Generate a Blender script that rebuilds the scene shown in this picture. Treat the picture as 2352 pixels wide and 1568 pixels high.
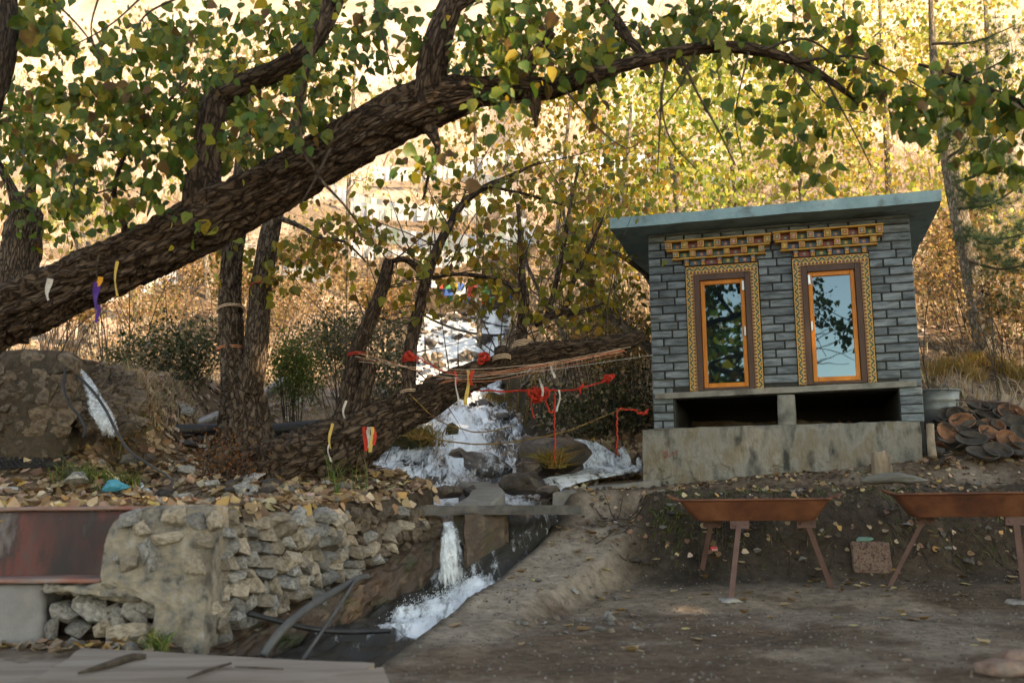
import bpy, bmesh, math, random
import numpy as np
from mathutils import Vector, Matrix

random.seed(7)
rng = np.random.default_rng(11)
SC = bpy.context.scene
COL = SC.collection
R = math.radians
for o in list(bpy.data.objects):
    bpy.data.objects.remove(o, do_unlink=True)

# ------------------------------------------------------------------ camera
EYE = Vector((0, 0, 0.85))
PITCH, ROLL = R(9.1), R(0.6)
FWD = Vector((0, math.cos(PITCH), math.sin(PITCH)))
RT0 = Vector((1, 0, 0)); UP0 = Vector((0, -math.sin(PITCH), math.cos(PITCH)))
RT = RT0 * math.cos(ROLL) - UP0 * math.sin(ROLL)
UP = UP0 * math.cos(ROLL) + RT0 * math.sin(ROLL)
cam = bpy.data.cameras.new('camera'); camo = bpy.data.objects.new('camera', cam); COL.objects.link(camo)
M4 = Matrix((RT, UP, -FWD)).transposed().to_4x4(); M4.translation = EYE
camo.matrix_world = M4
cam.sensor_width = 36.0; cam.lens = 36.0 * 2287 / 2352
cam.clip_end = 2000; cam.clip_start = 0.05
cam.dof.use_dof = True; cam.dof.focus_distance = 11.2; cam.dof.aperture_fstop = 1.7
SC.camera = camo

# ------------------------------------------------------------------ world, sun, exposure
SUN = Vector((0.60, -0.50, 0.62)).normalized()
w = bpy.data.worlds.new('World'); SC.world = w; w.use_nodes = True
nt = w.node_tree; nt.nodes.clear()
sky = nt.nodes.new('ShaderNodeTexSky'); sky.sky_type = 'NISHITA'; sky.sun_disc = False
sky.sun_elevation = math.asin(SUN.z); sky.sun_rotation = math.atan2(SUN.x, SUN.y)
sky.altitude = 3500; sky.air_density = 1.0; sky.dust_density = 1.2; sky.ozone_density = 1.0
bg = nt.nodes.new('ShaderNodeBackground'); bg.inputs[1].default_value = 0.15
wo = nt.nodes.new('ShaderNodeOutputWorld')
nt.links.new(sky.outputs[0], bg.inputs[0]); nt.links.new(bg.outputs[0], wo.inputs[0])
sl = bpy.data.lights.new('sun', 'SUN'); sl.energy = 2.5; sl.angle = R(0.5); sl.color = (1.0, 0.955, 0.96)
so = bpy.data.objects.new('sun', sl); COL.objects.link(so)
so.rotation_euler = SUN.to_track_quat('Z', 'Y').to_euler(); so.location = (10, -10, 20)
vs = SC.view_settings
vs.view_transform = 'Standard'; vs.look = 'None'; vs.exposure = 2.42; vs.gamma = 1.0
try:
    vs.use_white_balance = True; vs.white_balance_temperature = 13500; vs.white_balance_tint = 12
except Exception: pass
SC.cycles.use_denoising = True; SC.cycles.sample_clamp_indirect = 2.5; SC.cycles.caustics_reflective = False; SC.cycles.caustics_refractive = False; SC.cycles.diffuse_bounces = 3
SC.cycles.max_bounces = 6; SC.cycles.transparent_max_bounces = 14

# ------------------------------------------------------------------ measuring helper: a point seen at (dx, dy) of the 2352-wide photograph, Y metres away
def ray(dx, dy): return FWD + RT * ((dx - 1176) / 2287.) + UP * ((784 - dy) / 2287.)
def P(dx, dy, Y):
    d = ray(dx, dy); return EYE + d * (Y / d.y)
def msz(px, Y): return px * Y / 2287.
def toD(p):
    q = Vector(p) - EYE; k = q.dot(FWD)
    return 1176 + q.dot(RT) / k * 2287, 784 - q.dot(UP) / k * 2287

# ------------------------------------------------------------------ numpy noise
def _h(i, j, k):
    n = (i.astype(np.int64) * 374761393 + j.astype(np.int64) * 668265263 + k.astype(np.int64) * 2147483647) & 0x7fffffff
    n = ((n ^ (n >> 13)) * 1274126177) & 0x7fffffff
    n = ((n ^ (n >> 15)) * 60493) & 0x7fffffff
    return (n ^ (n >> 9)) % 65536 / 65536.0
def vnoise(x, y, z=0.0):
    x, y, z = np.broadcast_arrays(np.asarray(x, float), np.asarray(y, float), np.asarray(z, float))
    i, j, k = np.floor(x), np.floor(y), np.floor(z)
    fx, fy, fz = x - i, y - j, z - k
    fx, fy, fz = [t * t * (3 - 2 * t) for t in (fx, fy, fz)]
    def L(a, b, t): return a + (b - a) * t
    r = L(L(L(_h(i, j, k), _h(i + 1, j, k), fx), L(_h(i, j + 1, k), _h(i + 1, j + 1, k), fx), fy),
          L(L(_h(i, j, k + 1), _h(i + 1, j, k + 1), fx), L(_h(i, j + 1, k + 1), _h(i + 1, j + 1, k + 1), fx), fy), fz)
    return r * 2 - 1
def fbm(x, y, z=0.0, o=4):
    s = 0; a = 1.0; x, y, z = np.asarray(x, float), np.asarray(y, float), np.asarray(z, float)
    for q in range(o):
        s = s + a * vnoise(x + 17.3 * q, y + 5.1 * q, z + 3.7 * q); a *= .5; x, y, z = x * 2.03, y * 2.03, z * 2.03
    return s / 1.6
def sst(a, b, x):
    t = np.clip((np.asarray(x, float) - a) / (b - a), 0, 1); return t * t * (3 - 2 * t)

# ------------------------------------------------------------------ materials
def _n(nt, t, **kw):
    n = nt.nodes.new(t)
    for k, v in kw.items(): setattr(n, k, v)
    return n
def ramp(nt, fac, stops, interp='LINEAR'):
    r = _n(nt, 'ShaderNodeValToRGB'); e = r.color_ramp.elements; r.color_ramp.interpolation = interp
    while len(e) < len(stops): e.new(0.5)
    for el, (p, c) in zip(e, stops): el.position = p; el.color = (*c, 1) if len(c) == 3 else c
    nt.links.new(fac, r.inputs[0]); return r.outputs[0]
def mixc(nt, fac, a, b, mode='MIX'):
    m = _n(nt, 'ShaderNodeMix', data_type='RGBA', blend_type=mode)
    for s, v in ((m.inputs[0], fac), (m.inputs[6], a), (m.inputs[7], b)):
        if hasattr(v, 'links'): nt.links.new(v, s)
        elif isinstance(v, (int, float)): s.default_value = v
        else: s.default_value = (*v, 1)
    return m.outputs[2]
def math_(nt, op, a, b=None, c=None):
    m = _n(nt, 'ShaderNodeMath', operation=op)
    for s, v in zip(m.inputs, (a, b, c)):
        if v is None: continue
        if hasattr(v, 'links'): nt.links.new(v, s)
        else: s.default_value = v
    return m.outputs[0]
MATS = {}
def pm(name, cols, scale=6., rough=.8, bump=.3, bscale=None, spec=.3, rand=.0, stretch=(1, 1, 1), metal=0., detail=6., dirt=None, attr=None, trans=0., contrast=(.35, .65), world=False, dist=.02):
    """general weathered surface: colours mixed by noise, random shift for each object, fine relief"""
    if name in MATS: return MATS[name]
    m = bpy.data.materials.new(name); m.use_nodes = True; nt = m.node_tree
    b = nt.nodes['Principled BSDF']; L = nt.links.new
    oi = _n(nt, 'ShaderNodeObjectInfo')
    if world:
        vec = _n(nt, 'ShaderNodeNewGeometry').outputs['Position']
    else:
        tc = _n(nt, 'ShaderNodeTexCoord'); vec = tc.outputs['Object']
        sc_ = _n(nt, 'ShaderNodeVectorMath', operation='ADD'); L(vec, sc_.inputs[0])
        of = _n(nt, 'ShaderNodeCombineXYZ')
        L(math_(nt, 'MULTIPLY', oi.outputs['Random'], 57.), of.inputs[0]); L(math_(nt, 'MULTIPLY', oi.outputs['Random'], 31.), of.inputs[1])
        L(of.outputs[0], sc_.inputs[1]); vec = sc_.outputs[0]
    mp = _n(nt, 'ShaderNodeMapping'); L(vec, mp.inputs[0]); mp.inputs['Scale'].default_value = stretch; vec = mp.outputs[0]
    nz = _n(nt, 'ShaderNodeTexNoise'); nz.inputs['Scale'].default_value = scale; nz.inputs['Detail'].default_value = detail; nz.inputs['Roughness'].default_value = .62
    L(vec, nz.inputs['Vector'])
    k = len(cols); a0, a1 = contrast
    if k > 1: col = ramp(nt, nz.outputs[0], [(a0 + (a1 - a0) * i / (k - 1), c) for i, c in enumerate(cols)])
    else:
        cc = _n(nt, 'ShaderNodeRGB'); cc.outputs[0].default_value = (*cols[0], 1); col = cc.outputs[0]
    if attr:
        at = _n(nt, 'ShaderNodeAttribute', attribute_name=attr)
        col = mixc(nt, 1.0, at.outputs[0], col, 'MULTIPLY')
    if rand:
        hs = _n(nt, 'ShaderNodeHueSaturation'); L(col, hs.inputs['Color'])
        L(math_(nt, 'MULTIPLY_ADD', oi.outputs['Random'], rand * 2, 1 - rand), hs.inputs['Value'])
        col = hs.outputs[0]
    if dirt:
        n2 = _n(nt, 'ShaderNodeTexNoise'); n2.inputs['Scale'].default_value = dirt[1]; n2.inputs['Detail'].default_value = 5; L(vec, n2.inputs['Vector'])
        f = ramp(nt, n2.outputs[0], [(dirt[2], (0, 0, 0)), (dirt[2] + .14, (1, 1, 1))])
        col = mixc(nt, f, col, dirt[0])
    L(col, b.inputs['Base Color'])
    b.inputs['Roughness'].default_value = rough; b.inputs['Metallic'].default_value = metal
    b.inputs['Specular IOR Level'].default_value = spec
    if bump:
        n3 = _n(nt, 'ShaderNodeTexNoise'); n3.inputs['Scale'].default_value = bscale or scale * 3; n3.inputs['Detail'].default_value = 8; n3.inputs['Roughness'].default_value = .7
        L(vec, n3.inputs['Vector'])
        bp = _n(nt, 'ShaderNodeBump'); bp.inputs['Strength'].default_value = bump; bp.inputs['Distance'].default_value = dist
        L(n3.outputs[0], bp.inputs['Height']); L(bp.outputs[0], b.inputs['Normal'])
    if trans:
        tr = _n(nt, 'ShaderNodeBsdfTranslucent'); mx = _n(nt, 'ShaderNodeMixShader'); mx.inputs[0].default_value = trans
        L(col, tr.inputs[0]); L(b.outputs[0], mx.inputs[1]); L(tr.outputs[0], mx.inputs[2])
        L(mx.outputs[0], nt.nodes['Material Output'].inputs[0])
    MATS[name] = m; return m
def leafmat(name, stops=None, trans=.5, spots=True):
    """leaf: colour from the mesh's own leaf colours, or picked for each leaf object; brown blotches; lets light through"""
    m = bpy.data.materials.new(name); m.use_nodes = True; nt = m.node_tree; L = nt.links.new
    b = nt.nodes['Principled BSDF']
    if stops:
        oi = _n(nt, 'ShaderNodeObjectInfo'); col = ramp(nt, oi.outputs['Random'], stops, 'CONSTANT')
    else:
        col = _n(nt, 'ShaderNodeAttribute', attribute_name='Col').outputs[0]
    if spots:
        g = _n(nt, 'ShaderNodeNewGeometry')
        nz = _n(nt, 'ShaderNodeTexNoise'); nz.inputs['Scale'].default_value = 38; nz.inputs['Detail'].default_value = 4; L(g.outputs['Position'], nz.inputs['Vector'])
        f = ramp(nt, nz.outputs[0], [(.58, (0, 0, 0)), (.66, (1, 1, 1))])
        col = mixc(nt, math_(nt, 'MULTIPLY', f, .55), col, (.10, .05, .015))
        n2 = _n(nt, 'ShaderNodeTexNoise'); n2.inputs['Scale'].default_value = 14; L(g.outputs['Position'], n2.inputs['Vector'])
        col = mixc(nt, math_(nt, 'MULTIPLY', ramp(nt, n2.outputs[0], [(.45, (0, 0, 0)), (.7, (1, 1, 1))]), .32), col, (.30, .24, .04))
    L(col, b.inputs['Base Color']); b.inputs['Roughness'].default_value = .5; b.inputs['Specular IOR Level'].default_value = .35
    tr = _n(nt, 'ShaderNodeBsdfTranslucent'); mx = _n(nt, 'ShaderNodeMixShader'); mx.inputs[0].default_value = trans
    c2 = mixc(nt, 1.0, col, (1.2, 1.15, .85), 'MULTIPLY')
    L(c2, tr.inputs[0]); L(b.outputs[0], mx.inputs[1]); L(tr.outputs[0], mx.inputs[2]); L(mx.outputs[0], nt.nodes['Material Output'].inputs[0])
    MATS[name] = m; return m

def barkmat(name, crack, cols, scale=20., rough=.95):
    """fissured bark: plates drawn out along the stem with dark cracks between"""
    m = bpy.data.materials.new(name); m.use_nodes = True; nt = m.node_tree; L = nt.links.new; b = nt.nodes['Principled BSDF']
    at = _n(nt, 'ShaderNodeAttribute', attribute_name='bk'); n0 = _n(nt, 'ShaderNodeTexNoise'); n0.inputs['Scale'].default_value = scale * .6; n0.inputs['Detail'].default_value = 5; L(at.outputs['Vector'], n0.inputs['Vector'])
    ad = _n(nt, 'ShaderNodeVectorMath', operation='MULTIPLY_ADD'); L(n0.outputs['Color'], ad.inputs[0]); ad.inputs[1].default_value = (.09, .09, .09); L(at.outputs['Vector'], ad.inputs[2])
    vo = _n(nt, 'ShaderNodeTexVoronoi', feature='DISTANCE_TO_EDGE'); vo.inputs['Scale'].default_value = scale; L(ad.outputs[0], vo.inputs['Vector'])
    e = ramp(nt, vo.outputs['Distance'], [(0.0, (.15, .15, .15)), (.16, (1, 1, 1))])
    n1 = _n(nt, 'ShaderNodeTexNoise'); n1.inputs['Scale'].default_value = scale * 1.6; n1.inputs['Detail'].default_value = 9; n1.inputs['Roughness'].default_value = .7; L(at.outputs['Vector'], n1.inputs['Vector'])
    k = len(cols); c = ramp(nt, n1.outputs[0], [(.33 + .34 * i / (k - 1), q) for i, q in enumerate(cols)]); L(mixc(nt, e, crack, c), b.inputs['Base Color'])
    h = math_(nt, 'MULTIPLY_ADD', n1.outputs[0], .6, e); bp = _n(nt, 'ShaderNodeBump'); bp.inputs['Strength'].default_value = 1.; bp.inputs['Distance'].default_value = .022; L(h, bp.inputs['Height']); L(bp.outputs[0], b.inputs['Normal'])
    b.inputs['Roughness'].default_value = rough; b.inputs['Specular IOR Level'].default_value = .2; MATS[name] = m; return m
# ------------------------------------------------------------------ objects
def tag(o, label=None, cat=None, group=None, kind=None):
    if label: o['label'] = label
    if cat: o['category'] = cat
    if group: o['group'] = group
    if kind: o['kind'] = kind
    return o
def empty(name, loc=(0, 0, 0), rz=0., label=None, cat=None, group=None):
    o = bpy.data.objects.new(name, None); COL.objects.link(o); o.location = loc; o.rotation_euler = (0, 0, rz)
    o.empty_display_size = .1
    return tag(o, label, cat, group)
def link(name, me, parent=None, loc=None, rot=None, scale=None):
    o = bpy.data.objects.new(name, me); COL.objects.link(o)
    if parent: o.parent = parent
    if loc is not None: o.location = loc
    if rot is not None: o.rotation_euler = rot
    if scale is not None: o.scale = scale if hasattr(scale, '__len__') else (scale,) * 3
    return o
def mesh(name, V, Fc, mats, smooth=False, col=None, fmat=None):
    """V (n,3), Fc list/array of faces; col: one colour for each vertex"""
    me = bpy.data.meshes.new(name)
    V = np.asarray(V, np.float32).reshape(-1, 3)
    if isinstance(Fc, np.ndarray) and Fc.ndim == 2:
        nf, k = Fc.shape; me.vertices.add(len(V)); me.vertices.foreach_set('co', V.ravel())
        me.loops.add(nf * k); me.loops.foreach_set('vertex_index', Fc.astype(np.int32).ravel())
        me.polygons.add(nf); me.polygons.foreach_set('loop_start', np.arange(0, nf * k, k, dtype=np.int32))
        try: me.polygons.foreach_set('loop_total', np.full(nf, k, np.int32))
        except Exception: pass
        me.update(calc_edges=True)
    else:
        me.from_pydata(V.tolist(), [], [list(map(int, f)) for f in Fc]); me.update()
    for m in (mats if isinstance(mats, (list, tuple)) else [mats]): me.materials.append(m)
    if fmat is not None: me.polygons.foreach_set('material_index', np.asarray(fmat, np.int32))
    if smooth: me.polygons.foreach_set('use_smooth', np.ones(len(me.polygons), bool))
    if col is not None:
        a = me.color_attributes.new('Col', 'FLOAT_COLOR', 'POINT')
        c = np.ones((len(V), 4), np.float32); c[:, :3] = col; a.data.foreach_set('color', c.ravel())
    return me
def obj(name, V, Fc, mats, parent=None, **kw): return link(name, mesh(name, V, Fc, mats, **kw), parent)

_bc = {}
def boxmesh(sx, sy, sz, mat, bev=.004, key=None):
    """box with its origin at the centre, edges chamfered; shared between alike pieces"""
    k = (round(sx, 4), round(sy, 4), round(sz, 4), mat.name if not isinstance(mat, (list, tuple)) else mat[0].name, bev)
    if k in _bc: return _bc[k]
    bm = bmesh.new(); bmesh.ops.create_cube(bm, size=1); bmesh.ops.scale(bm, verts=bm.verts, vec=(sx, sy, sz))
    if bev: bmesh.ops.bevel(bm, geom=bm.edges[:], offset=min(bev, sx * .3, sy * .3, sz * .3), segments=1, affect='EDGES')
    me = bpy.data.meshes.new('box'); bm.to_mesh(me); bm.free()
    for m_ in (mat if isinstance(mat, (list, tuple)) else [mat]): me.materials.append(m_)
    _bc[k] = me; return me
def box(name, c, s, mat, parent=None, bev=.004, rot=None): return link(name, boxmesh(*s, mat, bev), parent, c, rot)

def catmull(pts, n):
    """pts (k,4): xyz + radius -> smooth dense path"""
    p = np.asarray(pts, float); k = len(p)
    q = np.vstack([2 * p[0] - p[1], p, 2 * p[-1] - p[-2]]); out = []
    seg = np.linalg.norm(np.diff(p[:, :3], axis=0), axis=1); tot = seg.sum()
    for i in range(k - 1):
        m = max(2, int(round(n * seg[i] / tot)))
        t = np.linspace(0, 1, m, endpoint=False)[:, None]
        a, b, c, d = q[i], q[i + 1], q[i + 2], q[i + 3]
        out.append(.5 * (2 * b + (c - a) * t + (2 * a - 5 * b + 4 * c - d) * t * t + (3 * b - a - 3 * c + d) * t ** 3))
    out.append(p[-1:]); o = np.vstack(out); o[:, 3] = np.maximum(o[:, 3], .0008); return o
BK = [None]
def tube(path, seg=8, bark=0., seed=0., cap=True, freq=1.):
    """tapered tube along path (n,4); bark: depth of ridges relative to the radius. returns V, F(quads)"""
    p = path[:, :3]; r = path[:, 3]; n = len(p)
    T = np.gradient(p, axis=0); T /= np.linalg.norm(T, axis=1)[:, None] + 1e-9
    N = np.zeros_like(T); a = np.cross(T[0], [0.13, 0.2, 1.]); 
    if np.linalg.norm(a) < .1: a = np.cross(T[0], [1., 0, 0])
    N[0] = a / np.linalg.norm(a)
    for i in range(1, n):
        v = N[i - 1] - T[i] * np.dot(N[i - 1], T[i]); N[i] = v / (np.linalg.norm(v) + 1e-9)
    B = np.cross(T, N); ang = np.linspace(0, 2 * np.pi, seg, endpoint=False)
    rr = np.repeat(r[:, None], seg, 1)
    if bark:
        s = np.concatenate([[0], np.cumsum(np.linalg.norm(np.diff(p, axis=0), axis=1))])[:, None]
        ca, sa = np.cos(ang)[None], np.sin(ang)[None]; rm = r.mean() * 4
        big = fbm(ca * 1.2 + seed, sa * 1.2, s * 1.6 / max(rm, .2), 3)
        k = 4.2 * freq
        nn_ = np.abs(fbm(ca * k + seed + 9, sa * k, s * 4.5 * freq + .5 * big, 3)); rid = sst(0, .30, nn_) * 1.6 - 1.0   # plates parted by narrow cracks
        fine = fbm(ca * k * 2.5 + seed, sa * k * 2.5, s * 17 * freq, 2)
        rr = rr * (1 + .16 * big * min(1, bark * 9) + bark * 1.25 * rid + bark * .7 * fine)
    if cap:   # close the ends with a ring drawn together
        p = np.vstack([p[:1], p, p[-1:]]); N = np.vstack([N[:1], N, N[-1:]]); B = np.vstack([B[:1], B, B[-1:]])
        rr = np.vstack([rr[:1] * .03, rr, rr[-1:] * .03]); n += 2
    V = (p[:, None, :] + rr[..., None] * (np.cos(ang)[None, :, None] * N[:, None, :] + np.sin(ang)[None, :, None] * B[:, None, :])).reshape(-1, 3)
    s_ = np.concatenate([[0], np.cumsum(np.linalg.norm(np.diff(p, axis=0), axis=1))])[:, None]; r0 = np.median(path[:, 3])
    BK[0] = np.stack([np.cos(ang)[None] * r0 + 0 * s_ + seed, np.sin(ang)[None] * r0 + 0 * s_, s_ * .24 + 0 * ang[None]], -1).reshape(-1, 3)   # round-and-along coordinates for the bark
    i = np.arange(n - 1)[:, None] * seg; j = np.arange(seg)[None]; j2 = (j + 1) % seg
    return V, np.stack([i + j, i + j2, i + seg + j2, i + seg + j], -1).reshape(-1, 4)
class Acc:
    def __init__(s): s.V = []; s.F = []; s.C = []; s.n = 0
    def add(s, V, Fq, c=None):
        s.V.append(np.asarray(V, float)); s.F.append(np.asarray(Fq) + s.n); s.n += len(V)
        if c is not None: s.C.append(np.broadcast_to(np.asarray(c, float), (len(V), 3)))
    def obj(s, name, mat, parent=None, smooth=False):
        if not s.V: return None
        return obj(name, np.vstack(s.V), np.vstack(s.F), mat, parent, smooth=smooth, col=np.vstack(s.C) if s.C else None)
def rope(name, pts, r, mat, parent=None, seg=6, n=40, smooth=True):
    p = catmull([(*q[:3], r if len(q) < 4 else q[3]) for q in pts], n); V, Fq = tube(p, seg, cap=False)
    return obj(name, V, Fq, mat, parent, smooth=smooth)
def DP(lst, Y=None, dia=True):
    """[(dx, dy, size_px[, Y])] -> rows xyz, radius"""
    out = []
    for q in lst:
        y = q[3] if len(q) > 3 else Y
        p = P(q[0], q[1], y); out.append((p.x, p.y, p.z, msz(q[2], y) / 2))
    return out

# templates
LEAF_V = np.array([(0, 0, 0), (.04, .30, .05), (.33, .44, .09), (.70, .23, .05), (1, 0, -.06), (.04, -.30, .05), (.33, -.44, .09), (.70, -.23, .05), (.45, 0, -.03)])
LEAF_V = LEAF_V * np.array([1, 1, 1.0])
LEAF_F = np.array([(0, 8, 2, 1), (8, 4, 3, 2), (0, 5, 6, 8), (8, 6, 7, 4)])
LF2_V = np.array([(0, 0, 0), (.38, .40, .10), (1, 0, -.04), (.38, -.40, .10)])
LF2_F = np.array([(0, 3, 2, 1)])
def frames(x, n_hint):
    """orthonormal frames with first axis x, rows (k,3)"""
    x = x / (np.linalg.norm(x, axis=1)[:, None] + 1e-9)
    y = np.cross(n_hint, x); y /= np.linalg.norm(y, axis=1)[:, None] + 1e-9
    z = np.cross(x, y); return np.stack([x, y, z], 2)
def instance(TV, TF, pos, Rm, scale, cols=None):
    n = len(pos); sc = np.asarray(scale, float)
    sc = sc[:, None, None] if sc.ndim == 1 else sc[:, None, :]
    V = np.einsum('nij,nkj->nki', Rm, TV[None] * sc) + pos[:, None, :]
    Fq = (TF[None] + (np.arange(n) * len(TV))[:, None, None]).reshape(-1, TF.shape[1])
    C = None if cols is None else np.repeat(cols, len(TV), axis=0)
    return V.reshape(-1, 3), Fq, C
def palette(pal, n):
    wts = np.array([p[0] for p in pal], float); c = np.array([p[1] for p in pal], float)
    k = rng.choice(len(pal), n, p=wts / wts.sum()); return c[k] * rng.uniform(.7, 1.3, (n, 1)) * rng.uniform(.9, 1.1, (n, 3))
def hullrock(npts=13, seed=0, sc=(1, 1, 1), boxy=.6):
    r_ = random.Random(seed); bm = bmesh.new()
    for i in range(npts):
        v = Vector((r_.gauss(0, 1), r_.gauss(0, 1), r_.gauss(0, 1))).normalized()
        m_ = max(abs(v.x), abs(v.y), abs(v.z)); v = v.lerp(v / m_, boxy) * r_.uniform(.42, .55)
        bm.verts.new((v.x * sc[0], v.y * sc[1], v.z * sc[2]))
    bmesh.ops.convex_hull(bm, input=bm.verts[:], use_existing_faces=False)
    for v in [v for v in bm.verts if not v.link_faces]: bm.verts.remove(v)
    bmesh.ops.recalc_face_normals(bm, faces=bm.faces[:])
    V = np.array([v.co[:] for v in bm.verts]); bm.verts.index_update(); Fc = [[v.index for v in f.verts] for f in bm.faces]; bm.free(); return V, Fc
def blob(sub=3, seed=0., amp=.25, freq=1.6, sc=(1, 1, 1), ridg=0.):
    bm = bmesh.new(); bmesh.ops.create_icosphere(bm, subdivisions=sub, radius=1)
    V = np.array([v.co[:] for v in bm.verts]); Fc = np.array([[v.index for v in f.verts] for f in bm.faces]); bm.free()
    d = fbm(V[:, 0] * freq + seed, V[:, 1] * freq + seed * 2, V[:, 2] * freq, 4)
    cell = np.round(vnoise(V[:, 0] * freq * 1.7 + seed, V[:, 1] * freq * 1.7, V[:, 2] * freq * 1.7) * 3) / 3
    return V * (1 + amp * d + ridg * cell)[:, None] * np.array(sc), Fc
# ================================================================== SETTING: the ground
def I(y, a, b): return np.interp(y, a, b)
SY = [4, 6, 7.3, 8.3, 9.2, 10, 11, 12, 13, 14, 15, 16, 18, 20, 22, 24]
def xc_(y): return I(y, SY, [-1.5, -1.36, -1.0, -.58, -.2, -.22, -.62, -.86, -.86, -.72, -.62, -.65, -1.1, -1.1, -.95, -.9])
def hw_(y): return I(y, SY, [.55, .55, .45, .36, .42, .68, .95, 1.18, 1.16, .95, .8, .72, .9, 1.0, 1.12, 1.0])
def zs_(y, x=None):
    y = np.asarray(y, float)
    if x is not None: y = y + (.42 * fbm(np.asarray(x) * 1.9, y * .5, 2.2, 3) + .22 * fbm(np.asarray(x) * 5.5, y * 1.5, 7.2, 2)) * sst(10, 12, y)
    Y_ = [4, 6, 7.2, 7.9, 8.35, 8.7, 9.5, 10, 10.8, 12.2, 12.55, 13.4, 13.8, 14.7, 15.1, 16.8, 17.2, 18.3, 18.9, 19.9, 20.5, 21.7, 22.5, 24]
    Z_ = [-.3, -.22, -.04, .08, .14, .28, .70, .76, .83, .95, 1.2, 1.36, 1.76, 1.86, 2.22, 2.46, 2.76, 3.0, 3.5, 3.72, 4.26, 4.6, 5.1, 5.5]
    k = .42 * sst(10, 11, y); return (I(y - k, Y_, Z_) + I(y, Y_, Z_) + I(y + k, Y_, Z_) + I(y - k * .5, Y_, Z_) + I(y + k * .5, Y_, Z_)) / 5
def H(x, y):
    x = np.asarray(x, float); y = np.asarray(y, float); x, y = np.broadcast_arrays(x, y)
    hl = I(y, [6.5, 8.5, 10, 12, 16, 20, 26, 40, 80, 140, 400], [.80, .86, 1.12, 1.5, 2.75, 4.5, 8.4, 20, 56, 112, 330])
    hl = hl + sst(-2.5, -4.5, x) * sst(7.5, 10, y) * .35 * sst(16, 12, y)
    hl = hl + .62 * sst(9.95, 10.45, y) * sst(-3.45, -4.1, x) * sst(16, 11.5, y)
    low = np.clip((y - 7.7) * .13, 0, .22)
    high = .92 + .03 * sst(9.5, 10.2, y) + .10 * np.clip(x - 1.4, 0, 3.4) * sst(9.55, 10.5, y) + np.clip(y - 10.6, 0, 1) * .06
    yb = 9.32 + .10 * vnoise(x * 1.3, 0.5) + .08 * vnoise(x * 4, 3.5)
    bank = low + (high - low) * sst(-.50, .24, y - yb)
    rp = I(y, [5, 6.3, 7.3, 8.3, 9.3, 10.2, 11], [0, .02, .09, .24, .58, .84, .93])
    xe = I(y, [6.0, 7.6, 8.6, 9.3, 10], [-.25, .18, .8, 1.1, 1.3]) + .07 * vnoise(y * 3, 1.5) + .04 * vnoise(y * 9, 7.5)
    zr = bank + (np.maximum(rp, bank * sst(9.2, 9.9, y)) - bank) * (1 - sst(-.09, .13, x - xe))
    hr = I(y, [10.9, 12, 14, 16, 20, 26, 40, 80, 140, 400], [.9, 1.25, 2.15, 3.3, 5.3, 9.4, 21, 56, 112, 330])
    zr = np.where(y > 10.9, np.maximum(zr, hr + .05 * np.clip(x - 2, 0, 6)), zr)
    # terrace on the left, behind the retaining walls
    xw = I(y, [6.55, 9.05, 10, 11.4, 12.4, 14, 16, 18, 22, 24], [-1.87, -.68, -.95, -1.45, -1.8, -1.6, -1.3, -1.9, -2.0, -1.8])
    left = (y > 6.62) & (x < xw) | (y > 24)
    t = sst(23, 26, y); z = np.where(left, hl, zr * (1 - t) + np.maximum(hl, zr) * t)
    mid = sst(0, 1.5, x - xc_(y)); far = sst(12, 14, y)
    z = z * (1 - far) + far * (hl * (1 - mid) + np.maximum(zr, hl * .95) * mid)
    # stream bed
    d = np.abs(x - xc_(y)) / hw_(y); s = sst(1.28, .92, d) * (y > 4.4) * sst(25, 23, y)
    z = z + (zs_(y, x) - .09 - z) * s
    # small branch of the stream behind the hut's left corner
    s2 = sst(1.0, .55, np.hypot((x - 1.05) / 1.05, (y - 12.0) / .75)) ; z = z + (np.minimum(z, .98 + (x - .6) * .12) - z) * s2
    # bed of the rivulet under the left spout
    xr = I(y, [8.2, 9.0, 9.7, 10.3], [-2.2, -3.2, -3.75, -4.1]); s3 = sst(.42, .1, np.abs(x - xr)) * sst(8, 8.5, y) * sst(10.5, 10.1, y); z = z - .12 * s3
    near = sst(4.5, 3.5, np.abs(y - 8.5) - 3)
    z = z + .022 * fbm(x * 1.6, y * 1.6, .3, 4) + .012 * fbm(x * 7, y * 7, .9, 3) + sst(10, 14, y) * .12 * fbm(x * .9, y * .9, 5.2, 4) + sst(24, 45, y) * 1.6 * fbm(x * .12, y * .12, 1.2, 5)
    z = z + sst(11, 9.6, y) * sst(.6, 1.4, x) * sst(8.9, 9.3, y) * (.07 * fbm(x * 5, y * 5, 8.8, 4) + .03 * fbm(x * 15, y * 15, 1.8, 3))
    z = z + sst(9.2, 8.6, y) * .018 * np.round(2 * fbm(x * 2.2, y * 2.2, 4.1, 3)) / 2
    return z
def Hs(x, y): return float(H(x, y))
def ground_hit(dx, dy, y0=4.5, y1=60.):
    """where the line of sight meets the ground"""
    d = ray(dx, dy); ys = np.geomspace(y0, y1, 700); t = ys / d.y
    X = EYE.x + d.x * t; Z = EYE.z + d.z * t; k = np.nonzero(H(X, ys) >= Z)[0]
    if not len(k): return None
    k = k[0]; return Vector((X[k], ys[k], float(H(X[k], ys[k]))))

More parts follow.
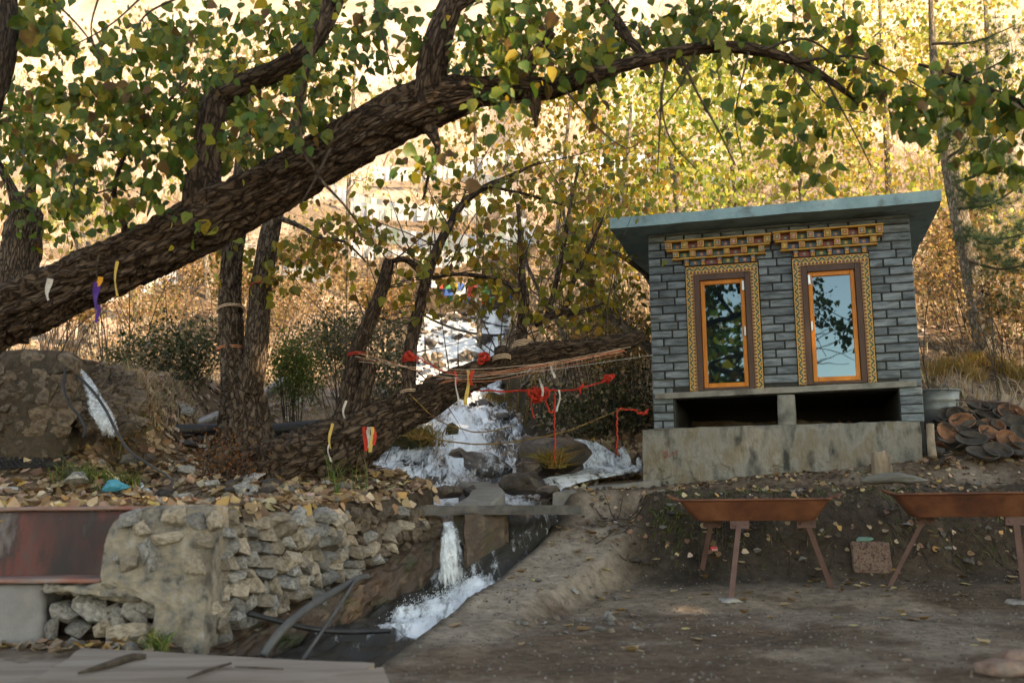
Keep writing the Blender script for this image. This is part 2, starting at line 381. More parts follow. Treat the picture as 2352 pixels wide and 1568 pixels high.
def axis(parts):
    out = []
    for a, b, st in parts: out.append(np.arange(a, b, st))
    return np.unique(np.concatenate(out + [[parts[-1][1]]]).round(4))
gx = axis([(-320, -60, 26), (-60, -24, 3), (-24, -10, .6), (-10, -5, .2), (-5, 6, .05), (6, 10, .2), (10, 24, .6), (24, 60, 3), (60, 321, 26)])
gy = axis([(-320, -30, 29), (-30, 0, 3), (0, 4, .5), (4, 13, .05), (13, 18, .1), (18, 28, .25), (28, 60, 1), (60, 320, 13)])
GX, GY = np.meshgrid(gx, gy); GZ = H(GX, GY)
nx, ny = len(gx), len(gy)
V = np.stack([GX, GY, GZ], -1).reshape(-1, 3)
i = np.arange(ny - 1)[:, None] * nx; j = np.arange(nx - 1)[None]
Fq = np.stack([i + j, i + j + 1, i + nx + j + 1, i + nx + j], -1).reshape(-1, 4)
# what the ground is made of: trodden grey dirt, brown soil, sooty bank, dry straw and leaf mould on the hillside, wet stream bed
x, y, z = V.T
n1 = fbm(x * 1.1, y * 1.1, 3.3, 4)[:, None]; n2 = fbm(x * 4, y * 4, 6.1, 4)[:, None]
dirt = np.array((.165, .114, .080)) * (1 + .3 * n1 + .3 * n2); grey = np.array((.245, .190, .145)) * (1 + .15 * n1 + .25 * n2)
c = dirt + (grey - dirt) * sst(-.15, .35, n1 + .35 * n2)
soot = np.array((.032, .025, .019)) * (1 + .4 * n2)
kpath = (sst(5.6, 6.4, y) * sst(9.6, 9.1, y) * sst(.12, -.1, x - I(y, [6.0, 7.6, 8.6, 9.3, 10], [-.25, .18, .8, 1.1, 1.3])) * (x > -1.2))[:, None]; c = c + (np.array((.38, .31, .245)) * (1 + .12 * n1 + .2 * n2) - c) * kpath * .8
kb = (sst(8.35, 8.9, y) * sst(9.75, 9.55, y) * sst(.7, 1.3, x))[:, None]; c = c + (soot - c) * kb * np.clip(.75 + .5 * n1, 0, 1)
k2 = (sst(10.8, 11.4, y) * sst(3.6, 4.2, x) * sst(14, 12.5, y))[:, None]; c = c + (soot - c) * k2 * .9
straw = np.array((.38, .285, .225)) * (1 + .35 * n1 + .35 * n2); mould = np.array((.14, .095, .062)) * (1 + .4 * n2)
hill = mould + (straw - mould) * sst(-.1, .3, n1 + .5 * fbm(x * .35, y * .35, 1.1, 3)[:, None])
kh = (np.maximum(sst(11, 13, y), sst(6.5, 7.2, y) * sst(xc_(y) + .2, xc_(y) - .5, x)))[:, None]; c = c + (hill - c) * kh
pale = np.array((.50, .41, .345)) * (1 + .25 * n1); pale = pale * (1 - .40 * sst(38, 55, y)[:, None]); kp = sst(22, 34, y)[:, None]; c = c + (pale - c) * kp * np.clip(.8 + .5 * n1, 0, 1)
wet = np.array((.045, .036, .026)) * (1 + .3 * n2)
dd = np.abs(x - xc_(y)) / hw_(y); kw = (sst(1.5, 1.15, dd) * (y > 4.5) * (y < 24))[:, None]; c = c + (wet - c) * kw * .85
c = np.clip(c, .008, .7)
m_ground = pm('ground', [(.52, .50, .48), (.85, .84, .83), (1.1, 1.1, 1.1), (1.4, 1.38, 1.34)], scale=13, rough=.95, bump=1., bscale=34, spec=.15, attr='Col', world=True, detail=8, contrast=(.3, .72), dist=.03)
g = obj('ground', V, Fq, m_ground, smooth=True, col=c); tag(g, kind='structure')

# ------------------------------------------------------------------ water
def two_noise(nt, big, fine, stretch):
    L = nt.links.new; ge = _n(nt, 'ShaderNodeNewGeometry'); mp = _n(nt, 'ShaderNodeMapping'); mp.inputs['Scale'].default_value = stretch; L(ge.outputs['Position'], mp.inputs[0]); out = []
    for sc, de, di in ((big, 5, .3), (fine, 10, .6)):
        nz = _n(nt, 'ShaderNodeTexNoise'); nz.inputs['Scale'].default_value = sc; nz.inputs['Detail'].default_value = de; nz.inputs['Roughness'].default_value = .74; nz.inputs['Distortion'].default_value = di; L(mp.outputs[0], nz.inputs['Vector']); out.append(nz.outputs[0])
    return math_(nt, 'ADD', math_(nt, 'MULTIPLY', out[0], .5), math_(nt, 'MULTIPLY', out[1], .5)), out[1]
def water_mat(name, lo, hi, big, fine, stretch, foamcol=(.78, .84, .86)):
    """broken water: soft white froth over dark, drawn out along the flow"""
    m = bpy.data.materials.new(name); m.use_nodes = True; nt = m.node_tree; L = nt.links.new; b = nt.nodes['Principled BSDF']
    f, fn_ = two_noise(nt, big, fine, stretch); at = _n(nt, 'ShaderNodeAttribute', attribute_name='Col'); f = math_(nt, 'ADD', f, math_(nt, 'MULTIPLY_ADD', at.outputs[2], .36, -.2))
    f = ramp(nt, f, [(lo, (0, 0, 0)), ((lo + hi) / 2, (.42, .42, .42)), (hi, (1, 1, 1))]); col = mixc(nt, f, (.045, .042, .036), foamcol); L(col, b.inputs['Base Color'])
    L(math_(nt, 'MULTIPLY_ADD', f, .4, .18), b.inputs['Roughness']); b.inputs['Specular IOR Level'].default_value = .35; b.inputs['IOR'].default_value = 1.33
    bp = _n(nt, 'ShaderNodeBump'); bp.inputs['Strength'].default_value = .5; bp.inputs['Distance'].default_value = .03; L(fn_, bp.inputs['Height']); L(bp.outputs[0], b.inputs['Normal'])
    MATS[name] = m; return m
m_water = water_mat('rushing_water', .415, .535, 2.6, 8., (1.9, .6, .5), (.86, .91, .93))
m_foam = pm('foam', [(.78, .84, .86), (.92, .95, .96)], scale=20, rough=.45, bump=0, spec=.4, trans=.3)
ys = np.concatenate([np.arange(5.0, 9.6, .04), np.arange(9.6, 16, .045), np.arange(16, 23.6, .07)]); ts = np.linspace(-1.12, 1.12, 64)
YY, TT = np.meshgrid(ys, ts, indexing='ij'); XX = xc_(YY) + TT * hw_(YY)
def surf(x, y):
    lump = sst(9.6, 11, y)
    return zs_(y, x) + (.05 + .06 * lump + .05 * sst(8.3, 8.7, y) * sst(9.8, 9.5, y)) * fbm(x * 3.2, y * 2.4, 4.4, 4) + .035 * fbm(x * 9, y * 6, 2.1, 4) + .05 * sst(8.6, 8.2, y) * fbm(x * 8, y * 8, 3.1, 3) - .05 * (np.abs(x - xc_(y)) / hw_(y)) ** 4
ZZ = surf(XX, YY)
sl = np.abs(np.gradient(zs_(YY, XX), axis=0) / np.gradient(YY, axis=0))
foam = np.clip(.47 + np.clip(sl, 0, 1) * .35 + .55 * fbm(XX * 1.5, YY * 1.0, 6.6, 3), 0, .95) * (1 - .55 * sst(.75, 1.1, np.abs(TT)))
foam = np.where(YY < 9.6, .10 + .16 * sst(8.3, 8.7, YY) + .55 * sst(8.7, 8.3, YY) * sst(6.7, 7.4, YY) * sst(-.25, .3, TT), foam)
a, b_ = YY.shape; V = np.stack([XX, YY, ZZ], -1).reshape(-1, 3); i = np.arange(a - 1)[:, None] * b_; j = np.arange(b_ - 1)[None]
Fq = np.stack([i + j, i + j + 1, i + b_ + j + 1, i + b_ + j], -1).reshape(-1, 4)
stream = obj('stream_water', V, Fq, m_water, smooth=True, col=np.repeat(foam.reshape(-1, 1), 3, 1)); tag(stream, kind='structure')
# threads and drops of white water thrown along the flow
def threads(n, fx, name, parent, wid=(.006, .02), lng=(.12, .5), yr=(10.2, 23), tr=(-1.0, 1.0), hop=.06, bias=1.0):
    acc = Acc()
    for q in range(n):
        y0 = rng.uniform(*yr); t0 = rng.uniform(*tr); x0 = xc_(y0) + t0 * hw_(y0)
        s = abs(float(zs_(y0 + .1, x0) - zs_(y0 - .1, x0))) / .2
        if rng.random() > (.22 + s * bias): continue
        Ln = rng.uniform(*lng) * (.5 + min(1., s)); k = 6; u = np.linspace(0, 1, k)
        yy = y0 - u * Ln; xx = x0 + (rng.normal(0, .16)) * u * Ln
        zz = surf(xx, yy) + .012 + hop * rng.random() * np.sin(np.pi * u); wd = rng.uniform(*wid) * np.sin(np.pi * (u * .85 + .1))
        Lf = np.stack([xx - wd, yy, zz], -1); Rg = np.stack([xx + wd, yy, zz + rng.uniform(-.01, .01)], -1); Md = np.stack([xx, yy, zz + wd * .8], -1)
        V = np.stack([Lf, Md, Rg], 1).reshape(-1, 3); i = np.arange(k - 1)[:, None] * 3; j = np.arange(2)[None]
        acc.add(V, np.stack([i + j, i + j + 1, i + 3 + j + 1, i + 3 + j], -1).reshape(-1, 4))
    return tag(acc.obj(name, m_foam, parent, True), kind='stuff')
threads(1500, None, 'white_water', stream, (.002, .006), (.08, .3))
def drops(pts, name, parent, mat, s=(.002, .005)):
    n = len(pts); T = np.array([(1, 0, 0), (-.5, .87, 0), (-.5, -.87, 0), (0, 0, 1.3), (0, 0, -1.3)]); TF = np.array([(0, 1, 3), (1, 2, 3), (2, 0, 3), (1, 0, 4), (2, 1, 4), (0, 2, 4)])
    V, Fq, C = instance(T, TF, pts, np.repeat(np.eye(3)[None], n, 0), rng.uniform(*s, n)); return tag(obj(name, V, Fq, mat, parent, smooth=True), kind='stuff')
yy = np.concatenate([rng.choice([12.35, 13.6, 14.9, 17.0, 18.6, 20.2, 22.1], 700) - np.abs(rng.normal(0, .3, 700))]); xx = xc_(yy) + rng.uniform(-1, 1, 700) * hw_(yy)
drops(np.stack([xx, yy, surf(xx, yy) + np.abs(rng.normal(0, .07, 700))], -1), 'spray', stream, m_foam)

def curtainmat(name, scale, lo, hi, stretch, opac=.95):
    """thin falling water: white streaks, clear between"""
    m = bpy.data.materials.new(name); m.use_nodes = True; nt = m.node_tree; L = nt.links.new; b = nt.nodes['Principled BSDF']
    f0, fn_ = two_noise(nt, scale * .3, scale, stretch)
    at = _n(nt, 'ShaderNodeAttribute', attribute_name='Col'); f = math_(nt, 'ADD', f0, math_(nt, 'MULTIPLY_ADD', at.outputs[2], .55, -.52))
    f = math_(nt, 'MULTIPLY', ramp(nt, f, [(lo, (0, 0, 0)), (hi, (1, 1, 1))]), opac)
    b.inputs['Base Color'].default_value = (.84, .89, .91, 1); b.inputs['Roughness'].default_value = .3; b.inputs['Specular IOR Level'].default_value = .5
    tl = _n(nt, 'ShaderNodeBsdfTranslucent'); tl.inputs[0].default_value = (.84, .89, .91, 1); m1 = _n(nt, 'ShaderNodeMixShader'); m1.inputs[0].default_value = .35; L(b.outputs[0], m1.inputs[1]); L(tl.outputs[0], m1.inputs[2])
    tr = _n(nt, 'ShaderNodeBsdfTransparent'); mx = _n(nt, 'ShaderNodeMixShader'); L(f, mx.inputs[0]); L(tr.outputs[0], mx.inputs[1]); L(m1.outputs[0], mx.inputs[2]); L(mx.outputs[0], nt.nodes['Material Output'].inputs[0])
    MATS[name] = m; return m
m_fall = curtainmat('falling_water', 9., .40, .54, (1.9, 1.9, .2)); m_fall_thin = curtainmat('thin_falling_water', 9., .455, .58, (1.9, 1.9, .2), .8)
def fall(name, top, bot, mat, parent=None, w0=.1, w1=.16, arc=.5, layers=4, gap=.03, wob=.02, across=(1, .35, 0)):
    """sheets of falling water, one behind another, leaving an edge and spreading as they drop"""
    acc = Acc(); top = np.array(top[:]); bot = np.array(bot[:]); ax = np.array(across, float); ax /= np.linalg.norm(ax); nv, nu = 26, 15
    for q in range(layers):
        v = np.linspace(0, 1, nv)[:, None]; u = np.linspace(-1, 1, nu)[None]; k = rng.uniform(.7, 1.05); sh = rng.normal(0, .25)
        pr = np.stack([v ** (1 - arc * .5), v ** (1 - arc * .5), v ** (1 + arc)], -1); G = top + (bot - top) * pr + ((w0 + (w1 - w0) * v) * (u * k + sh * v))[..., None] * ax
        G = G + np.array([0, -1, .25]) * (q - layers / 2) * gap * (.25 + v)[..., None]
        for c_ in range(3): G[..., c_] += wob * (.3 + v) * fbm(u * 2.3 + q * 7 + c_ * 3, v * 3.1, q * 2.7 + c_, 3)
        m = np.clip(1.15 - np.abs(u) ** 3 * 1.1, 0, 1) * np.clip(1.2 - .5 * v ** 6, 0, 1) * rng.uniform(.85, 1.05); i = np.arange(nv - 1)[:, None] * nu; j = np.arange(nu - 1)[None]
        acc.add(G.reshape(-1, 3), np.stack([i + j, i + j + 1, i + nu + j + 1, i + nu + j], -1).reshape(-1, 4)); acc.C.append(np.repeat((m + 0 * v * u).reshape(-1, 1), 3, 1))
    return tag(acc.obj(name, mat, parent, True), kind='stuff')
sp = tag(empty('water_spout', P(1015, 1200, 8.75)), kind='structure')
def at_parent(o, p):
    o.matrix_parent_inverse = Matrix.Translation(-p.location); return o
at_parent(fall('falling_water', P(1026, 1198, 8.74), P(1046, 1350, 8.36), m_fall, sp, .085, .135, .55, 3), sp)
yy = rng.uniform(7.4, 8.5, 1300); tt = np.clip(rng.normal(.5, .28, 1300), -.1, 1.0)
pp = np.stack([xc_(yy) + tt * hw_(yy), yy, surf(xc_(yy) + tt * hw_(yy), yy) + np.abs(rng.normal(0, .03, 1300))], -1)
at_parent(drops(pp, 'spray', sp, m_foam, (.002, .005)), sp)
# side branch of the stream left of the hut
def sheet(name, pts, mat, foamv, parent=None, kind=None, n=26, lump=.04):
    """pts: rows (left xyz, right xyz) down the flow"""
    A = catmull([(*a[:], .1) for a, b in pts], n)[:, :3]; B = catmull([(*b[:], .1) for a, b in pts], n)[:, :3]; k = min(len(A), len(B)); A, B = A[:k], B[:k]
    t = np.linspace(0, 1, 22)[None, :, None]; G = A[:, None] * (1 - t) + B[:, None] * t; G[..., 2] += lump * fbm(G[..., 0] * 7, G[..., 1] * 7, 3.3, 4)
    m = 22; i = np.arange(k - 1)[:, None] * m; j = np.arange(m - 1)[None]
    return tag(obj(name, G.reshape(-1, 3), np.stack([i + j, i + j + 1, i + m + j + 1, i + m + j], -1).reshape(-1, 4), mat, parent, smooth=True, col=np.full((k * m, 3), foamv)), kind=kind)
br = sheet('stream_branch', [(P(1318, 1008, 12.6), P(1366, 1012, 12.6)), (P(1330, 1030, 12.35), P(1400, 1035, 12.4)), (P(1340, 1068, 12.1), P(1440, 1062, 12.1)), (P(1330, 1082, 11.7), P(1470, 1080, 11.5)), (P(1240, 1100, 11.0), P(1330, 1108, 11.0)), (P(1190, 1120, 10.6), P(1300, 1130, 10.6))], m_water, .55, kind='structure', lump=.014)
for a_, b_, n_, w_ in (((1330, 1012, 12.45), (1362, 1072, 12.05), 140, .12), ((1425, 1025, 12.3), (1440, 1075, 11.9), 90, .10), ((1465, 1050, 12.0), (1470, 1080, 11.8), 50, .06)):
    p0 = P(*a_); e_ = tag(empty('water_spout', p0), kind='structure'); at_parent(fall('falling_water', p0, P(*b_), m_fall, e_, w_ * .7, w_ * 1.5, .5, 2), e_)
# spout on the left, running down beside the masonry block
p0 = P(165, 838, 9.6); e_ = tag(empty('water_spout', p0), kind='structure')
at_parent(fall('falling_water', p0, P(258, 1012, 8.85), m_fall_thin, e_, .045, .16, .22, 3, .03, .05), e_)
yr_ = np.linspace(8.15, 9.45, 40); xr_ = I(yr_, [8.2, 9.0, 9.7, 10.3], [-2.2, -3.2, -3.75, -4.1]); tr_ = np.linspace(-1, 1, 11); YR, TR = np.meshgrid(yr_, tr_, indexing='ij'); XR = xr_[:, None] + TR * (.11 + .07 * fbm(yr_ * 3, 2.2))[:, None]
ZR = H(XR, YR) + .022 - .02 * TR ** 2 + .012 * fbm(XR * 14, YR * 14, 3.) ; i = np.arange(39)[:, None] * 11; j = np.arange(10)[None]
tag(obj('rivulet', np.stack([XR, YR, ZR], -1).reshape(-1, 3), np.stack([i + j, i + j + 1, i + 11 + j + 1, i + 11 + j], -1).reshape(-1, 4), m_water, smooth=True, col=np.full((440, 3), .42)), kind='structure')

# curtains of water over the steps of the cascade
for dx0, y0, Y0, dx1, y1, Y1, w0, w1, mt in ((1115, 1034, 12.2, 1118, 1094, 11.75, .24, .44, m_fall_thin), (1030, 1000, 13.1, 1028, 1050, 12.7, .12, .15, m_fall_thin)):
    p0 = P(dx0, y0, Y0); e_ = tag(empty('cascade_step', p0), kind='structure'); at_parent(fall('falling_water', p0, P(dx1, y1, Y1), mt, e_, w0, w1, .5, 2, .06, .05, (1, 0, 0)), e_)
# ================================================================== built things
def boxesVF(L):
    V = []; Fc = []
    for x0, x1, y0, y1, z0, z1 in L:
        n = len(V); V += [(x0, y0, z0), (x1, y0, z0), (x1, y1, z0), (x0, y1, z0), (x0, y0, z1), (x1, y0, z1), (x1, y1, z1), (x0, y1, z1)]
        Fc += [[n + q for q in f] for f in ((0, 3, 2, 1), (4, 5, 6, 7), (0, 1, 5, 4), (1, 2, 6, 5), (2, 3, 7, 6), (3, 0, 4, 7))]
    return V, Fc
def boxes(name, L, mat, parent=None, bev=0.):
    V, Fc = boxesVF(L); o = obj(name, V, Fc, mat, parent)
    if bev:
        md = o.modifiers.new('edge', 'BEVEL'); md.width = bev; md.segments = 1; md.limit_method = 'ANGLE'
    return o
def roughVF(x0, x1, y0, y1, z0, z1, res=.05, amp=.012, freq=5., seed=0., fn=None, chip=0.):
    """box with worn, uneven faces: every face a fine grid pushed about by one field of noise"""
    n = [max(2, int((b - a) / res) + 1) for a, b in ((x0, x1), (y0, y1), (z0, z1))]
    g = [np.linspace(0, 1, k) for k in n]; idx = {}; V = []; Fc = []
    def vid(i, j, k):
        if (i, j, k) not in idx: idx[i, j, k] = len(V); V.append((g[0][i], g[1][j], g[2][k]))
        return idx[i, j, k]
    a, b, c = n[0] - 1, n[1] - 1, n[2] - 1
    for i in range(a):
        for j in range(b):
            Fc.append((vid(i, j, 0), vid(i, j + 1, 0), vid(i + 1, j + 1, 0), vid(i + 1, j, 0))); Fc.append((vid(i, j, c), vid(i + 1, j, c), vid(i + 1, j + 1, c), vid(i, j + 1, c)))
    for i in range(a):
        for k in range(c):
            Fc.append((vid(i, 0, k), vid(i + 1, 0, k), vid(i + 1, 0, k + 1), vid(i, 0, k + 1))); Fc.append((vid(i, b, k), vid(i, b, k + 1), vid(i + 1, b, k + 1), vid(i + 1, b, k)))
    for j in range(b):
        for k in range(c):
            Fc.append((vid(0, j, k), vid(0, j, k + 1), vid(0, j + 1, k + 1), vid(0, j + 1, k))); Fc.append((vid(a, j, k), vid(a, j + 1, k), vid(a, j + 1, k + 1), vid(a, j, k + 1)))
    U = np.array(V); Pn = U * np.array([x1 - x0, y1 - y0, z1 - z0]) + np.array([x0, y0, z0])
    ctr = U * 2 - 1; q = Pn * freq + seed
    e = np.sort(np.abs(ctr), 1); edge = sst(.8, 1., e[:, 1])
    d = np.stack([fbm(q[:, 0] + s_, q[:, 1] + s_, q[:, 2] + s_, 4) for s_ in (0, 31.7, 77.1)], 1) * amp
    d -= ctr * (edge * (amp * .8 + chip * np.clip(fbm(q[:, 0] * .8, q[:, 1] * .8, q[:, 2] * .8 + 9, 3), 0, 1)))[:, None]
    Pn = Pn + d
    if fn is not None: Pn = fn(Pn, U)
    return Pn, Fc
def rough(name, dims, mat, parent=None, smooth=True, **kw):
    V, Fc = roughVF(*dims, **kw); o = obj(name, V, Fc, mat, parent, smooth=smooth); return o

m_slate = pm('slate', [(.090, .118, .132), (.17, .215, .238), (.255, .31, .335)], scale=5, rough=.75, bump=1.0, bscale=26, spec=.35, rand=.26, stretch=(1, 1, 4.5), dirt=((.085, .085, .07), 2.2, .60), dist=.02)
m_mortar = pm('mortar', [(.028, .030, .030), (.05, .052, .05)], scale=20, rough=.95, bump=.4)
m_conc = pm('concrete', [(.13, .125, .11), (.23, .225, .20), (.29, .285, .255)], scale=3.2, rough=.9, bump=.9, bscale=30, spec=.2, dirt=((.07, .068, .062), 4.2, .58), detail=10)
m_teal = pm('teal_paint', [(.14, .245, .27), (.185, .315, .345), (.22, .35, .38)], scale=4, rough=.7, bump=.4, bscale=30, dirt=((.11, .155, .155), 4.5, .56), detail=9)
m_frame = pm('maroon_wood', [(.070, .038, .028), (.095, .052, .038)], scale=8, rough=.55, bump=.2, stretch=(1, 1, .2))
m_orange = pm('orange_wood', [(.52, .145, .018), (.68, .215, .030)], scale=9, rough=.42, bump=.15, stretch=(1, 1, .15))
m_gold = pm('gold_paint', [(.40, .19, .042), (.52, .275, .068)], scale=14, rough=.5, bump=.1)
m_steel = pm('steel', [(.45, .45, .45), (.6, .6, .6)], scale=30, rough=.3, metal=1., bump=0)
m_dark = pm('interior_shade', [(.012, .012, .012), (.022, .021, .02)], scale=6, rough=.9, bump=0)  # near-black colour standing in for the shade inside the hut
def glassmat():
    m = bpy.data.materials.new('window_glass'); m.use_nodes = True; nt = m.node_tree; L = nt.links.new; b = nt.nodes['Principled BSDF']
    b.inputs['Base Color'].default_value = (.006, .012, .015, 1); b.inputs['Roughness'].default_value = .015; b.inputs['IOR'].default_value = 1.9; b.inputs['Specular Tint'].default_value = (.50, .78, .88, 1); b.inputs['Specular IOR Level'].default_value = .8
    tc = _n(nt, 'ShaderNodeTexCoord'); nz = _n(nt, 'ShaderNodeTexNoise'); nz.inputs['Scale'].default_value = 2.2; L(tc.outputs['Object'], nz.inputs['Vector'])
    bp = _n(nt, 'ShaderNodeBump'); bp.inputs['Strength'].default_value = .03; bp.inputs['Distance'].default_value = .03; L(nz.outputs[0], bp.inputs['Height']); L(bp.outputs[0], b.inputs['Normal'])
    return m
m_glass = glassmat()
def trimmat(name, along, across):
    """painted border: gold edges, rows of red, green and blue steps between"""
    m = bpy.data.materials.new(name); m.use_nodes = True; nt = m.node_tree; L = nt.links.new; b = nt.nodes['Principled BSDF']
    tc = _n(nt, 'ShaderNodeTexCoord'); sp_ = _n(nt, 'ShaderNodeSeparateXYZ'); L(tc.outputs['Object'], sp_.inputs[0])
    s = sp_.outputs[along]; t = sp_.outputs[across]            # metres; t runs 0 .. .09 across the strip
    tri = math_(nt, 'PINGPONG', s, .045)
    v = math_(nt, 'ADD', math_(nt, 'MULTIPLY', t, 1.0), tri)
    c1 = ramp(nt, math_(nt, 'FRACT', math_(nt, 'MULTIPLY', v, 11.)), [(0, (.16, .022, .018)), (.30, (.58, .33, .06)), (.46, (.015, .06, .04)), (.78, (.58, .33, .06)), (.92, (.02, .05, .09))], 'CONSTANT')
    sc = math_(nt, 'PINGPONG', s, .02)
    c2 = ramp(nt, math_(nt, 'MULTIPLY', math_(nt, 'ADD', sc, math_(nt, 'MULTIPLY', t, .3)), 30.), [(0, (.60, .27, .03)), (.5, (.66, .38, .07)), (.78, (.015, .07, .05)), (.92, (.16, .022, .018))], 'CONSTANT')
    inner = ramp(nt, math_(nt, 'MULTIPLY', t, 10.), [(0, (0, 0, 0)), (.52, (1, 1, 1))], 'CONSTANT')
    col = mixc(nt, inner, c1, c2)
    edge = ramp(nt, math_(nt, 'MULTIPLY', t, 10.), [(0, (1, 1, 1)), (.08, (0, 0, 0)), (.48, (1, 1, 1)), (.54, (0, 0, 0)), (.84, (1, 1, 1))], 'CONSTANT')
    col = mixc(nt, edge, col, (.52, .26, .05)); L(col, b.inputs['Base Color']); b.inputs['Roughness'].default_value = .5
    return m
m_trim_v = trimmat('painted_border_upright', 2, 0); m_trim_h = trimmat('painted_border_level', 0, 2)
def flowermat(name, bgc, petal):
    m = bpy.data.materials.new(name); m.use_nodes = True; nt = m.node_tree; L = nt.links.new; b = nt.nodes['Principled BSDF']
    tc = _n(nt, 'ShaderNodeTexCoord'); sp_ = _n(nt, 'ShaderNodeSeparateXYZ'); L(tc.outputs['Object'], sp_.inputs[0])
    r_ = math_(nt, 'SQRT', math_(nt, 'ADD', math_(nt, 'POWER', math_(nt, 'ABSOLUTE', sp_.outputs[0]), 2.), math_(nt, 'POWER', math_(nt, 'ABSOLUTE', sp_.outputs[2]), 2.)))
    an = math_(nt, 'ARCTAN2', sp_.outputs[2], sp_.outputs[0]); pet = math_(nt, 'ABSOLUTE', math_(nt, 'COSINE', math_(nt, 'MULTIPLY', an, 3.)))
    lim = math_(nt, 'MULTIPLY_ADD', pet, .014, .010); f = math_(nt, 'LESS_THAN', r_, lim); f2 = math_(nt, 'LESS_THAN', r_, .007)
    col = mixc(nt, f2, mixc(nt, f, bgc, petal), (.62, .42, .10)); L(col, b.inputs['Base Color']); b.inputs['Roughness'].default_value = .55; return m
FL = [flowermat('teal_panel', (.025, .105, .10), (.42, .10, .07)), flowermat('red_panel', (.24, .035, .03), (.08, .17, .13)), flowermat('green_panel', (.03, .10, .05), (.48, .26, .06)), flowermat('blue_panel', (.03, .075, .13), (.46, .16, .10)), flowermat('ochre_panel', (.36, .17, .04), (.22, .035, .03))]

# ------------------------------------------------------------------ the hut
HZ = .90; HO = P((2400 + 248 / 1.1614) / 1.7415, (700 + 1180 / 1.1614) / 1.7415, 11.25); PHI = R(15.5)
hut = empty('stone_hut', (HO.x, HO.y, HZ), -PHI, 'small grey slate hut with teal slab roof and two orange framed windows', 'hut')
HU = Vector((math.cos(PHI), -math.sin(PHI), 0)); HV = Vector((math.sin(PHI), math.cos(PHI), 0))
def hz(z): return z - HZ
def hut_uz(zx, zy, v=0.):
    d = ray((2400 + zx / 1.1614) / 1.7415, (700 + zy / 1.1614) / 1.7415); o = Vector((HO.x, HO.y, 0)) + HV * v
    t = (o - EYE).dot(HV) / d.dot(HV); X = EYE + d * t; return (X - o).dot(HU), X.z
W, DEP, ZB, ZT = 2.86, 2.55, 1.63, 3.88
win = [(.43, 1.23, 2.045, 3.46), (1.605, 2.405, 2.065, 3.475)]
opn = [(.25, 1.365, 1.63, 1.95), (1.555, 2.62, 1.65, 1.98)]
nC = 24; ch = (ZT - ZB) / nC
core = [(.012, W - .012, 2.35, DEP - .012, hz(1.2), hz(ZT)), (.012, .22, .22, 2.35, hz(1.2), hz(ZT)), (W - .22, W - .012, .22, 2.35, hz(1.2), hz(ZT)),
        (.012, .43, .014, .22, hz(2.02), hz(ZT)), (1.23, 1.605, .014, .22, hz(2.02), hz(ZT)), (2.405, W - .012, .014, .22, hz(2.02), hz(ZT)),
        (.43, 1.23, .014, .22, hz(3.46), hz(ZT)), (1.605, 2.405, .014, .22, hz(3.475), hz(ZT)), (.012, .25, .014, .22, hz(1.3), hz(2.02)), (2.62, W - .012, .014, .22, hz(1.3), hz(2.02)), (.22, W - .22, .22, 2.35, hz(1.99), hz(2.02))]
boxes('wall', core, m_mortar, hut)
boxes('interior_shade_box', [(.222, W - .222, 2.3, 2.348, hz(1.5), hz(ZT)), (.25, 2.62, .222, 2.3, hz(1.54), hz(1.58))], m_dark, hut)
r_ = random.Random(3); nb = 0; side = Acc()
def course(u0, u1, z, lead):
    u = u0; out = []; first = True
    while u < u1 - .001:
        L_ = r_.choice([.21, .25, .29]) if not (first and lead) else r_.choice([.11, .15])
        if u1 - (u + L_) < .09: L_ = u1 - u
        out.append((u, u + L_)); u += L_; first = False
    return out
for k in range(nC):
    z0 = ZB + k * ch; z1 = z0 + ch; zm = (z0 + z1) / 2
    spans = [(0, W)]
    for a, b_, c_, d_ in win + [(.24, 2.62, 1.0, 2.03)]:
        if z1 - .02 > c_ and z0 + .02 < d_:
            ns = []
            for p_, q_ in spans:
                if b_ <= p_ or a >= q_: ns.append((p_, q_))
                else:
                    if a - p_ > .05: ns.append((p_, a))
                    if q_ - b_ > .05: ns.append((b_, q_))
            spans = ns
    for p_, q_ in spans:
        for a, b_ in course(p_, q_, zm, k % 2 == 0):
            L_ = round((b_ - a - .017) / .01) * .01; hgt = round(ch - r_.choice([.014, .016, .019]), 4)
            o = box('slate_block', ((a + b_) / 2, .03 + r_.uniform(-.006, .005), hz(zm + r_.uniform(-.002, .002))), (max(.04, L_), .06, hgt), m_slate, hut, bev=.005, rot=(r_.uniform(-.02, .02), 0, r_.uniform(-.012, .012))); nb += 1
    for sgn in (0, 1):
        for a, b_ in course(.07, DEP, zm, k % 2):
            x0, x1 = (-.001, .03) if sgn == 0 else (W - .03, W + .001)
            V, Fc = boxesVF([(x0, x1, a + .006, b_ - .006, hz(z0) + .007, hz(z1) - .007)]); side.add(V, Fc)
tag(side.obj('side_slate_courses', m_slate, hut), kind='stuff')
# roof slab: overhang measured from its corners
OV = .42; ul, zl = hut_uz(45, 240, -OV); ur, zr = hut_uz(1590, 78, -OV)
rough('roof', (ul, ur, -OV, 3.0, hz(ZT), hz(ZT) + .135), m_teal, hut, res=.09, amp=.006, freq=4, chip=.02, smooth=False)
boxes('soffit_band', [(0.03, W - .03, -.03, .012, hz(ZT) - .03, hz(ZT) - .002)], m_slate, hut, bev=.004)
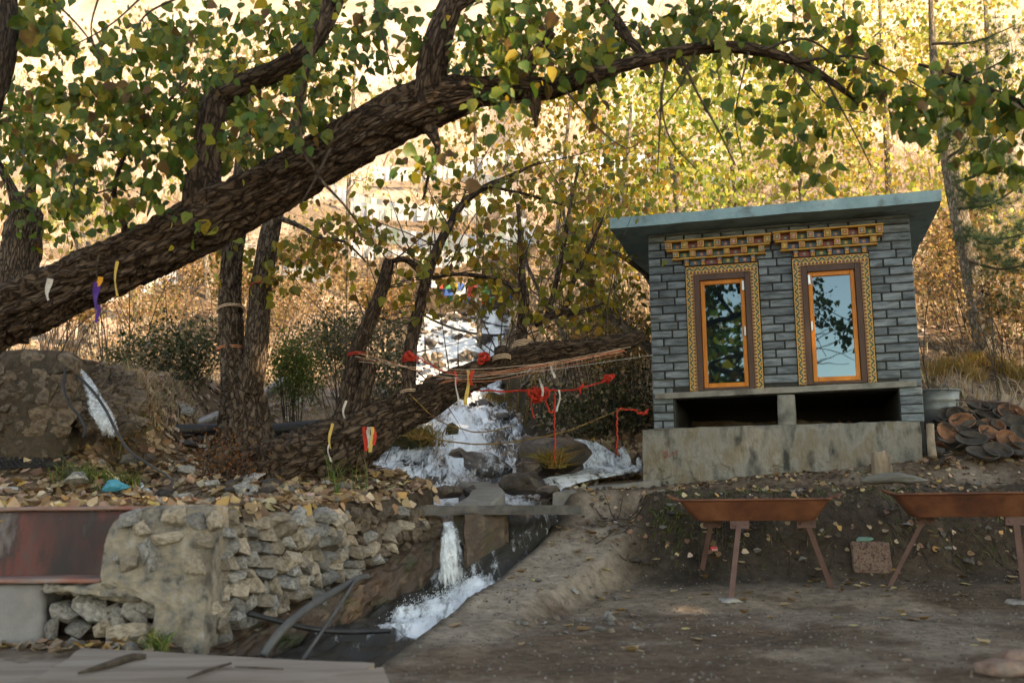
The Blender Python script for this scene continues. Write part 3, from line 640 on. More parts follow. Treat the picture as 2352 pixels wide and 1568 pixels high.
# sill beam, short pillar, base
rough('sill_beam', (.03, 2.80, -.045, .2, hz(1.965), hz(2.035)), m_conc, hut, res=.05, amp=.004, freq=7, smooth=False, fn=lambda p, U: p + np.c_[np.zeros((len(p), 2)), p[:, 0] * .012])
rough('pillar', (1.365, 1.555, -.02, .2, hz(1.60), hz(1.975)), m_conc, hut, res=.05, amp=.008, freq=7)
def pock(p, U):
    f = (U[:, 1] < .02); lowk = sst(.75, .15, U[:, 2]); nn = fbm(p[:, 0] * 5.5, p[:, 2] * 7, 4.4, 4)
    p[:, 1] += f * (.06 * sst(.12, .20, nn + .18 * lowk) * lowk + .03 * (fbm(p[:, 0] * 2, p[:, 2] * 2, 1.4, 3)))
    return p
m_base = pm('stained_concrete', [(.06, .06, .055), (.15, .145, .13), (.25, .24, .21), (.20, .165, .12), (.29, .28, .25)], scale=3.0, rough=.92, bump=1., bscale=34, spec=.2, stretch=(1.4, 1, .55), dirt=((.05, .05, .046), 5., .56), detail=12, contrast=(.28, .7))
rough('concrete_base', (-.12, 2.80, -.13, .30, hz(.62), hz(1.635)), m_base, hut, res=.017, amp=.010, freq=9, chip=.03, fn=pock, smooth=False)
boxes('back_footing', [(.05, W - .05, .31, DEP - .05, hz(.62), hz(1.54))], m_conc, hut)
for wi, (a, b_, c_, d_) in enumerate(win):
    t = .088; fr = .062; Y0 = -.035
    wd = boxes('window', [(a + t, a + t + fr, Y0 + .008, .12, hz(c_), hz(d_ - t)), (b_ - t - fr, b_ - t, Y0 + .008, .12, hz(c_), hz(d_ - t)), (a + t + fr, b_ - t - fr, Y0 + .008, .12, hz(d_ - t - fr - .01), hz(d_ - t)), (a + t + fr, b_ - t - fr, Y0 + .008, .12, hz(c_), hz(c_ + .03))], m_frame, hut, bev=.004)
    wd['label'] = 'left window with dark tree reflection' if wi == 0 else 'right window with sky reflection'
    for x_, s_ in ((a, 1), (b_, -1)):
        V, Fc = boxesVF([(0, t - .002, Y0, .06, 0, d_ - c_ - t - .002)]); V = np.array(V)
        o = obj('painted_border', V, Fc, m_trim_v, wd); o.location = (x_, 0, hz(c_)); o.scale = (s_, 1, 1)
    V, Fc = boxesVF([(0, b_ - a, Y0, .06, 0, t)]); o = obj('painted_border', V, Fc, m_trim_h, wd); o.location = (a, 0, hz(d_)); o.scale = (1, 1, -1)
    A, B, C_, D_ = a + t + fr, b_ - t - fr, c_ + .03, d_ - t - fr - .01; s = .052
    sash = boxes('sash', [(A + .004, A + s, .0, .05, hz(C_), hz(D_)), (B - s, B - .004, .0, .05, hz(C_), hz(D_)), (A + s, B - s, .0, .05, hz(D_ - s), hz(D_)), (A + s, B - s, .0, .05, hz(C_), hz(C_ + s))], m_orange, wd, bev=.006)
    boxes('pane', [(A + s - .01, B - s + .01, .022, .03, hz(C_ + s - .01), hz(D_ - s + .01))], m_glass, wd)
    sx = B - .02 if wi == 0 else A + .02
    boxes('hinge', [(sx - .014, sx + .014, -.014, -.0005, hz(D_ - .14), hz(D_ - .03))], m_steel, wd, bev=.003); boxes('handle', [(sx - .011, sx + .011, -.022, -.0005, hz((C_ + D_) / 2 - .05), hz((C_ + D_) / 2 + .06))], m_steel, wd, bev=.004)
# painted cornices, three stepped tiers
blockm = {}
def cblock(mi, s):
    if (mi, s) in blockm: return blockm[mi, s]
    V, Fc = boxesVF([(-s / 2, s / 2, -.05, .05, -s / 2, s / 2), (-s / 2 + .012, s / 2 - .012, -.0535, -.0505, -s / 2 + .012, s / 2 - .012)])
    blockm[mi, s] = mesh('block', V, Fc, [m_gold, FL[mi]], fmat=[0] * 6 + [1] * 6); return blockm[mi, s]
for ci, (u0, u1) in enumerate(((.21, 1.395), (1.41, 2.575))):
    zt = 3.765 + ci * .012
    cor = boxes('cornice', [(u0 + .02, u1 - .02, -.05, .03, hz(zt - .11), hz(zt - .02)), (u0 + .09, u1 - .09, -.035, .03, hz(zt - .2), hz(zt - .13)), (u0 + .2, u1 - .17, -.02, .03, hz(zt - .29), hz(zt - .22))], m_frame, hut)
    for q, (aa, bb, zz, pr) in enumerate(((u0, u1, zt, .135), (u0 + .02, u1 - .02, zt - .105, .115), (u0 + .075, u1 - .07, zt - .2, .085))):
        boxes('rail', [(aa, bb, -pr, -.001, hz(zz - .019), hz(zz))], m_gold, cor, bev=.004)
    for row, (aa, bb, zz, pr, n_, s_) in enumerate(((u0 + .01, u1 - .01, zt - .064, .10, 7, .072), (u0 + .09, u1 - .08, zt - .163, .075, 6, .064), (u0 + .21, u1 - .18, zt - .255, .045, 5, .058))):
        st = (bb - aa - s_) / (n_ - 1)
        for q in range(n_):
            cx = aa + s_ / 2 + q * st
            if row < 2: link('block', cblock((q * 2 + row + ci) % 5, s_), cor, (cx, -pr + .02, hz(zz)))
            else:
                V, Fc = boxesVF([(-.024, .024, -.045, .0, -.005, .034), (-.02, .02, -.03, .0, -.034, -.005)]); o = obj('scroll_bracket', V, Fc, [FL[0], m_gold], cor, fmat=[0] * 6 + [1] * 6); o.location = (cx, -pr + .02, hz(zz))
            if q < n_ - 1:
                V, Fc = boxesVF([(-(st - s_) / 2 + .003, (st - s_) / 2 - .003, -.006, 0, -s_ / 2 + .004, s_ / 2 - .004)])
                o = obj('painted_panel', V, Fc, FL[(q + row * 2 + ci) % 4], cor); o.location = (cx + st / 2, -(.052, .037, .022)[row], hz(zz))
# the red chalk scrawl on the base
m_redpaint = pm('red_chalk', [(.36, .05, .035), (.45, .09, .06)], scale=40, rough=.9, bump=0)
acc = Acc()
for sgm in ([(.12, 1.30), (.15, 1.34), (.17, 1.29), (.14, 1.27), (.12, 1.30)], [(.20, 1.28), (.22, 1.33)], [(.24, 1.29), (.28, 1.35)]):
    V, Fq = tube(catmull([(u_, -.148, hz(z_ + .04), .004) for u_, z_ in sgm], 16), 4, cap=False); acc.add(V, Fq)
acc.obj('chalk_mark', m_redpaint, hut)

# ------------------------------------------------------------------ iron fire troughs on legs
m_rust = pm('rusted_iron', [(.070, .022, .012), (.125, .038, .017), (.18, .064, .028)], scale=3.5, rough=.6, bump=.35, bscale=40, spec=.4, dirt=((.05, .022, .014), 5, .62))
m_rustleg = pm('maroon_iron', [(.10, .05, .042), (.15, .078, .062)], scale=7, rough=.6, bump=.3, bscale=50, dirt=((.05, .03, .022), 8, .6))
m_stone_g = pm('grey_stone', [(.14, .135, .125), (.25, .235, .215), (.34, .32, .29)], scale=7, rough=.9, bump=.8, bscale=20, rand=.35, spec=.2, dirt=((.10, .085, .06), 5, .56))
m_stone_t = pm('tan_stone', [(.21, .16, .115), (.33, .268, .205), (.42, .355, .285)], scale=6, rough=.9, bump=.8, bscale=20, rand=.35, spec=.2, dirt=((.17, .15, .12), 5, .54))
def trough(label, xl, xr, bl, br_, Yf, Yb, ztop, zbot, legs, rot):
    cx = (xl + xr) / 2; e = empty('fire_trough', (cx, (Yf + Yb) / 2, Hs(cx, (Yf + Yb) / 2)), 0, label, 'trough', 'rusty iron troughs in front of the hut'); O = np.array(e.location[:])
    def loop(a, b_, y0, y1, z, rad=.05, n=5):
        pts = []
        for (px, py, a0) in ((b_ - rad, y1 - rad, 0), (a + rad, y1 - rad, 90), (a + rad, y0 + rad, 180), (b_ - rad, y0 + rad, 270)):
            for q in range(n): t = R(a0 + 90 * q / (n - 1)); pts.append((px + rad * math.cos(t), py + rad * math.sin(t), z))
        return pts
    iy = (Yb - Yf) * .16; rings = []
    for t in np.linspace(0, 1, 5): rings.append(loop(xl + (bl - xl) * t, xr + (br_ - xr) * t, Yf + iy * t, Yb - iy * t, ztop + (zbot - ztop) * t))
    for t in np.linspace(1, 0, 5): rings.append(loop(xl + (bl - xl) * t + .006, xr + (br_ - xr) * t - .006, Yf + iy * t + .006, Yb - iy * t - .006, ztop + (zbot - ztop) * t + .006 * (t > .5)))
    m = len(rings[0]); V = np.array(rings).reshape(-1, 3) - O; Fc = []
    for a in range(len(rings) - 1):
        if a == 4: continue
        for b_ in range(m): Fc.append((a * m + b_, a * m + (b_ + 1) % m, (a + 1) * m + (b_ + 1) % m, (a + 1) * m + b_))
    Fc.append(tuple(4 * m + q for q in range(m))); Fc.append(tuple(5 * m + q for q in range(m))[::-1])
    V[:, 2] += .004 * fbm(V[:, 0] * 4, V[:, 1] * 4, V[:, 2] * 4); V[:, 1] += .006 * fbm(V[:, 0] * 3 + 5, V[:, 1] * 4, V[:, 2] * 4)
    obj('pan', V, [f[::-1] for f in Fc], m_rust, e)
    lp = loop(xl - .004, xr + .004, Yf - .004, Yb + .004, ztop); lp.append(lp[0]); V, Fq = tube(np.array([(*q, .010) for q in lp]) - np.array([*O, 0]), 6, cap=False); obj('rim', V, Fq, m_rust, e, smooth=True)
    for x_, s_ in ((xl, -1), (xr, 1)):
        p_ = np.array([(x_ + s_ * .005, Yf + .12, ztop + .002, .012), (x_ + s_ * .06, Yf + .12, ztop + .022, .011), (x_ + s_ * .085, Yf + .2, ztop + .034, .011), (x_ + s_ * .06, Yf + .28, ztop + .022, .011), (x_ + s_ * .005, Yf + .28, ztop + .002, .012)])
        p_ = catmull(p_, 14); p_[:, :3] -= O; V, Fq = tube(p_, 6); obj('handle', V, Fq, m_rust, e, smooth=True)
    e.rotation_euler[2] = rot; cr, sr = math.cos(-rot), math.sin(-rot)
    for (tp, ft, wd) in legs:
        a = np.array([tp[0], tp[1], zbot - O[2] - .002]); b_ = np.array(ft) - O; b_ = np.array([b_[0] * cr - b_[1] * sr, b_[0] * sr + b_[1] * cr, b_[2]]); d = b_ - a; L_ = np.linalg.norm(d); z = d / L_; x_ = np.cross([0, 1, 0], z); x_ /= np.linalg.norm(x_); y_ = np.cross(z, x_)
        V, Fc = boxesVF([(-wd / 2, wd / 2, -.006, .0, 0, L_), (-wd / 2, -wd / 2 + .006, .0, wd * .9, 0, L_)]); V = np.array(V); V = a + V[:, :1] * x_ + V[:, 1:2] * y_ + V[:, 2:] * z
        lg = obj('leg', V, Fc, m_rustleg, e)
        V, Fc = boxesVF([(-.075, .075, -.012, -.006, -.01, .055), (-.085, .085, -.012, .10, -.02, -.012)]); V = np.array(V); V[:, 2] *= -1
        V2 = a + V * np.array([1, 1, 1]) + np.array([0, 0, -.008]); obj('bracket', V2, [f[::-1] for f in Fc], m_rustleg, lg)
        for bx in (-.05, .05):
            V, Fc = hullrock(12, 5, (.022, .016, .022)); obj('bolt', np.array(V) + a + np.array([bx, -.016, -.035]), Fc, m_rustleg, lg)
    return e
def ft(dx, dy, Y): p = P(dx, dy, Y); return (p.x, p.y, p.z)
f1 = ft(1678, 1384, 8.05)
def gft(dx, dy, Y): q = P(dx, dy, Y); return (q.x, Y, Hs(q.x, Y) - .01)
tc = P(1728, 1147, 8.45); tr1 = trough('rusty iron trough on splayed legs beside the dirt path, whole in view', tc.x - .60, tc.x + .60, tc.x - .475, tc.x + .475, 8.10, 8.80, P(1720, 1147, 8.2).z, P(1720, 1195, 8.25).z,
      [((-.12, -.22), f1, .042), ((-.34, .22), gft(1612, 1302, 8.95), .042), ((.42, -.05), gft(1910, 1338, 8.5), .042)], R(-11))
tx = P(2052, 1134, 8.4).x + .625 * math.cos(R(18)); tr2 = trough('rusty iron trough with scorched side, past the speckled slab', tx - .63, tx + .63, tx - .50, tx + .50, 7.86, 8.56, P(2200, 1133, 8.1).z, P(2200, 1186, 8.15).z,
      [((.25, -.22), ft(2356, 1384, 7.95), .046), ((-.38, .15), gft(2042, 1338, 8.6), .034), ((.30, .22), gft(2372, 1320, 8.7), .04)], R(-18))
for (dx, dy, Y, s, lab) in ((1676, 1392, 8.05, (.20, .16, .0), 'flat grey stone propping the front leg of the whole trough'), (2345, 1394, 7.95, (.24, .2, .0), 'flat grey stone propping the front leg of the scorched trough')):
    p = P(dx, dy - 6, Y); g0 = Hs(p.x, p.y); hh = max(.03, (f1[2] if dx < 2000 else P(2356, 1384, 7.95).z) - g0 + .004)
    V, Fc = hullrock(16, 4, (s[0], s[1], 1.0), .9); V[:, 2] = np.sign(V[:, 2]) * hh * .5; V[:, 2] += hh * .5 - .008
    o = obj('prop_stone', V, Fc, m_stone_g); o.location = (p.x, p.y, g0); tag(o, lab, 'stone')

# ------------------------------------------------------------------ retaining wall on the left: red plaster, ledge, broken pier
m_redwall = pm('red_plaster', [(.15, .13, .125), (.085, .06, .056), (.14, .045, .038), (.055, .036, .034), (.15, .125, .12)], scale=3.4, rough=.75, bump=.3, bscale=25, stretch=(1.3, 1, .5), contrast=(.32, .66), dirt=((.04, .031, .03), 1.5, .52), detail=9)
m_greywall = pm('grey_plaster', [(.17, .16, .155), (.23, .22, .21)], scale=4, rough=.85, bump=.4, bscale=24, dirt=((.055, .045, .042), 2.6, .64))
m_redcap = pm('red_cap', [(.27, .10, .075), (.22, .17, .15)], scale=5, rough=.8, bump=.4, dirt=((.15, .13, .12), 6, .55))
m_rubble = pm('rubble_mortar', [(.10, .088, .072), (.22, .20, .17), (.30, .245, .18), (.35, .32, .28)], scale=9, rough=.95, bump=1., bscale=42, spec=.15, dirt=((.12, .10, .08), 6, .56), detail=10)
wl = empty('retaining_wall', (-3.3, 6.6, 0), 0, 'red stained plaster wall with stepped ledge and crumbling masonry end', 'wall')
def loc(o, e):
    o.matrix_parent_inverse = Matrix.Translation(-e.location); return o
loc(rough('painted_face', (-5.2, P(300, 1160, 6.6).x + .1, 6.6, 6.85, .30, .815), m_redwall, wl, res=.06, amp=.006), wl)
loc(rough('red_cap', (-5.2, P(300, 1160, 6.6).x + .14, 6.57, 6.9, .816, .846), m_redcap, wl, res=.05, amp=.007), wl)
loc(rough('red_ledge', (-5.2, -2.50, 6.24, 6.598, .378, .412), m_redcap, wl, res=.05, amp=.006, chip=.02), wl)
loc(rough('lower_face', (-5.2, P(98, 1400, 6.3).x, 6.29, 6.59, -.12, .376), m_greywall, wl, res=.04, amp=.008, fn=lambda p, U: p + np.c_[(U[:, 0] > .98) * .05 * fbm(p[:, 2] * 6, p[:, 1] * 6, 1.), np.zeros((len(p), 2))]), wl)
loc(rough('broken_ledge', (P(98, 1340, 6.25).x, P(352, 1340, 6.25).x, 6.16, 6.6, .27, .377), m_rubble, wl, res=.025, amp=.04, freq=12, chip=.06, smooth=False, fn=lambda p, U: p + np.c_[np.zeros((len(p), 2)), (1 - U[:, 2]) * (.07 * (1 - U[:, 0]) + .03 * fbm(p[:, 0] * 9, 1.3, 2.))]), wl)
def piershape(p, U):
    t = U[:, 2]; left = (1 - U[:, 0]); p[:, 0] += left * I(t, [0, .35, .5, .75, .92, 1.0], [.34, .34, .02, .0, .06, .20]); p[:, 1] += (1 - U[:, 1]) * (.05 * t + .03 * fbm(p[:, 0] * 5, p[:, 2] * 5, 2.2))
    return p
loc(rough('pier', (P(232, 1300, 6.22).x, P(494, 1300, 6.3).x, 6.14, 7.0, -.06, .84), m_rubble, wl, res=.02, amp=.016, freq=15, chip=.012, fn=piershape, smooth=False), wl)
rr_ = random.Random(21)
m_stone_b = pm('brown_stone', [(.07, .048, .032), (.14, .10, .07), (.21, .155, .11)], scale=6, rough=.85, bump=.9, bscale=18, rand=.35, dirt=((.05, .04, .03), 5, .55))
def put_stones(name, parent, lst, seeds=8, boxy=.72, mats=None):
    mm = [(hullrock(12 + q, 40 + q, (1, 1, 1), boxy)) for q in range(seeds)]
    ma, mb = mats or (m_stone_g, m_stone_t); mg = [mesh('stone', V, Fc, ma) for V, Fc in mm]; mt = [mesh('stone', V, Fc, mb) for V, Fc in mm]
    for (c, s, rot, tan) in lst:
        o = link(name, (mt if tan else mg)[rr_.randrange(seeds)], parent, c, rot, s)
        if parent: loc(o, parent)
ls = []
for dx, dy, sx, sz, tan in ((1060 // 1, 0, 0, 0, 0),) * 0 + ((300, 1292, 40, 48, 1), (400, 1188, 60, 46, 1), (390, 1232, 80, 34, 1), (345, 1262, 40, 60, 0), (300, 1190, 60, 40, 0), (330, 1215, 55, 40, 1), (470, 1240, 46, 40, 1), (450, 1300, 44, 60, 1), (440, 1350, 34, 30, 1), (480, 1395, 60, 40, 1), (355, 1290, 36, 60, 0), (270, 1270, 30, 40, 0),
                           (150, 1405, 60, 60, 0), (210, 1400, 90, 62, 0), (265, 1420, 60, 60, 0), (310, 1400, 60, 70, 0), (300, 1452, 110, 50, 1), (180, 1442, 50, 50, 0), (340, 1390, 60, 60, 0), (125, 1438, 40, 60, 0), (240, 1445, 50, 40, 1), (200, 1365, 46, 26, 0), (245, 1360, 56, 30, 0), (300, 1352, 80, 34, 0), (370, 1430, 40, 40, 0), (400, 1420, 60, 40, 1), (440, 1440, 70, 44, 1), (500, 1195, 40, 50, 1), (455, 1195, 50, 40, 0), (385, 1360, 60, 40, 0), (420, 1385, 40, 34, 1)):
    Y = 6.19 if dy < 1330 else 6.32; p = P(dx, dy, Y); ls.append((p, (msz(sx, Y), .14, msz(sz, Y)), (rr_.uniform(-.3, .3), rr_.uniform(-.35, .35), rr_.uniform(-.3, .3)), tan))
put_stones('stone', wl, ls)
# dry stone wall along the channel
dw = empty('dry_stone_wall', (-1.3, 7.7, 0), 0, 'dry stacked rubble wall of grey and tan stones beside the water channel', 'wall')
A0, A1 = Vector((-1.93, 6.45, 0)), Vector((-.70, 8.95, 0)); AD = (A1 - A0).normalized(); AN = Vector((AD.y, -AD.x, 0)); AL = (A1 - A0).length
def lin_top(t): return I(t, [0, .1, .45, .9, 1], [-.02, .06, .24, .53, .58])
ls = []
z = .80; row = 0
while z > -.02:
    h = rr_.uniform(.075, .12); s = rr_.uniform(-.06, 0)
    while s < AL:
        L_ = rr_.uniform(.08, .19); t = (s + L_ / 2) / AL
        if z - h * .5 > lin_top(np.clip(t, 0, 1)) - .03 and rr_.random() > .03:
            lean = .10 * (z / .8)
            c = A0 + AD * (s + L_ / 2) + AN * (.05 - lean + rr_.uniform(-.035, .03)); c.z = z - h / 2 + rr_.uniform(-.02, .02)
            ls.append((c, (L_ * 1.22, rr_.uniform(.16, .24), h * rr_.uniform(1.05, 1.4)), (rr_.uniform(-.22, .22), rr_.uniform(-.26, .26), math.atan2(AD.y, AD.x) + rr_.uniform(-.35, .35)), 2 if rr_.random() < (t - .4) * 1.6 else rr_.random() < .6))
        s += L_ * .93
    z -= h * .88; row += 1
put_stones('stone', dw, [q for q in ls if q[3] != 2], 9); put_stones('stone', dw, [(a, b_, c_, 0) for a, b_, c_, d_ in ls if d_ == 2], 9, mats=(m_stone_b, m_stone_b))
# earth core behind the stones
def core_fn(p, U): return p
V, Fc = roughVF(0, AL + .1, 0, .3, 0, 1, res=.08, amp=.02, freq=5)
tt = np.clip(V[:, 0] / AL, 0, 1); zt_ = .74 + 0 * tt; zb_ = lin_top(tt) - .25; V2 = np.array([(A0 + AD * float(a) - AN * (.06 + float(b_)))[:] for a, b_ in V[:, :2]]); V2[:, 2] = zb_ + (zt_ - zb_) * V[:, 2]
m_soil = pm('packed_soil', [(.05, .04, .03), (.11, .085, .062)], scale=8, rough=1., bump=.8, bscale=20)
loc(obj('earth_core', V2, Fc, m_soil, dw, smooth=True), dw)
# mossy channel lining below it
m_moss = pm('mossy_lining', [(.028, .016, .010), (.085, .048, .028), (.05, .03, .018), (.17, .11, .07)], scale=6, rough=.5, bump=1., bscale=18, spec=.5, dirt=((.03, .042, .010), 4.5, .55), detail=9, contrast=(.3, .68))
V, Fc = roughVF(-.35, AL - .05, 0, .26, 0, 1, res=.026, amp=.045, freq=8, chip=.05)
tt = np.clip(V[:, 0] / AL, -.1, 1); zt_ = lin_top(tt) + .0; V2 = np.array([(A0 + AD * float(a) + AN * (.16 - float(b_)))[:] for a, b_ in V[:, :2]]); zb_ = -.45 + 0 * tt; V2[:, 2] = zb_ + (zt_ - zb_) * V[:, 2]
lining = tag(obj('channel_lining', V2, Fc, m_moss, smooth=False), 'brown mossy concrete lining of the water channel below the stacked stones', 'wall')
# curved divider, slab bridge, kerb
m_slab = pm('worn_slab', [(.16, .145, .125), (.24, .225, .20)], scale=6, rough=.9, bump=.6, bscale=26, dirt=((.07, .055, .04), 5, .62))
def sweep(name, line, wid, zt, zb, mat, label, cat, n=46, amp=.009):
    p = catmull([(*q, .1) for q in line], n)[:, :3]; T = np.gradient(p[:, :2], axis=0); T /= np.linalg.norm(T, axis=1)[:, None]; N = np.stack([-T[:, 1], T[:, 0]], 1); k = len(p)
    prof = [(-1, 0.), (-1, .25), (-1, .5), (-1, .8), (-.97, .97), (-.85, 1.), (-.4, 1.), (0, 1.), (.4, 1.), (.85, 1.), (.97, .97), (1, .8), (1, .5), (1, .25), (1, 0.)]; V = []
    for i_ in range(k):
        for a, b_ in prof: V.append((*(p[i_, :2] + N[i_] * a * wid / 2), zb[0] + (zb[1] - zb[0]) * i_ / (k - 1) + ((zt[0] + (zt[1] - zt[0]) * i_ / (k - 1)) - (zb[0] + (zb[1] - zb[0]) * i_ / (k - 1))) * b_))
    V = np.array(V); m = len(prof); V += amp * np.stack([fbm(V[:, 0] * 7 + s, V[:, 1] * 7, V[:, 2] * 7) for s in (0, 20, 40)], 1)
    Fc = [(i_ * m + j, i_ * m + j + 1, (i_ + 1) * m + j + 1, (i_ + 1) * m + j) for i_ in range(k - 1) for j in range(m - 1)] + [tuple(range(m))[::-1], tuple((k - 1) * m + q for q in range(m))]
    return tag(obj(name, V, [f[::-1] for f in Fc], mat, smooth=False), label, cat)
dv = sweep('channel_divider', [P(1090, 1095, 10.9), P(1116, 1108, 10.4), P(1116, 1128, 9.9), P(1096, 1148, 9.4), P(1086, 1160, 9.15)], .36, (1.06, .82), (.3, .1), m_slab, 'curved concrete divider splitting the stream above the slab bridge', 'kerb')
xa, xb = P(1062, 1200, 8.7).x, P(1168, 1200, 9.05).x
rough('buttress', (xa, xb, 8.75, 9.2, -.2, .755), m_moss, dv, res=.03, amp=.018, freq=8, chip=.03, smooth=False, fn=lambda p, U: p + np.c_[np.zeros(len(p)), U[:, 0] * .32, np.zeros(len(p))])
V, Fc = roughVF(0, 1.52, -.2, .2, 0, .085, res=.03, amp=.003, freq=8, chip=.006); a = P(948, 1160, 8.95); b_ = P(1322, 1158, 9.3); d = (b_ - a); L_ = d.length
V[:, 0] *= L_ / 1.52; an = math.atan2(d.y, d.x); o = obj('slab_bridge', V, Fc, pm('wet_slab', [(.04, .035, .03), (.085, .078, .07), (.13, .12, .105)], scale=6, rough=.75, bump=.6, bscale=26), smooth=False); o.location = (a.x, a.y, a.z - .09); o.rotation_euler = (0, -math.asin((b_.z - a.z) / L_), an); tag(o, 'flat concrete slab laid across the water channel as a footbridge', 'slab')
sweep('stone_kerb', [P(1296, 1128, 9.9), P(1350, 1104, 10.5), P(1420, 1090, 10.95), P(1500, 1086, 11.15)], .26, (.93, 1.06), (.55, .6), m_slab, 'low worn concrete kerb running from the slab bridge to the hut base', 'kerb')
# masonry block at the left spout
blk = empty('masonry_block', (-4.6, 9.5, 1.2), 0, 'weathered brown masonry block under the leaning trunk with water spouting beside it', 'wall')
m_block = pm('brown_masonry', [(.032, .024, .017), (.085, .058, .038), (.05, .038, .026), (.17, .13, .095)], scale=6, rough=.9, bump=1., bscale=14, dirt=((.055, .042, .03), 3, .58), detail=9)
p0, p1 = P(-60, 795, 9.25), P(148, 800, 9.25)
loc(rough('body', (p0.x, p1.x, 9.2, 10.2, 1.0, P(75, 800, 9.2).z), m_block, blk, res=.04, amp=.028, freq=7, chip=.02, smooth=False), blk)
ls = []
for q in range(60):
    dx = rr_.uniform(-30, 150); dy = rr_.uniform(830, 990); p = P(dx, dy, 9.25); s = rr_.uniform(.12, .30); ls.append((p, (s * 1.3, .11, s), (rr_.uniform(-.3, .3), rr_.uniform(-.3, .3), rr_.uniform(-.3, .3)), rr_.random() < .5))
put_stones('stone', blk, ls, mats=(m_stone_b, m_stone_b))
rb = empty('rubble_bank', (-3.6, 10.1, 1.3), 0, 'low bank of rough stacked stones right of the left spout', 'wall'); ls = []
for q in range(120):
    dx = rr_.uniform(190, 320); top = 838 + (dx - 190) * .12; dy = rr_.uniform(top, 985); Y = 10.15 - (dy - 830) / 160 * .75; p = P(dx, dy, Y); s = rr_.uniform(.08, .17); ls.append((p, (s * 1.3, .2, s), (rr_.uniform(-.4, .4), rr_.uniform(-.4, .4), rr_.uniform(-.4, .4)), rr_.random() < .45))
put_stones('stone', rb, ls, mats=(m_stone_b, m_stone_b))
# ================================================================== trees
m_bark = barkmat('poplar_bark', (.014, .008, .006), [(.045, .028, .019), (.092, .060, .041), (.165, .115, .083)], 30)
m_bark_d = barkmat('dark_bark', (.014, .010, .008), [(.03, .022, .017), (.07, .05, .038), (.12, .088, .068)], 30)
m_bark_l = barkmat('pale_bark', (.07, .052, .038), [(.14, .11, .085), (.26, .215, .17), (.38, .33, .27)], 32)
m_bark_m = barkmat('brown_bark', (.024, .016, .011), [(.066, .045, .031), (.125, .088, .063), (.20, .15, .112)], 32)
m_twig = pm('twig_bark', [(.03, .022, .016), (.085, .062, .045)], scale=20, rough=.9, bump=.3)
m_leaf = leafmat('leaves', None, .45)
m_leaf_far = leafmat('far_leaves', None, .5, spots=False)
LEAFSTOPS = [(0, (.032, .085, .020)), (.22, (.055, .125, .026)), (.45, (.095, .165, .032)), (.64, (.17, .205, .036)), (.78, (.28, .25, .04)), (.87, (.38, .28, .045)), (.92, (.13, .065, .022)), (.96, (.22, .13, .06))]
m_leaf_obj = leafmat('single_leaf', LEAFSTOPS, .45)
PAL_NEAR = [(4, (.034, .085, .020)), (5, (.065, .13, .027)), (3, (.14, .18, .03)), (1.4, (.27, .24, .04)), (.6, (.38, .27, .045)), (.8, (.12, .065, .025))]
PAL_MID = [(2, (.075, .095, .018)), (4, (.17, .165, .025)), (3, (.27, .215, .03)), (2, (.34, .20, .03)), (1.5, (.15, .08, .025))]
PAL_GOLD = [(4, (.20, .25, .06)), (4, (.36, .36, .09)), (4, (.48, .40, .10)), (1, (.48, .32, .08)), (1, (.28, .17, .08))]
PAL_GREEN = [(3, (.13, .19, .04)), (4, (.26, .31, .07)), (2, (.42, .39, .10)), (1, (.48, .36, .09))]
PAL_PALE = [(4, (.28, .28, .09)), (4, (.38, .33, .13)), (2, (.42, .33, .20)), (2, (.26, .18, .09)), (3, (.17, .20, .05))]
LEAFMESH = [mesh('leaf', LEAF_V * np.array([1, w_, z_]), LEAF_F, m_leaf_obj) for w_, z_ in ((1, 1), (1.15, .4), (.8, 2.2), (1.05, -1.2), (.9, 3.4), (.7, -2.5), (1.1, 1.5))]
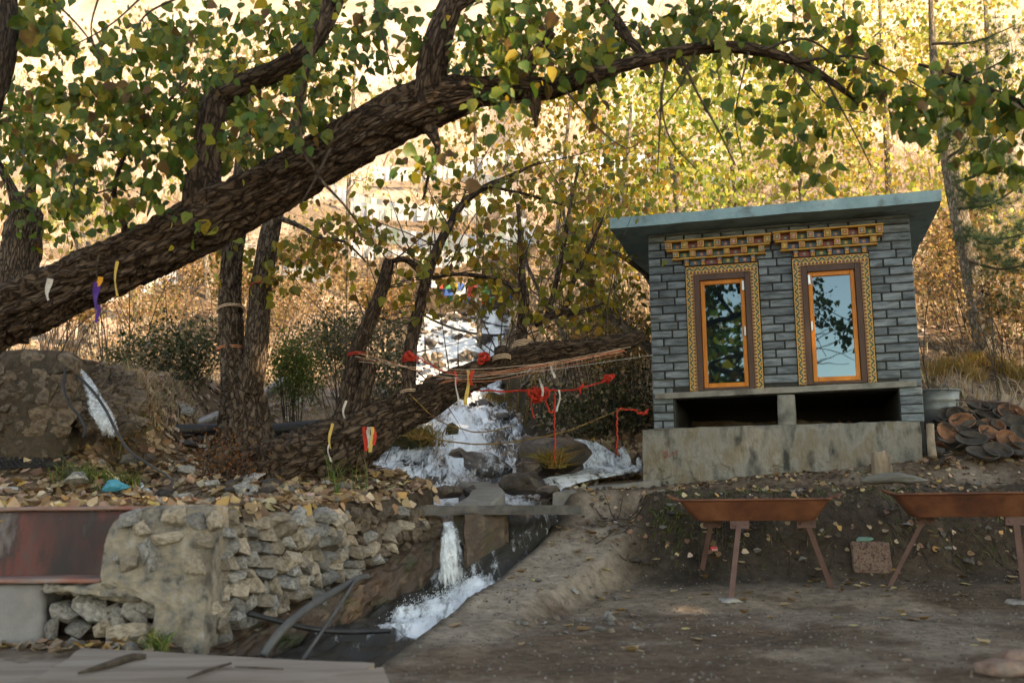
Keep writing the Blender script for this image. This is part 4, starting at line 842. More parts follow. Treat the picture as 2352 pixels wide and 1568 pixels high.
def tree(name, label, limbs, masses, leaf=.11, pal=PAL_NEAR, bark=None, mleaf=None, nobj=0, per=(7, 12), crad=.16, group=None, simple=False, twr=.009, droop=.35, cat='tree', bare=0, seed=1, vert=.9, sparse=1., clear=None, clear2=()):
    bark = bark or m_bark; mleaf = mleaf or m_leaf
    b0 = limbs[0][0][0]; e = empty(name, (b0[0], b0[1], b0[2]), 0, label, cat, group); O = np.array(b0[:3]); nodes = []
    for li, (pts, seg, bk) in enumerate(limbs):
        L_ = sum(np.linalg.norm(np.subtract(a[:3], b_[:3])) for a, b_ in zip(pts, pts[1:])); rm = np.mean([q[3] for q in pts])
        p = catmull(pts, max(8, min(520, int(L_ / (.013 if bk > .1 else .02 if bk > .03 else .08))))); V, Fq = tube(p, seg, bk, seed * 3.1 + li * 7.7, cap=True); V = V - O
        o_ = obj('trunk' if li == 0 else 'limb', V, Fq, bark, e, smooth=True); bk_ = o_.data.attributes.new('bk', 'FLOAT_VECTOR', 'POINT'); bk_.data.foreach_set('vector', BK[0].astype(np.float32).ravel())
        q = p[(p[:, 3] < .3)]; nodes.append(q[::3])
    nodes = np.vstack(nodes); npos = nodes[:, :3]; nrad = nodes[:, 3]
    cl = []
    for (cx, cy, rx, ry, n, Y0, Y1) in masses:
        for q in range(int(n * sparse)):
            a = rng.uniform(0, 2 * np.pi); r = math.sqrt(rng.random()); cl.append(list(P(cx + rx * r * math.cos(a), cy + ry * r * math.sin(a), rng.uniform(Y0, Y1))))
    if clear is not None:      # keep the trunk's face clear: clusters over it grow behind it
        for c in cl:
            a_, b_2 = toD(c); dmin = min(math.hypot(a_ - u_, b_2 - v_) for u_, v_ in clear)
            if clear2 and min(math.hypot(a_ - u_, b_2 - v_) for u_, v_ in clear2) < 55: q_ = P(a_, b_2 - 20, rng.uniform(6.8, 7.2) if a_ > 1200 else rng.uniform(7.4, 8.0)); c[:] = q_[:]
            if dmin < 95 and rng.random() < .9: q_ = P(a_, b_2 - 25, rng.uniform(7.4, 8.1)); c[:] = q_[:]
    tw = Acc(); lp = []; lx = []; ln = []
    if cl:
        cl = np.array(cl); d0 = np.array([np.min(((npos - c) ** 2).sum(1)) for c in cl]); ext = [npos]; extr = [nrad]
        NP = npos; NR = np.minimum(nrad, .05)
        for ci in np.argsort(d0):
            c = cl[ci]; dist = ((NP - c) ** 2).sum(1) + .15 * np.maximum(0, NP[:, 2] - c[2] - .6) ** 2; k = int(np.argmin(dist)); s = NP[k]; D_ = c - s; Ln = np.linalg.norm(D_)
            r0 = min(NR[k] * .75, twr * (.5 + min(2.2, Ln * 1.1))); m = 7; u = np.linspace(0, 1, m)[:, None]
            p = s + D_ * u + np.array([0, 0, 1.]) * (np.sin(np.pi * u) * Ln * droop * .35) + np.vstack([np.zeros(3), rng.normal(0, .045 * Ln, (m - 2, 3)), np.zeros(3)])
            tail = np.array([rng.normal(0, .06), rng.normal(0, .06), -.14 * rng.random()]); p = np.vstack([p, p[-1] + tail]); rad = np.linspace(r0, max(.0015, r0 * .22), m + 1)
            V, Fq = tube(np.c_[p, rad], 5, cap=False); tw.add(V - O, Fq)
            NP = np.vstack([NP, p[2:-1]]); NR = np.concatenate([NR, rad[2:-1]])
            n = rng.integers(*per); t = rng.uniform(.35, 1.0, n); seg_i = np.minimum((t * m).astype(int), m - 1); f = (t * m - seg_i)[:, None]
            base = p[seg_i] * (1 - f) + p[seg_i + 1] * f + rng.normal(0, crad * .55, (n, 3)) * np.array([1, 1, .8])
            dirx = rng.normal(0, .55, (n, 3)); dirx[:, 2] -= vert; lp.append(base); lx.append(dirx); ln.append(rng.normal(0, 1, (n, 3)) * np.array([1, 1.2, .5]))
    for q in range(bare):      # leafless shoots
        k = int(rng.integers(len(npos))); s = npos[k]; d = rng.normal(0, .45, 3); d[2] += rng.uniform(.1, .7); Ln = rng.uniform(.4, 1.3); bend = rng.normal(0, .18, 3)
        p = s + np.linspace(0, 1, 7)[:, None] * d * Ln + (np.linspace(0, 1, 7)[:, None] ** 2) * bend; V, Fq = tube(np.c_[p, np.linspace(min(nrad[k] * .7, .009), .0015, 7)], 5, cap=False); tw.add(V - O, Fq)
    if tw.V: tag(tw.obj('twigs', m_twig, e, True), kind='stuff')
    if not lp: return e
    lp = np.vstack(lp); Rm = frames(np.vstack(lx), np.vstack(ln)); sc = leaf * rng.uniform(.42, 1.25, len(lp)); cols = palette(pal, len(lp))
    order = np.arange(len(lp))
    if nobj:
        dd = np.array([toD(p) for p in lp]); vis = (dd[:, 0] > 0) & (dd[:, 0] < 2352) & (dd[:, 1] > 0) & (dd[:, 1] < 1568); size = np.where(vis, sc / lp[:, 1], 0)
        order = np.argsort(-size)
        for k in order[:nobj]:
            o = link('leaf', LEAFMESH[int(rng.integers(len(LEAFMESH)))], e); Mx = Matrix(Rm[k].tolist()).to_4x4(); Mx.translation = Vector(lp[k] - O); o.matrix_local = Mx @ Matrix.Scale(float(sc[k]), 4)
        order = order[nobj:]
    if len(order):
        V, Fq, C = instance(*((LF2_V, LF2_F) if simple else (LEAF_V, LEAF_F)), (lp - O)[order], Rm[order], sc[order], cols[order])
        tag(obj('crown', V, Fq, mleaf, e, col=C), kind='stuff')
    return e
def Dq(L_, Y=None): return DP(L_, Y)

# the great leaning poplar
Yb = 7.3
trunk = Dq([(-420, 900, 165, 7.9), (-150, 800, 150, 7.7), (0, 728, 140, 7.5), (200, 640, 122, 7.3), (370, 560, 124, 7.1), (480, 508, 132, 7.0), (620, 432, 116, 6.9), (760, 352, 114, 6.8), (900, 276, 116, 6.7), (1000, 236, 108, 6.6), (1110, 212, 70, 6.5), (1190, 205, 64, 6.5), (1260, 205, 50, 6.5), (1340, 183, 38, 6.4)])
p0 = trunk[0]; trunk = [(p0[0] - 1.0, p0[1] + .2, Hs(p0[0] - 1.0, p0[1]) - .3, p0[3] * 1.3)] + trunk
limbs = [(trunk, 96, .13),
         (Dq([(1320, 190, 40, 6.4), (1400, 160, 34, 6.35), (1480, 138, 31, 6.3), (1600, 112, 29, 6.3), (1720, 112, 28, 6.3), (1830, 142, 23, 6.3), (1900, 182, 17, 6.3), (1955, 222, 11, 6.3), (1972, 245, 5, 6.3)]), 24, .06),
         (Dq([(470, 520, 120, 7.0), (466, 440, 82, 7.0), (472, 360, 68, 7.02), (488, 270, 64, 7.05), (500, 225, 58, 7.1), (560, 192, 52, 7.1), (640, 160, 48, 7.1), (705, 112, 46, 7.1), (745, 55, 42, 7.1), (790, -40, 38, 7.1)]), 36, .08),
         (Dq([(985, 250, 95, 6.6), (988, 190, 78, 6.55), (998, 120, 68, 6.5), (1020, 50, 62, 6.5), (1065, -50, 54, 6.5)]), 36, .08),
         (Dq([(1185, 205, 44, 6.5), (1215, 150, 34, 6.45), (1245, 105, 28, 6.45), (1268, 72, 24, 6.4)]), 22, .09),
         (Dq([(1220, 215, 50, 6.5), (1228, 245, 30, 6.45), (1230, 270, 15, 6.45), (1231, 292, 7, 6.45)]), 18, .12),
         (Dq([(985, 285, 40, 6.6), (1000, 322, 22, 6.55), (1004, 350, 13, 6.5), (985, 400, 9, 6.5), (972, 460, 5, 6.5)]), 14, .1),
         (Dq([(1360, -30, 26, 6.6), (1410, 40, 26, 6.5), (1445, 90, 22, 6.4), (1490, 138, 18, 6.32)]), 16, .07),
         (Dq([(1020, 40, 26, 6.5), (1100, -10, 22, 6.45), (1240, -40, 24, 6.5), (1372, -26, 24, 6.6)]), 12, .06),
         (Dq([(748, -20, 14, 6.2), (735, 60, 13, 6.15), (705, 170, 12, 6.1), (690, 250, 10, 6.1), (696, 340, 9, 6.1), (735, 410, 8, 6.1), (790, 470, 6, 6.1), (830, 525, 4, 6.1)]), 8, 0.),
         (Dq([(300, 590, 30, 7.1), (285, 520, 16, 7.0), (262, 440, 12, 6.9), (300, 330, 10, 6.9), (380, 240, 8, 6.8), (430, 190, 6, 6.8)]), 8, 0.)]
masses = [(330, 300, 330, 190, 62, 6.2, 7.6), (250, 260, 250, 90, 44, 6.1, 7.4), (560, 120, 300, 130, 68, 6.0, 7.6), (820, 110, 200, 130, 34, 6.0, 7.4), (620, 330, 190, 110, 30, 6.2, 7.4), (560, 260, 150, 90, 20, 5.9, 6.6), (380, 500, 220, 90, 12, 6.4, 7.2), (1090, 90, 170, 110, 34, 5.9, 7.0), (1290, 90, 170, 110, 34, 5.9, 7.0),
          (1130, 230, 120, 60, 14, 5.9, 6.5), (1340, 190, 120, 50, 12, 6.0, 6.6), (1520, 60, 190, 100, 22, 5.9, 6.7), (1640, 150, 140, 70, 10, 6.0, 6.6), (1740, 60, 170, 80, 14, 6.0, 6.6), (1880, 90, 170, 110, 14, 6.0, 6.6), (1820, 250, 150, 80, 13, 6.0, 6.5), (1990, 170, 140, 100, 11, 6.0, 6.5), (1868, 372, 40, 40, 4, 6.1, 6.3), (2060, 260, 90, 60, 6, 6.0, 6.4), (150, 60, 120, 60, 10, 6.4, 7.4), (980, 420, 60, 60, 3, 6.2, 6.6)]
big = tree('leaning_poplar', 'massive leaning poplar trunk slanting over the scene with large heart shaped leaves', limbs, masses, leaf=.094, sparse=1.12, nobj=300, bark=m_bark, per=(7, 11), seed=1, clear=[(u_, 728 - (u_ / 1000.) * 492) for u_ in range(0, 1100, 40)], clear2=[(1340, 183), (1400, 160), (1480, 138), (1540, 124), (1600, 112), (1660, 110), (1720, 112), (1780, 125), (1830, 142), (1900, 182), (1950, 220)] + [(466, 440), (470, 390), (472, 350), (480, 310), (488, 270), (500, 225), (560, 192), (600, 176), (640, 160), (675, 136), (705, 112), (745, 55), (985, 250), (988, 190), (994, 150), (998, 120), (1008, 80), (1020, 50), (1040, 0)])
# bare hanging twigs
acc = Acc(); O = np.array(big.location[:])
for L_ in ([(1535, 120, 7), (1520, 230, 5), (1540, 320, 4), (1600, 390, 3)], [(1600, 115, 6), (1560, 200, 5), (1500, 270, 3)], [(1720, 120, 6), (1690, 260, 4), (1705, 360, 3)], [(1820, 150, 6), (1900, 240, 4), (1990, 260, 3)], [(1520, 190, 6), (1515, 300, 5), (1510, 400, 3)], [(1900, 190, 6), (1960, 300, 4), (2000, 380, 3)], [(100, -20, 7), (180, 60, 5), (240, 140, 3)], [(230, -20, 6), (210, 80, 4), (260, 190, 3)], [(330, -10, 6), (250, 60, 4), (140, 120, 3)], [(420, -10, 7), (330, 40, 5), (300, 130, 3)],
           [(1300, 210, 6), (1380, 300, 4), (1440, 340, 3), (1480, 320, 2)], [(760, 340, 8), (720, 420, 6), (690, 470, 4)], [(860, 0, 7), (880, 90, 5), (905, 170, 3)], [(1560, 118, 9), (1600, 210, 7), (1650, 300, 5), (1690, 380, 3)], [(1750, 115, 8), (1850, 90, 7), (1950, 150, 5), (2060, 200, 4)], [(1830, 142, 9), (1960, 130, 7), (2060, 170, 5), (2130, 210, 3)]):
    V, Fq = tube(catmull(DP(L_, 6.25), 20), 5, cap=False); acc.add(V - O, Fq)
tag(acc.obj('hanging_twigs', m_twig, big, True), kind='stuff')

# low leaning trunk over the stream, with upright shoots
limbs = [(Dq([(560, 1130, 150, 10.0), (640, 1085, 145, 10.0), (740, 1052, 150, 9.95), (830, 1000, 116, 9.95), (900, 955, 88, 10.0), (970, 925, 80, 10.05), (1050, 880, 66, 10.1), (1140, 845, 58, 10.15), (1220, 815, 52, 10.2), (1330, 802, 46, 10.3), (1430, 786, 38, 10.4), (1478, 768, 22, 10.45)]), 80, .13),
         (Dq([(780, 1020, 80, 9.9), (796, 940, 52, 9.95), (808, 860, 42, 10.0), (822, 800, 36, 10.0), (850, 735, 33, 10.05), (872, 680, 30, 10.1), (888, 625, 28, 10.1), (893, 596, 22, 10.1)]), 26, .08),
         (Dq([(812, 980, 50, 9.9), (836, 900, 34, 9.9), (848, 850, 30, 9.9), (846, 828, 22, 9.9)]), 22, .08),
         (Dq([(938, 935, 50, 10.0), (938, 880, 34, 10.0), (943, 800, 31, 10.05), (955, 740, 28, 10.1), (970, 680, 27, 10.15), (985, 620, 25, 10.2), (1005, 570, 22, 10.3), (1025, 530, 20, 10.4), (1060, 472, 17, 10.5), (1110, 432, 14, 10.6), (1170, 405, 10, 10.7), (1240, 372, 6, 10.8)]), 24, .06),
         (Dq([(1150, 838, 30, 10.1), (1152, 815, 32, 10.05), (1152, 800, 28, 10.0)]), 18, .12),
         (Dq([(1200, 818, 34, 10.2), (1198, 760, 26, 10.3), (1204, 690, 24, 10.4), (1200, 640, 18, 10.4), (1196, 560, 13, 10.4), (1190, 470, 8, 10.5)]), 18, .05),
         (Dq([(1202, 690, 18, 10.4), (1172, 655, 13, 10.35), (1120, 637, 11, 10.3), (1050, 630, 9, 10.25), (985, 640, 7, 10.2)]), 12, .04),
         (Dq([(900, 600, 12, 10.1), (930, 596, 14, 10.12), (955, 612, 16, 10.15), (975, 640, 16, 10.18)]), 12, .04),
         (Dq([(1230, 745, 16, 10.5), (1290, 716, 18, 10.6), (1340, 716, 12, 10.6), (1392, 690, 6, 10.7)]), 12, .06),
         (Dq([(1255, 730, 14, 10.6), (1270, 680, 13, 10.7), (1292, 580, 11, 10.8), (1310, 470, 9, 10.9), (1330, 380, 6, 11)]), 10, .03),
         (Dq([(1298, 708, 13, 10.7), (1320, 640, 11, 10.8), (1352, 574, 9, 10.9), (1385, 500, 7, 11)]), 10, .03),
         (Dq([(1004, 568, 12, 10.3), (1090, 440, 8, 10.4), (1180, 440, 7, 10.5), (1290, 470, 5, 10.6)]), 10, .03)]
masses = [(1080, 470, 210, 150, 34, 9.8, 11.4), (920, 620, 140, 90, 17, 9.6, 10.8), (1230, 560, 180, 150, 44, 10.0, 11.6), (1330, 440, 160, 130, 32, 10.2, 12), (820, 560, 160, 80, 16, 9.6, 11), (760, 480, 120, 90, 12, 9.6, 11), (1180, 680, 150, 60, 24, 10, 11.2), (1340, 650, 130, 80, 34, 10.4, 12), (1060, 590, 120, 50, 14, 10, 11)]
low = tree('low_leaning_poplar', 'gnarled trunk leaning low over the cascade, tied with red threads', limbs, masses, leaf=.10, pal=PAL_MID, bark=m_bark, per=(8, 13), crad=.24, seed=2, sparse=.72, bare=130)
# twin trunk
limbs = [(Dq([(560, 1110, 190, 10.6), (560, 1050, 150, 10.6), (562, 980, 116, 10.6), (558, 910, 96, 10.6), (545, 850, 76, 10.6), (530, 780, 56, 10.6), (528, 690, 52, 10.6), (533, 600, 48, 10.6), (545, 520, 44, 10.6), (552, 440, 36, 10.7), (560, 330, 26, 10.8), (580, 200, 14, 10.9)]), 64, .11),
         (Dq([(570, 900, 66, 10.55), (584, 830, 56, 10.5), (592, 760, 52, 10.5), (600, 660, 48, 10.5), (615, 560, 44, 10.5), (632, 480, 42, 10.5), (650, 400, 32, 10.5), (672, 310, 24, 10.5), (690, 200, 12, 10.5)]), 36, .07),
         (Dq([(640, 500, 14, 10.5), (690, 520, 11, 10.4), (740, 548, 10, 10.3), (790, 555, 7, 10.2), (840, 600, 4, 10.2)]), 10, .03)]
twin = tree('twin_trunk_poplar', 'twin stemmed poplar with knotted mossy foot beside the black pipe', limbs, [(620, 300, 180, 120, 26, 10, 11.4), (640, 620, 70, 60, 8, 10.2, 10.7), (720, 580, 70, 60, 8, 10, 10.6), (470, 560, 90, 60, 7, 10.2, 11)], leaf=.10, pal=PAL_MID, bark=m_bark_m, per=(8, 13), crad=.2, seed=3)
# trees at the left edge
limbs = [(Dq([(10, 780, 110, 9.8), (25, 700, 100, 9.8), (42, 620, 92, 9.8), (52, 540, 86, 9.8), (60, 490, 78, 9.8), (66, 470, 50, 9.8)]), 40, .08),
         (Dq([(62, 490, 40, 9.8), (74, 420, 20, 9.7), (100, 370, 16, 9.6), (135, 340, 12, 9.5), (165, 390, 9, 9.5), (170, 440, 5, 9.5)]), 12, .05),
         (Dq([(50, 500, 36, 9.8), (20, 420, 22, 9.8), (-30, 330, 14, 9.8)]), 12, .05)]
tree('pollarded_poplar', 'pollarded poplar stump trunk behind the masonry block with sprouting leaves', limbs, [(90, 400, 120, 90, 26, 8.8, 10), (60, 300, 110, 80, 22, 8.8, 10), (150, 520, 80, 60, 9, 9, 9.8)], leaf=.10, pal=PAL_NEAR, bark=m_bark_m, per=(8, 13), crad=.2, seed=4)
limbs = [(Dq([(-380, 1000, 100, 6.6), (-260, 700, 88, 6.5), (-110, 400, 76, 6.4), (-32, 240, 66, 6.4), (6, 120, 62, 6.4), (10, 20, 60, 6.4), (0, -100, 56, 6.4)]), 40, .08)]
b0 = limbs[0][0][0]; limbs[0] = ([(b0[0] - .1, b0[1], Hs(b0[0], b0[1]) - .2, b0[3] * 1.2)] + limbs[0][0], 40, .08)
tree('upright_poplar', 'dark upright poplar stem beside the left end of the great leaning trunk', limbs, [(90, 60, 70, 80, 9, 6.0, 6.8)], leaf=.12, bark=m_bark_d, nobj=40, seed=5)
# branch of a tree standing right of the view
limbs = [(Dq([(2900, 1100, 90, 7.0), (2860, 700, 70, 7.0), (2780, 480, 50, 6.9), (2620, 350, 36, 6.8), (2460, 278, 26, 6.7), (2352, 240, 18, 6.6), (2270, 205, 14, 6.5), (2190, 172, 11, 6.5), (2110, 148, 7, 6.5)]), 16, .05)]
b0 = limbs[0][0][0]; limbs[0] = ([(b0[0], b0[1], Hs(b0[0], b0[1]) - .2, b0[3] * 1.2)] + limbs[0][0], 16, .05)
tree('reaching_poplar', 'dark leafy branch reaching in above the hut from a tree past the pine', limbs, [(2200, 220, 110, 60, 14, 6.2, 6.8), (2320, 230, 90, 70, 12, 6.2, 6.8), (2280, 380, 90, 40, 6, 6.2, 6.6)], leaf=.11, bark=m_bark_d, nobj=120, seed=6)

# hillside poplars behind
GRP = 'slim poplars on the sunny hillside'
hillside = [
 ([(1560, 520, 17, 17), (1556, 470, 16, 17), (1545, 390, 14, 17), (1530, 310, 11, 17), (1505, 240, 8, 17), (1480, 120, 5, 17)], [(1560, 330, 190, 170, 110, 16, 19), (1480, 180, 160, 120, 50, 16, 19)], PAL_GREEN, 'pale slim poplar with green yellow leaves rising behind the left half of the hut roof'),
 ([(1700, 560, 18, 19), (1690, 440, 15, 19), (1670, 300, 12, 19), (1650, 150, 8, 19), (1640, 0, 4, 19)], [(1690, 300, 180, 200, 120, 18, 21), (1660, 120, 160, 120, 70, 18, 21)], PAL_GREEN, 'leafy poplar with light green crown behind the middle of the hut roof'),
 ([(1850, 560, 17, 20), (1840, 430, 14, 20), (1835, 300, 11, 20), (1825, 100, 8, 20), (1820, -80, 4, 20)], [(1850, 330, 170, 180, 110, 19, 22), (1850, 120, 170, 140, 70, 19, 22)], PAL_GOLD, 'golden poplar crown behind the right half of the hut roof'),
 ([(2050, 600, 18, 21), (2040, 400, 15, 21), (2030, 200, 11, 21), (2020, 0, 7, 21)], [(2040, 330, 180, 180, 110, 19, 23), (2040, 110, 200, 150, 110, 19, 23)], PAL_GOLD, 'bright yellow poplar between the hut roof and the pine'),
 ([(2290, 650, 20, 22), (2280, 400, 16, 22), (2270, 150, 12, 22), (2260, -60, 8, 22)], [(2230, 120, 170, 170, 130, 20, 24), (2290, 420, 140, 200, 80, 19, 24)], PAL_GOLD, 'orange yellow poplar behind the pine'),
 ([(1420, 620, 14, 16), (1430, 500, 12, 16), (1440, 380, 9, 16), (1450, 240, 6, 16)], [(1430, 420, 130, 160, 60, 15, 18), (1400, 560, 110, 90, 40, 14, 16)], PAL_MID, 'thin poplar with olive leaves just left of the hut roof'),
 ([(205, 740, 46, 18), (225, 660, 42, 18), (190, 560, 36, 18), (150, 440, 28, 18), (120, 300, 20, 18)], [(130, 420, 170, 140, 60, 16, 19), (280, 560, 130, 80, 26, 16, 19)], PAL_PALE, 'sunlit forked poplar on the slope behind the masonry block'),
 ([(330, 740, 30, 20), (300, 640, 28, 20), (260, 540, 22, 20), (240, 380, 14, 20)], [(250, 330, 220, 160, 90, 18, 22), (100, 180, 160, 150, 80, 18, 22)], PAL_PALE, 'pale leafed poplar high on the slope behind the great leaning trunk'),
 ([(480, 700, 18, 21), (470, 500, 14, 21), (470, 300, 10, 21), (480, 80, 6, 21)], [(420, 150, 200, 160, 110, 19, 23), (640, 180, 200, 160, 100, 19, 23)], PAL_PALE, 'straw coloured poplar behind the upright limb of the great trunk'),
 ([(800, 640, 14, 21), (800, 460, 11, 21), (810, 250, 8, 21), (820, 60, 5, 21)], [(830, 200, 180, 160, 80, 20, 24), (760, 400, 120, 120, 26, 19, 22)], PAL_PALE, 'thin straw coloured poplar left of the cascade'),
 ([(1100, 640, 12, 20), (1098, 500, 10, 20), (1092, 350, 8, 20), (1090, 120, 5, 20)], [(1100, 280, 160, 120, 50, 19, 23), (1200, 160, 200, 120, 60, 19, 23)], PAL_MID, 'thin grey poplar right above the head of the cascade'),
 ([(1280, 640, 14, 18), (1285, 480, 12, 18), (1300, 330, 9, 18), (1320, 160, 5, 18)], [(1290, 330, 150, 150, 60, 17, 20), (1320, 140, 180, 120, 50, 17, 20)], PAL_MID, 'thin white stemmed poplar right of the cascade'),
]
for k, (tp, ms, pal, lab) in enumerate(hillside):
    t = Dq(tp); b0 = t[0]; t = [(b0[0], b0[1], min(b0[2], Hs(b0[0], b0[1])) - .15, b0[3] * 1.1)] + t if b0[2] > Hs(b0[0], b0[1]) else t
    tree('hillside_poplar', lab, [(t, 10, .03)], [(a, b_, c_, d_, n * (.45 if pal is PAL_PALE else .9 if pal is PAL_MID else 1.1), y0, y1) for a, b_, c_, d_, n, y0, y1 in ms], leaf=.125, pal=pal, bark=m_bark_l, mleaf=m_leaf_far, per=(12, 20), crad=.42, group=GRP, simple=True, twr=.008, seed=20 + k)

# diagonal stem right of the low trunk
limbs = [(Dq([(1545, 850, 30, 12.4), (1500, 806, 26, 12.3), (1440, 758, 22, 12.2), (1387, 706, 20, 12.1), (1350, 640, 17, 12), (1326, 590, 13, 12), (1300, 520, 9, 12), (1290, 440, 5, 12)]), 16, .05),
         (Dq([(1300, 812, 14, 12.2), (1290, 760, 13, 12.2), (1250, 690, 12, 12.1), (1225, 640, 9, 12), (1200, 590, 6, 12)]), 12, .04), (Dq([(1496, 640, 12, 12.6), (1430, 590, 11, 12.4), (1370, 560, 9, 12.3), (1290, 540, 6, 12.2)]), 10, .03)]
tree('slanting_poplar', 'slender slanting poplar growing out beside the hut left wall', limbs, [(1400, 640, 90, 110, 34, 11.6, 13), (1430, 520, 90, 80, 24, 11.6, 13), (1450, 740, 60, 60, 14, 11.8, 12.8)], leaf=.085, pal=PAL_MID, bark=m_bark_l, per=(7, 11), crad=.2, seed=40, sparse=.6, bare=60)

# pine at the right
m_needle = pm('pine_needles', [(.022, .055, .026), (.05, .10, .045), (.08, .13, .05)], scale=3, rough=.55, bump=0, trans=.2)
pt = Dq([(2262, 790, 52, 15), (2246, 700, 48, 15), (2226, 600, 44, 15), (2204, 500, 40, 15), (2186, 410, 36, 15), (2170, 320, 30, 15), (2150, 200, 22, 15), (2140, 60, 14, 15), (2136, -60, 8, 15)])
b0 = pt[0]; pt = [(b0[0], b0[1], Hs(b0[0], b0[1]) - .2, b0[3] * 1.2)] + pt
pine = empty('pine_tree', pt[0][:3], 0, 'grey trunked pine with long bluish needles standing right of the hut', 'tree'); O = np.array(pt[0][:3])
V, Fq = tube(catmull(pt, 160), 26, .07, 3.3); o_ = obj('trunk', V - O, Fq, m_bark_l, pine, smooth=True); o_.data.attributes.new('bk', 'FLOAT_VECTOR', 'POINT').data.foreach_set('vector', BK[0].astype(np.float32).ravel())
tw = Acc(); tufts = []
for a, b_ in (((2190, 420), (2330, 330)), ((2200, 480), (2352, 420)), ((2215, 540), (2400, 520)), ((2180, 360), (2250, 270)), ((2170, 320), (2200, 240)), ((2180, 380), (2370, 250)), ((2226, 600), (2380, 600)), ((2140, 100), (2330, 60)), ((2150, 180), (2340, 120)), ((2190, 420), (2290, 460)), ((2240, 660), (2400, 700)), ((2210, 520), (2300, 560))):
    s, e_ = P(*a, 14.9), P(b_[0], b_[1], rng.uniform(13.4, 14.6)); pth = catmull([(*s, .03), (*((s + e_) / 2 + Vector((0, 0, -.12))), .018), (*e_, .008)], 18); V, Fq = tube(pth, 5, cap=False); tw.add(V - O, Fq)
    for q in pth[4:]:
        for w_ in range(3): tufts.append(q[:3] + rng.normal(0, .13, 3))
tw.obj('branches', m_twig, pine, True); tufts = np.array(tufts); n = 80
T = np.repeat(tufts, n, 0); dx_ = rng.normal(0, 1, (len(T), 3)); dx_[:, 2] += .25; Rm = frames(dx_, rng.normal(0, 1, (len(T), 3)))
V, Fq, C = instance(np.array([(0, -.012, 0), (0, .012, 0), (1, 0, -.1)]), np.array([(0, 1, 2)]), T - O, Rm, rng.uniform(.10, .19, len(T))); tag(obj('needles', V, Fq, m_needle, pine), kind='stuff')

# unseen trees: crowns added to shade the foreground, others that mirror in the windows
cen = []
crowns = [(x_, y_, 13.6 + .6 * math.sin(x_ * 3 + y_), 2.0, 38) for x_ in np.arange(4.2, 21, 2.4) for y_ in np.arange(-6.6, 5.2, 2.3)] + [(13.5, 6.0, 5.5, 2.4, 26), (-3.6, -4.6, 4.4, 2.2, 26), (-6.5, -7, 5.5, 2.6, 26), (9, -5, 7.5, 3.0, 40)]
for cx, cy, cz, r, n in crowns:
    a = rng.normal(0, 1, (n, 3)); a /= np.linalg.norm(a, axis=1)[:, None]; cen.append(np.array([cx, cy, cz]) + a * (rng.random((n, 1)) ** .4) * r)
cen = np.vstack(cen); n = 44; T = np.repeat(cen, n, 0) + rng.normal(0, .40, (len(cen) * n, 3))
for c0_, rad_ in (((-1.0, 6.75, 2.75), .42), ((-.55, 6.65, 3.0), .25), ((-2.8, 10.6, 2.2), .22)):   # gaps cut in the added crowns to let sun shafts onto the trunks
    w_ = T - np.array(c0_); s_ = np.array(SUN[:]); T = T[np.linalg.norm(w_ - (w_ @ s_)[:, None] * s_, axis=1) > rad_]
dx_ = rng.normal(0, .6, (len(T), 3)); dx_[:, 2] -= .8
V, Fq, C = instance(LF2_V, LF2_F, T, frames(dx_, rng.normal(0, 1, (len(T), 3))), rng.uniform(.18, .34, len(T)), palette(PAL_NEAR, len(T)))
tag(obj('unseen_woodland', V, Fq, m_leaf_far, col=C), kind='stuff')
tw = Acc()
for cx, cy, hgt in ((9, -3, 8), (13, 0, 9), (13.5, 5, 8.5), (8, -8, 9), (16, -4, 11), (4.5, -7, 8), (17, 3, 11), (9.5, 2.5, 8), (-3.6, -4.6, 5), (-6.5, -7, 6)):
    V, Fq = tube(catmull([(cx, cy, -.2, .22), (cx + .2, cy, hgt * .5, .16), (cx, cy + .2, hgt, .06)], 14), 8, 0); tw.add(V, Fq)
for q in range(26):
    a = np.array([-3.4, -4.6, rng.uniform(2.5, 5)]); b_ = np.array([rng.uniform(-1.2, 1.6), -4.2 + rng.normal(0, .5), rng.uniform(2.4, 5.4)]); mid = (a + b_) / 2 + np.array([0, 0, rng.uniform(-.2, .6)])
    V, Fq = tube(catmull([(*a, .05), (*mid, .025), (*b_, .006)], 12), 5, cap=False); tw.add(V, Fq)
tag(tw.obj('unseen_woodland_trunks', m_twig, None, True), kind='stuff')
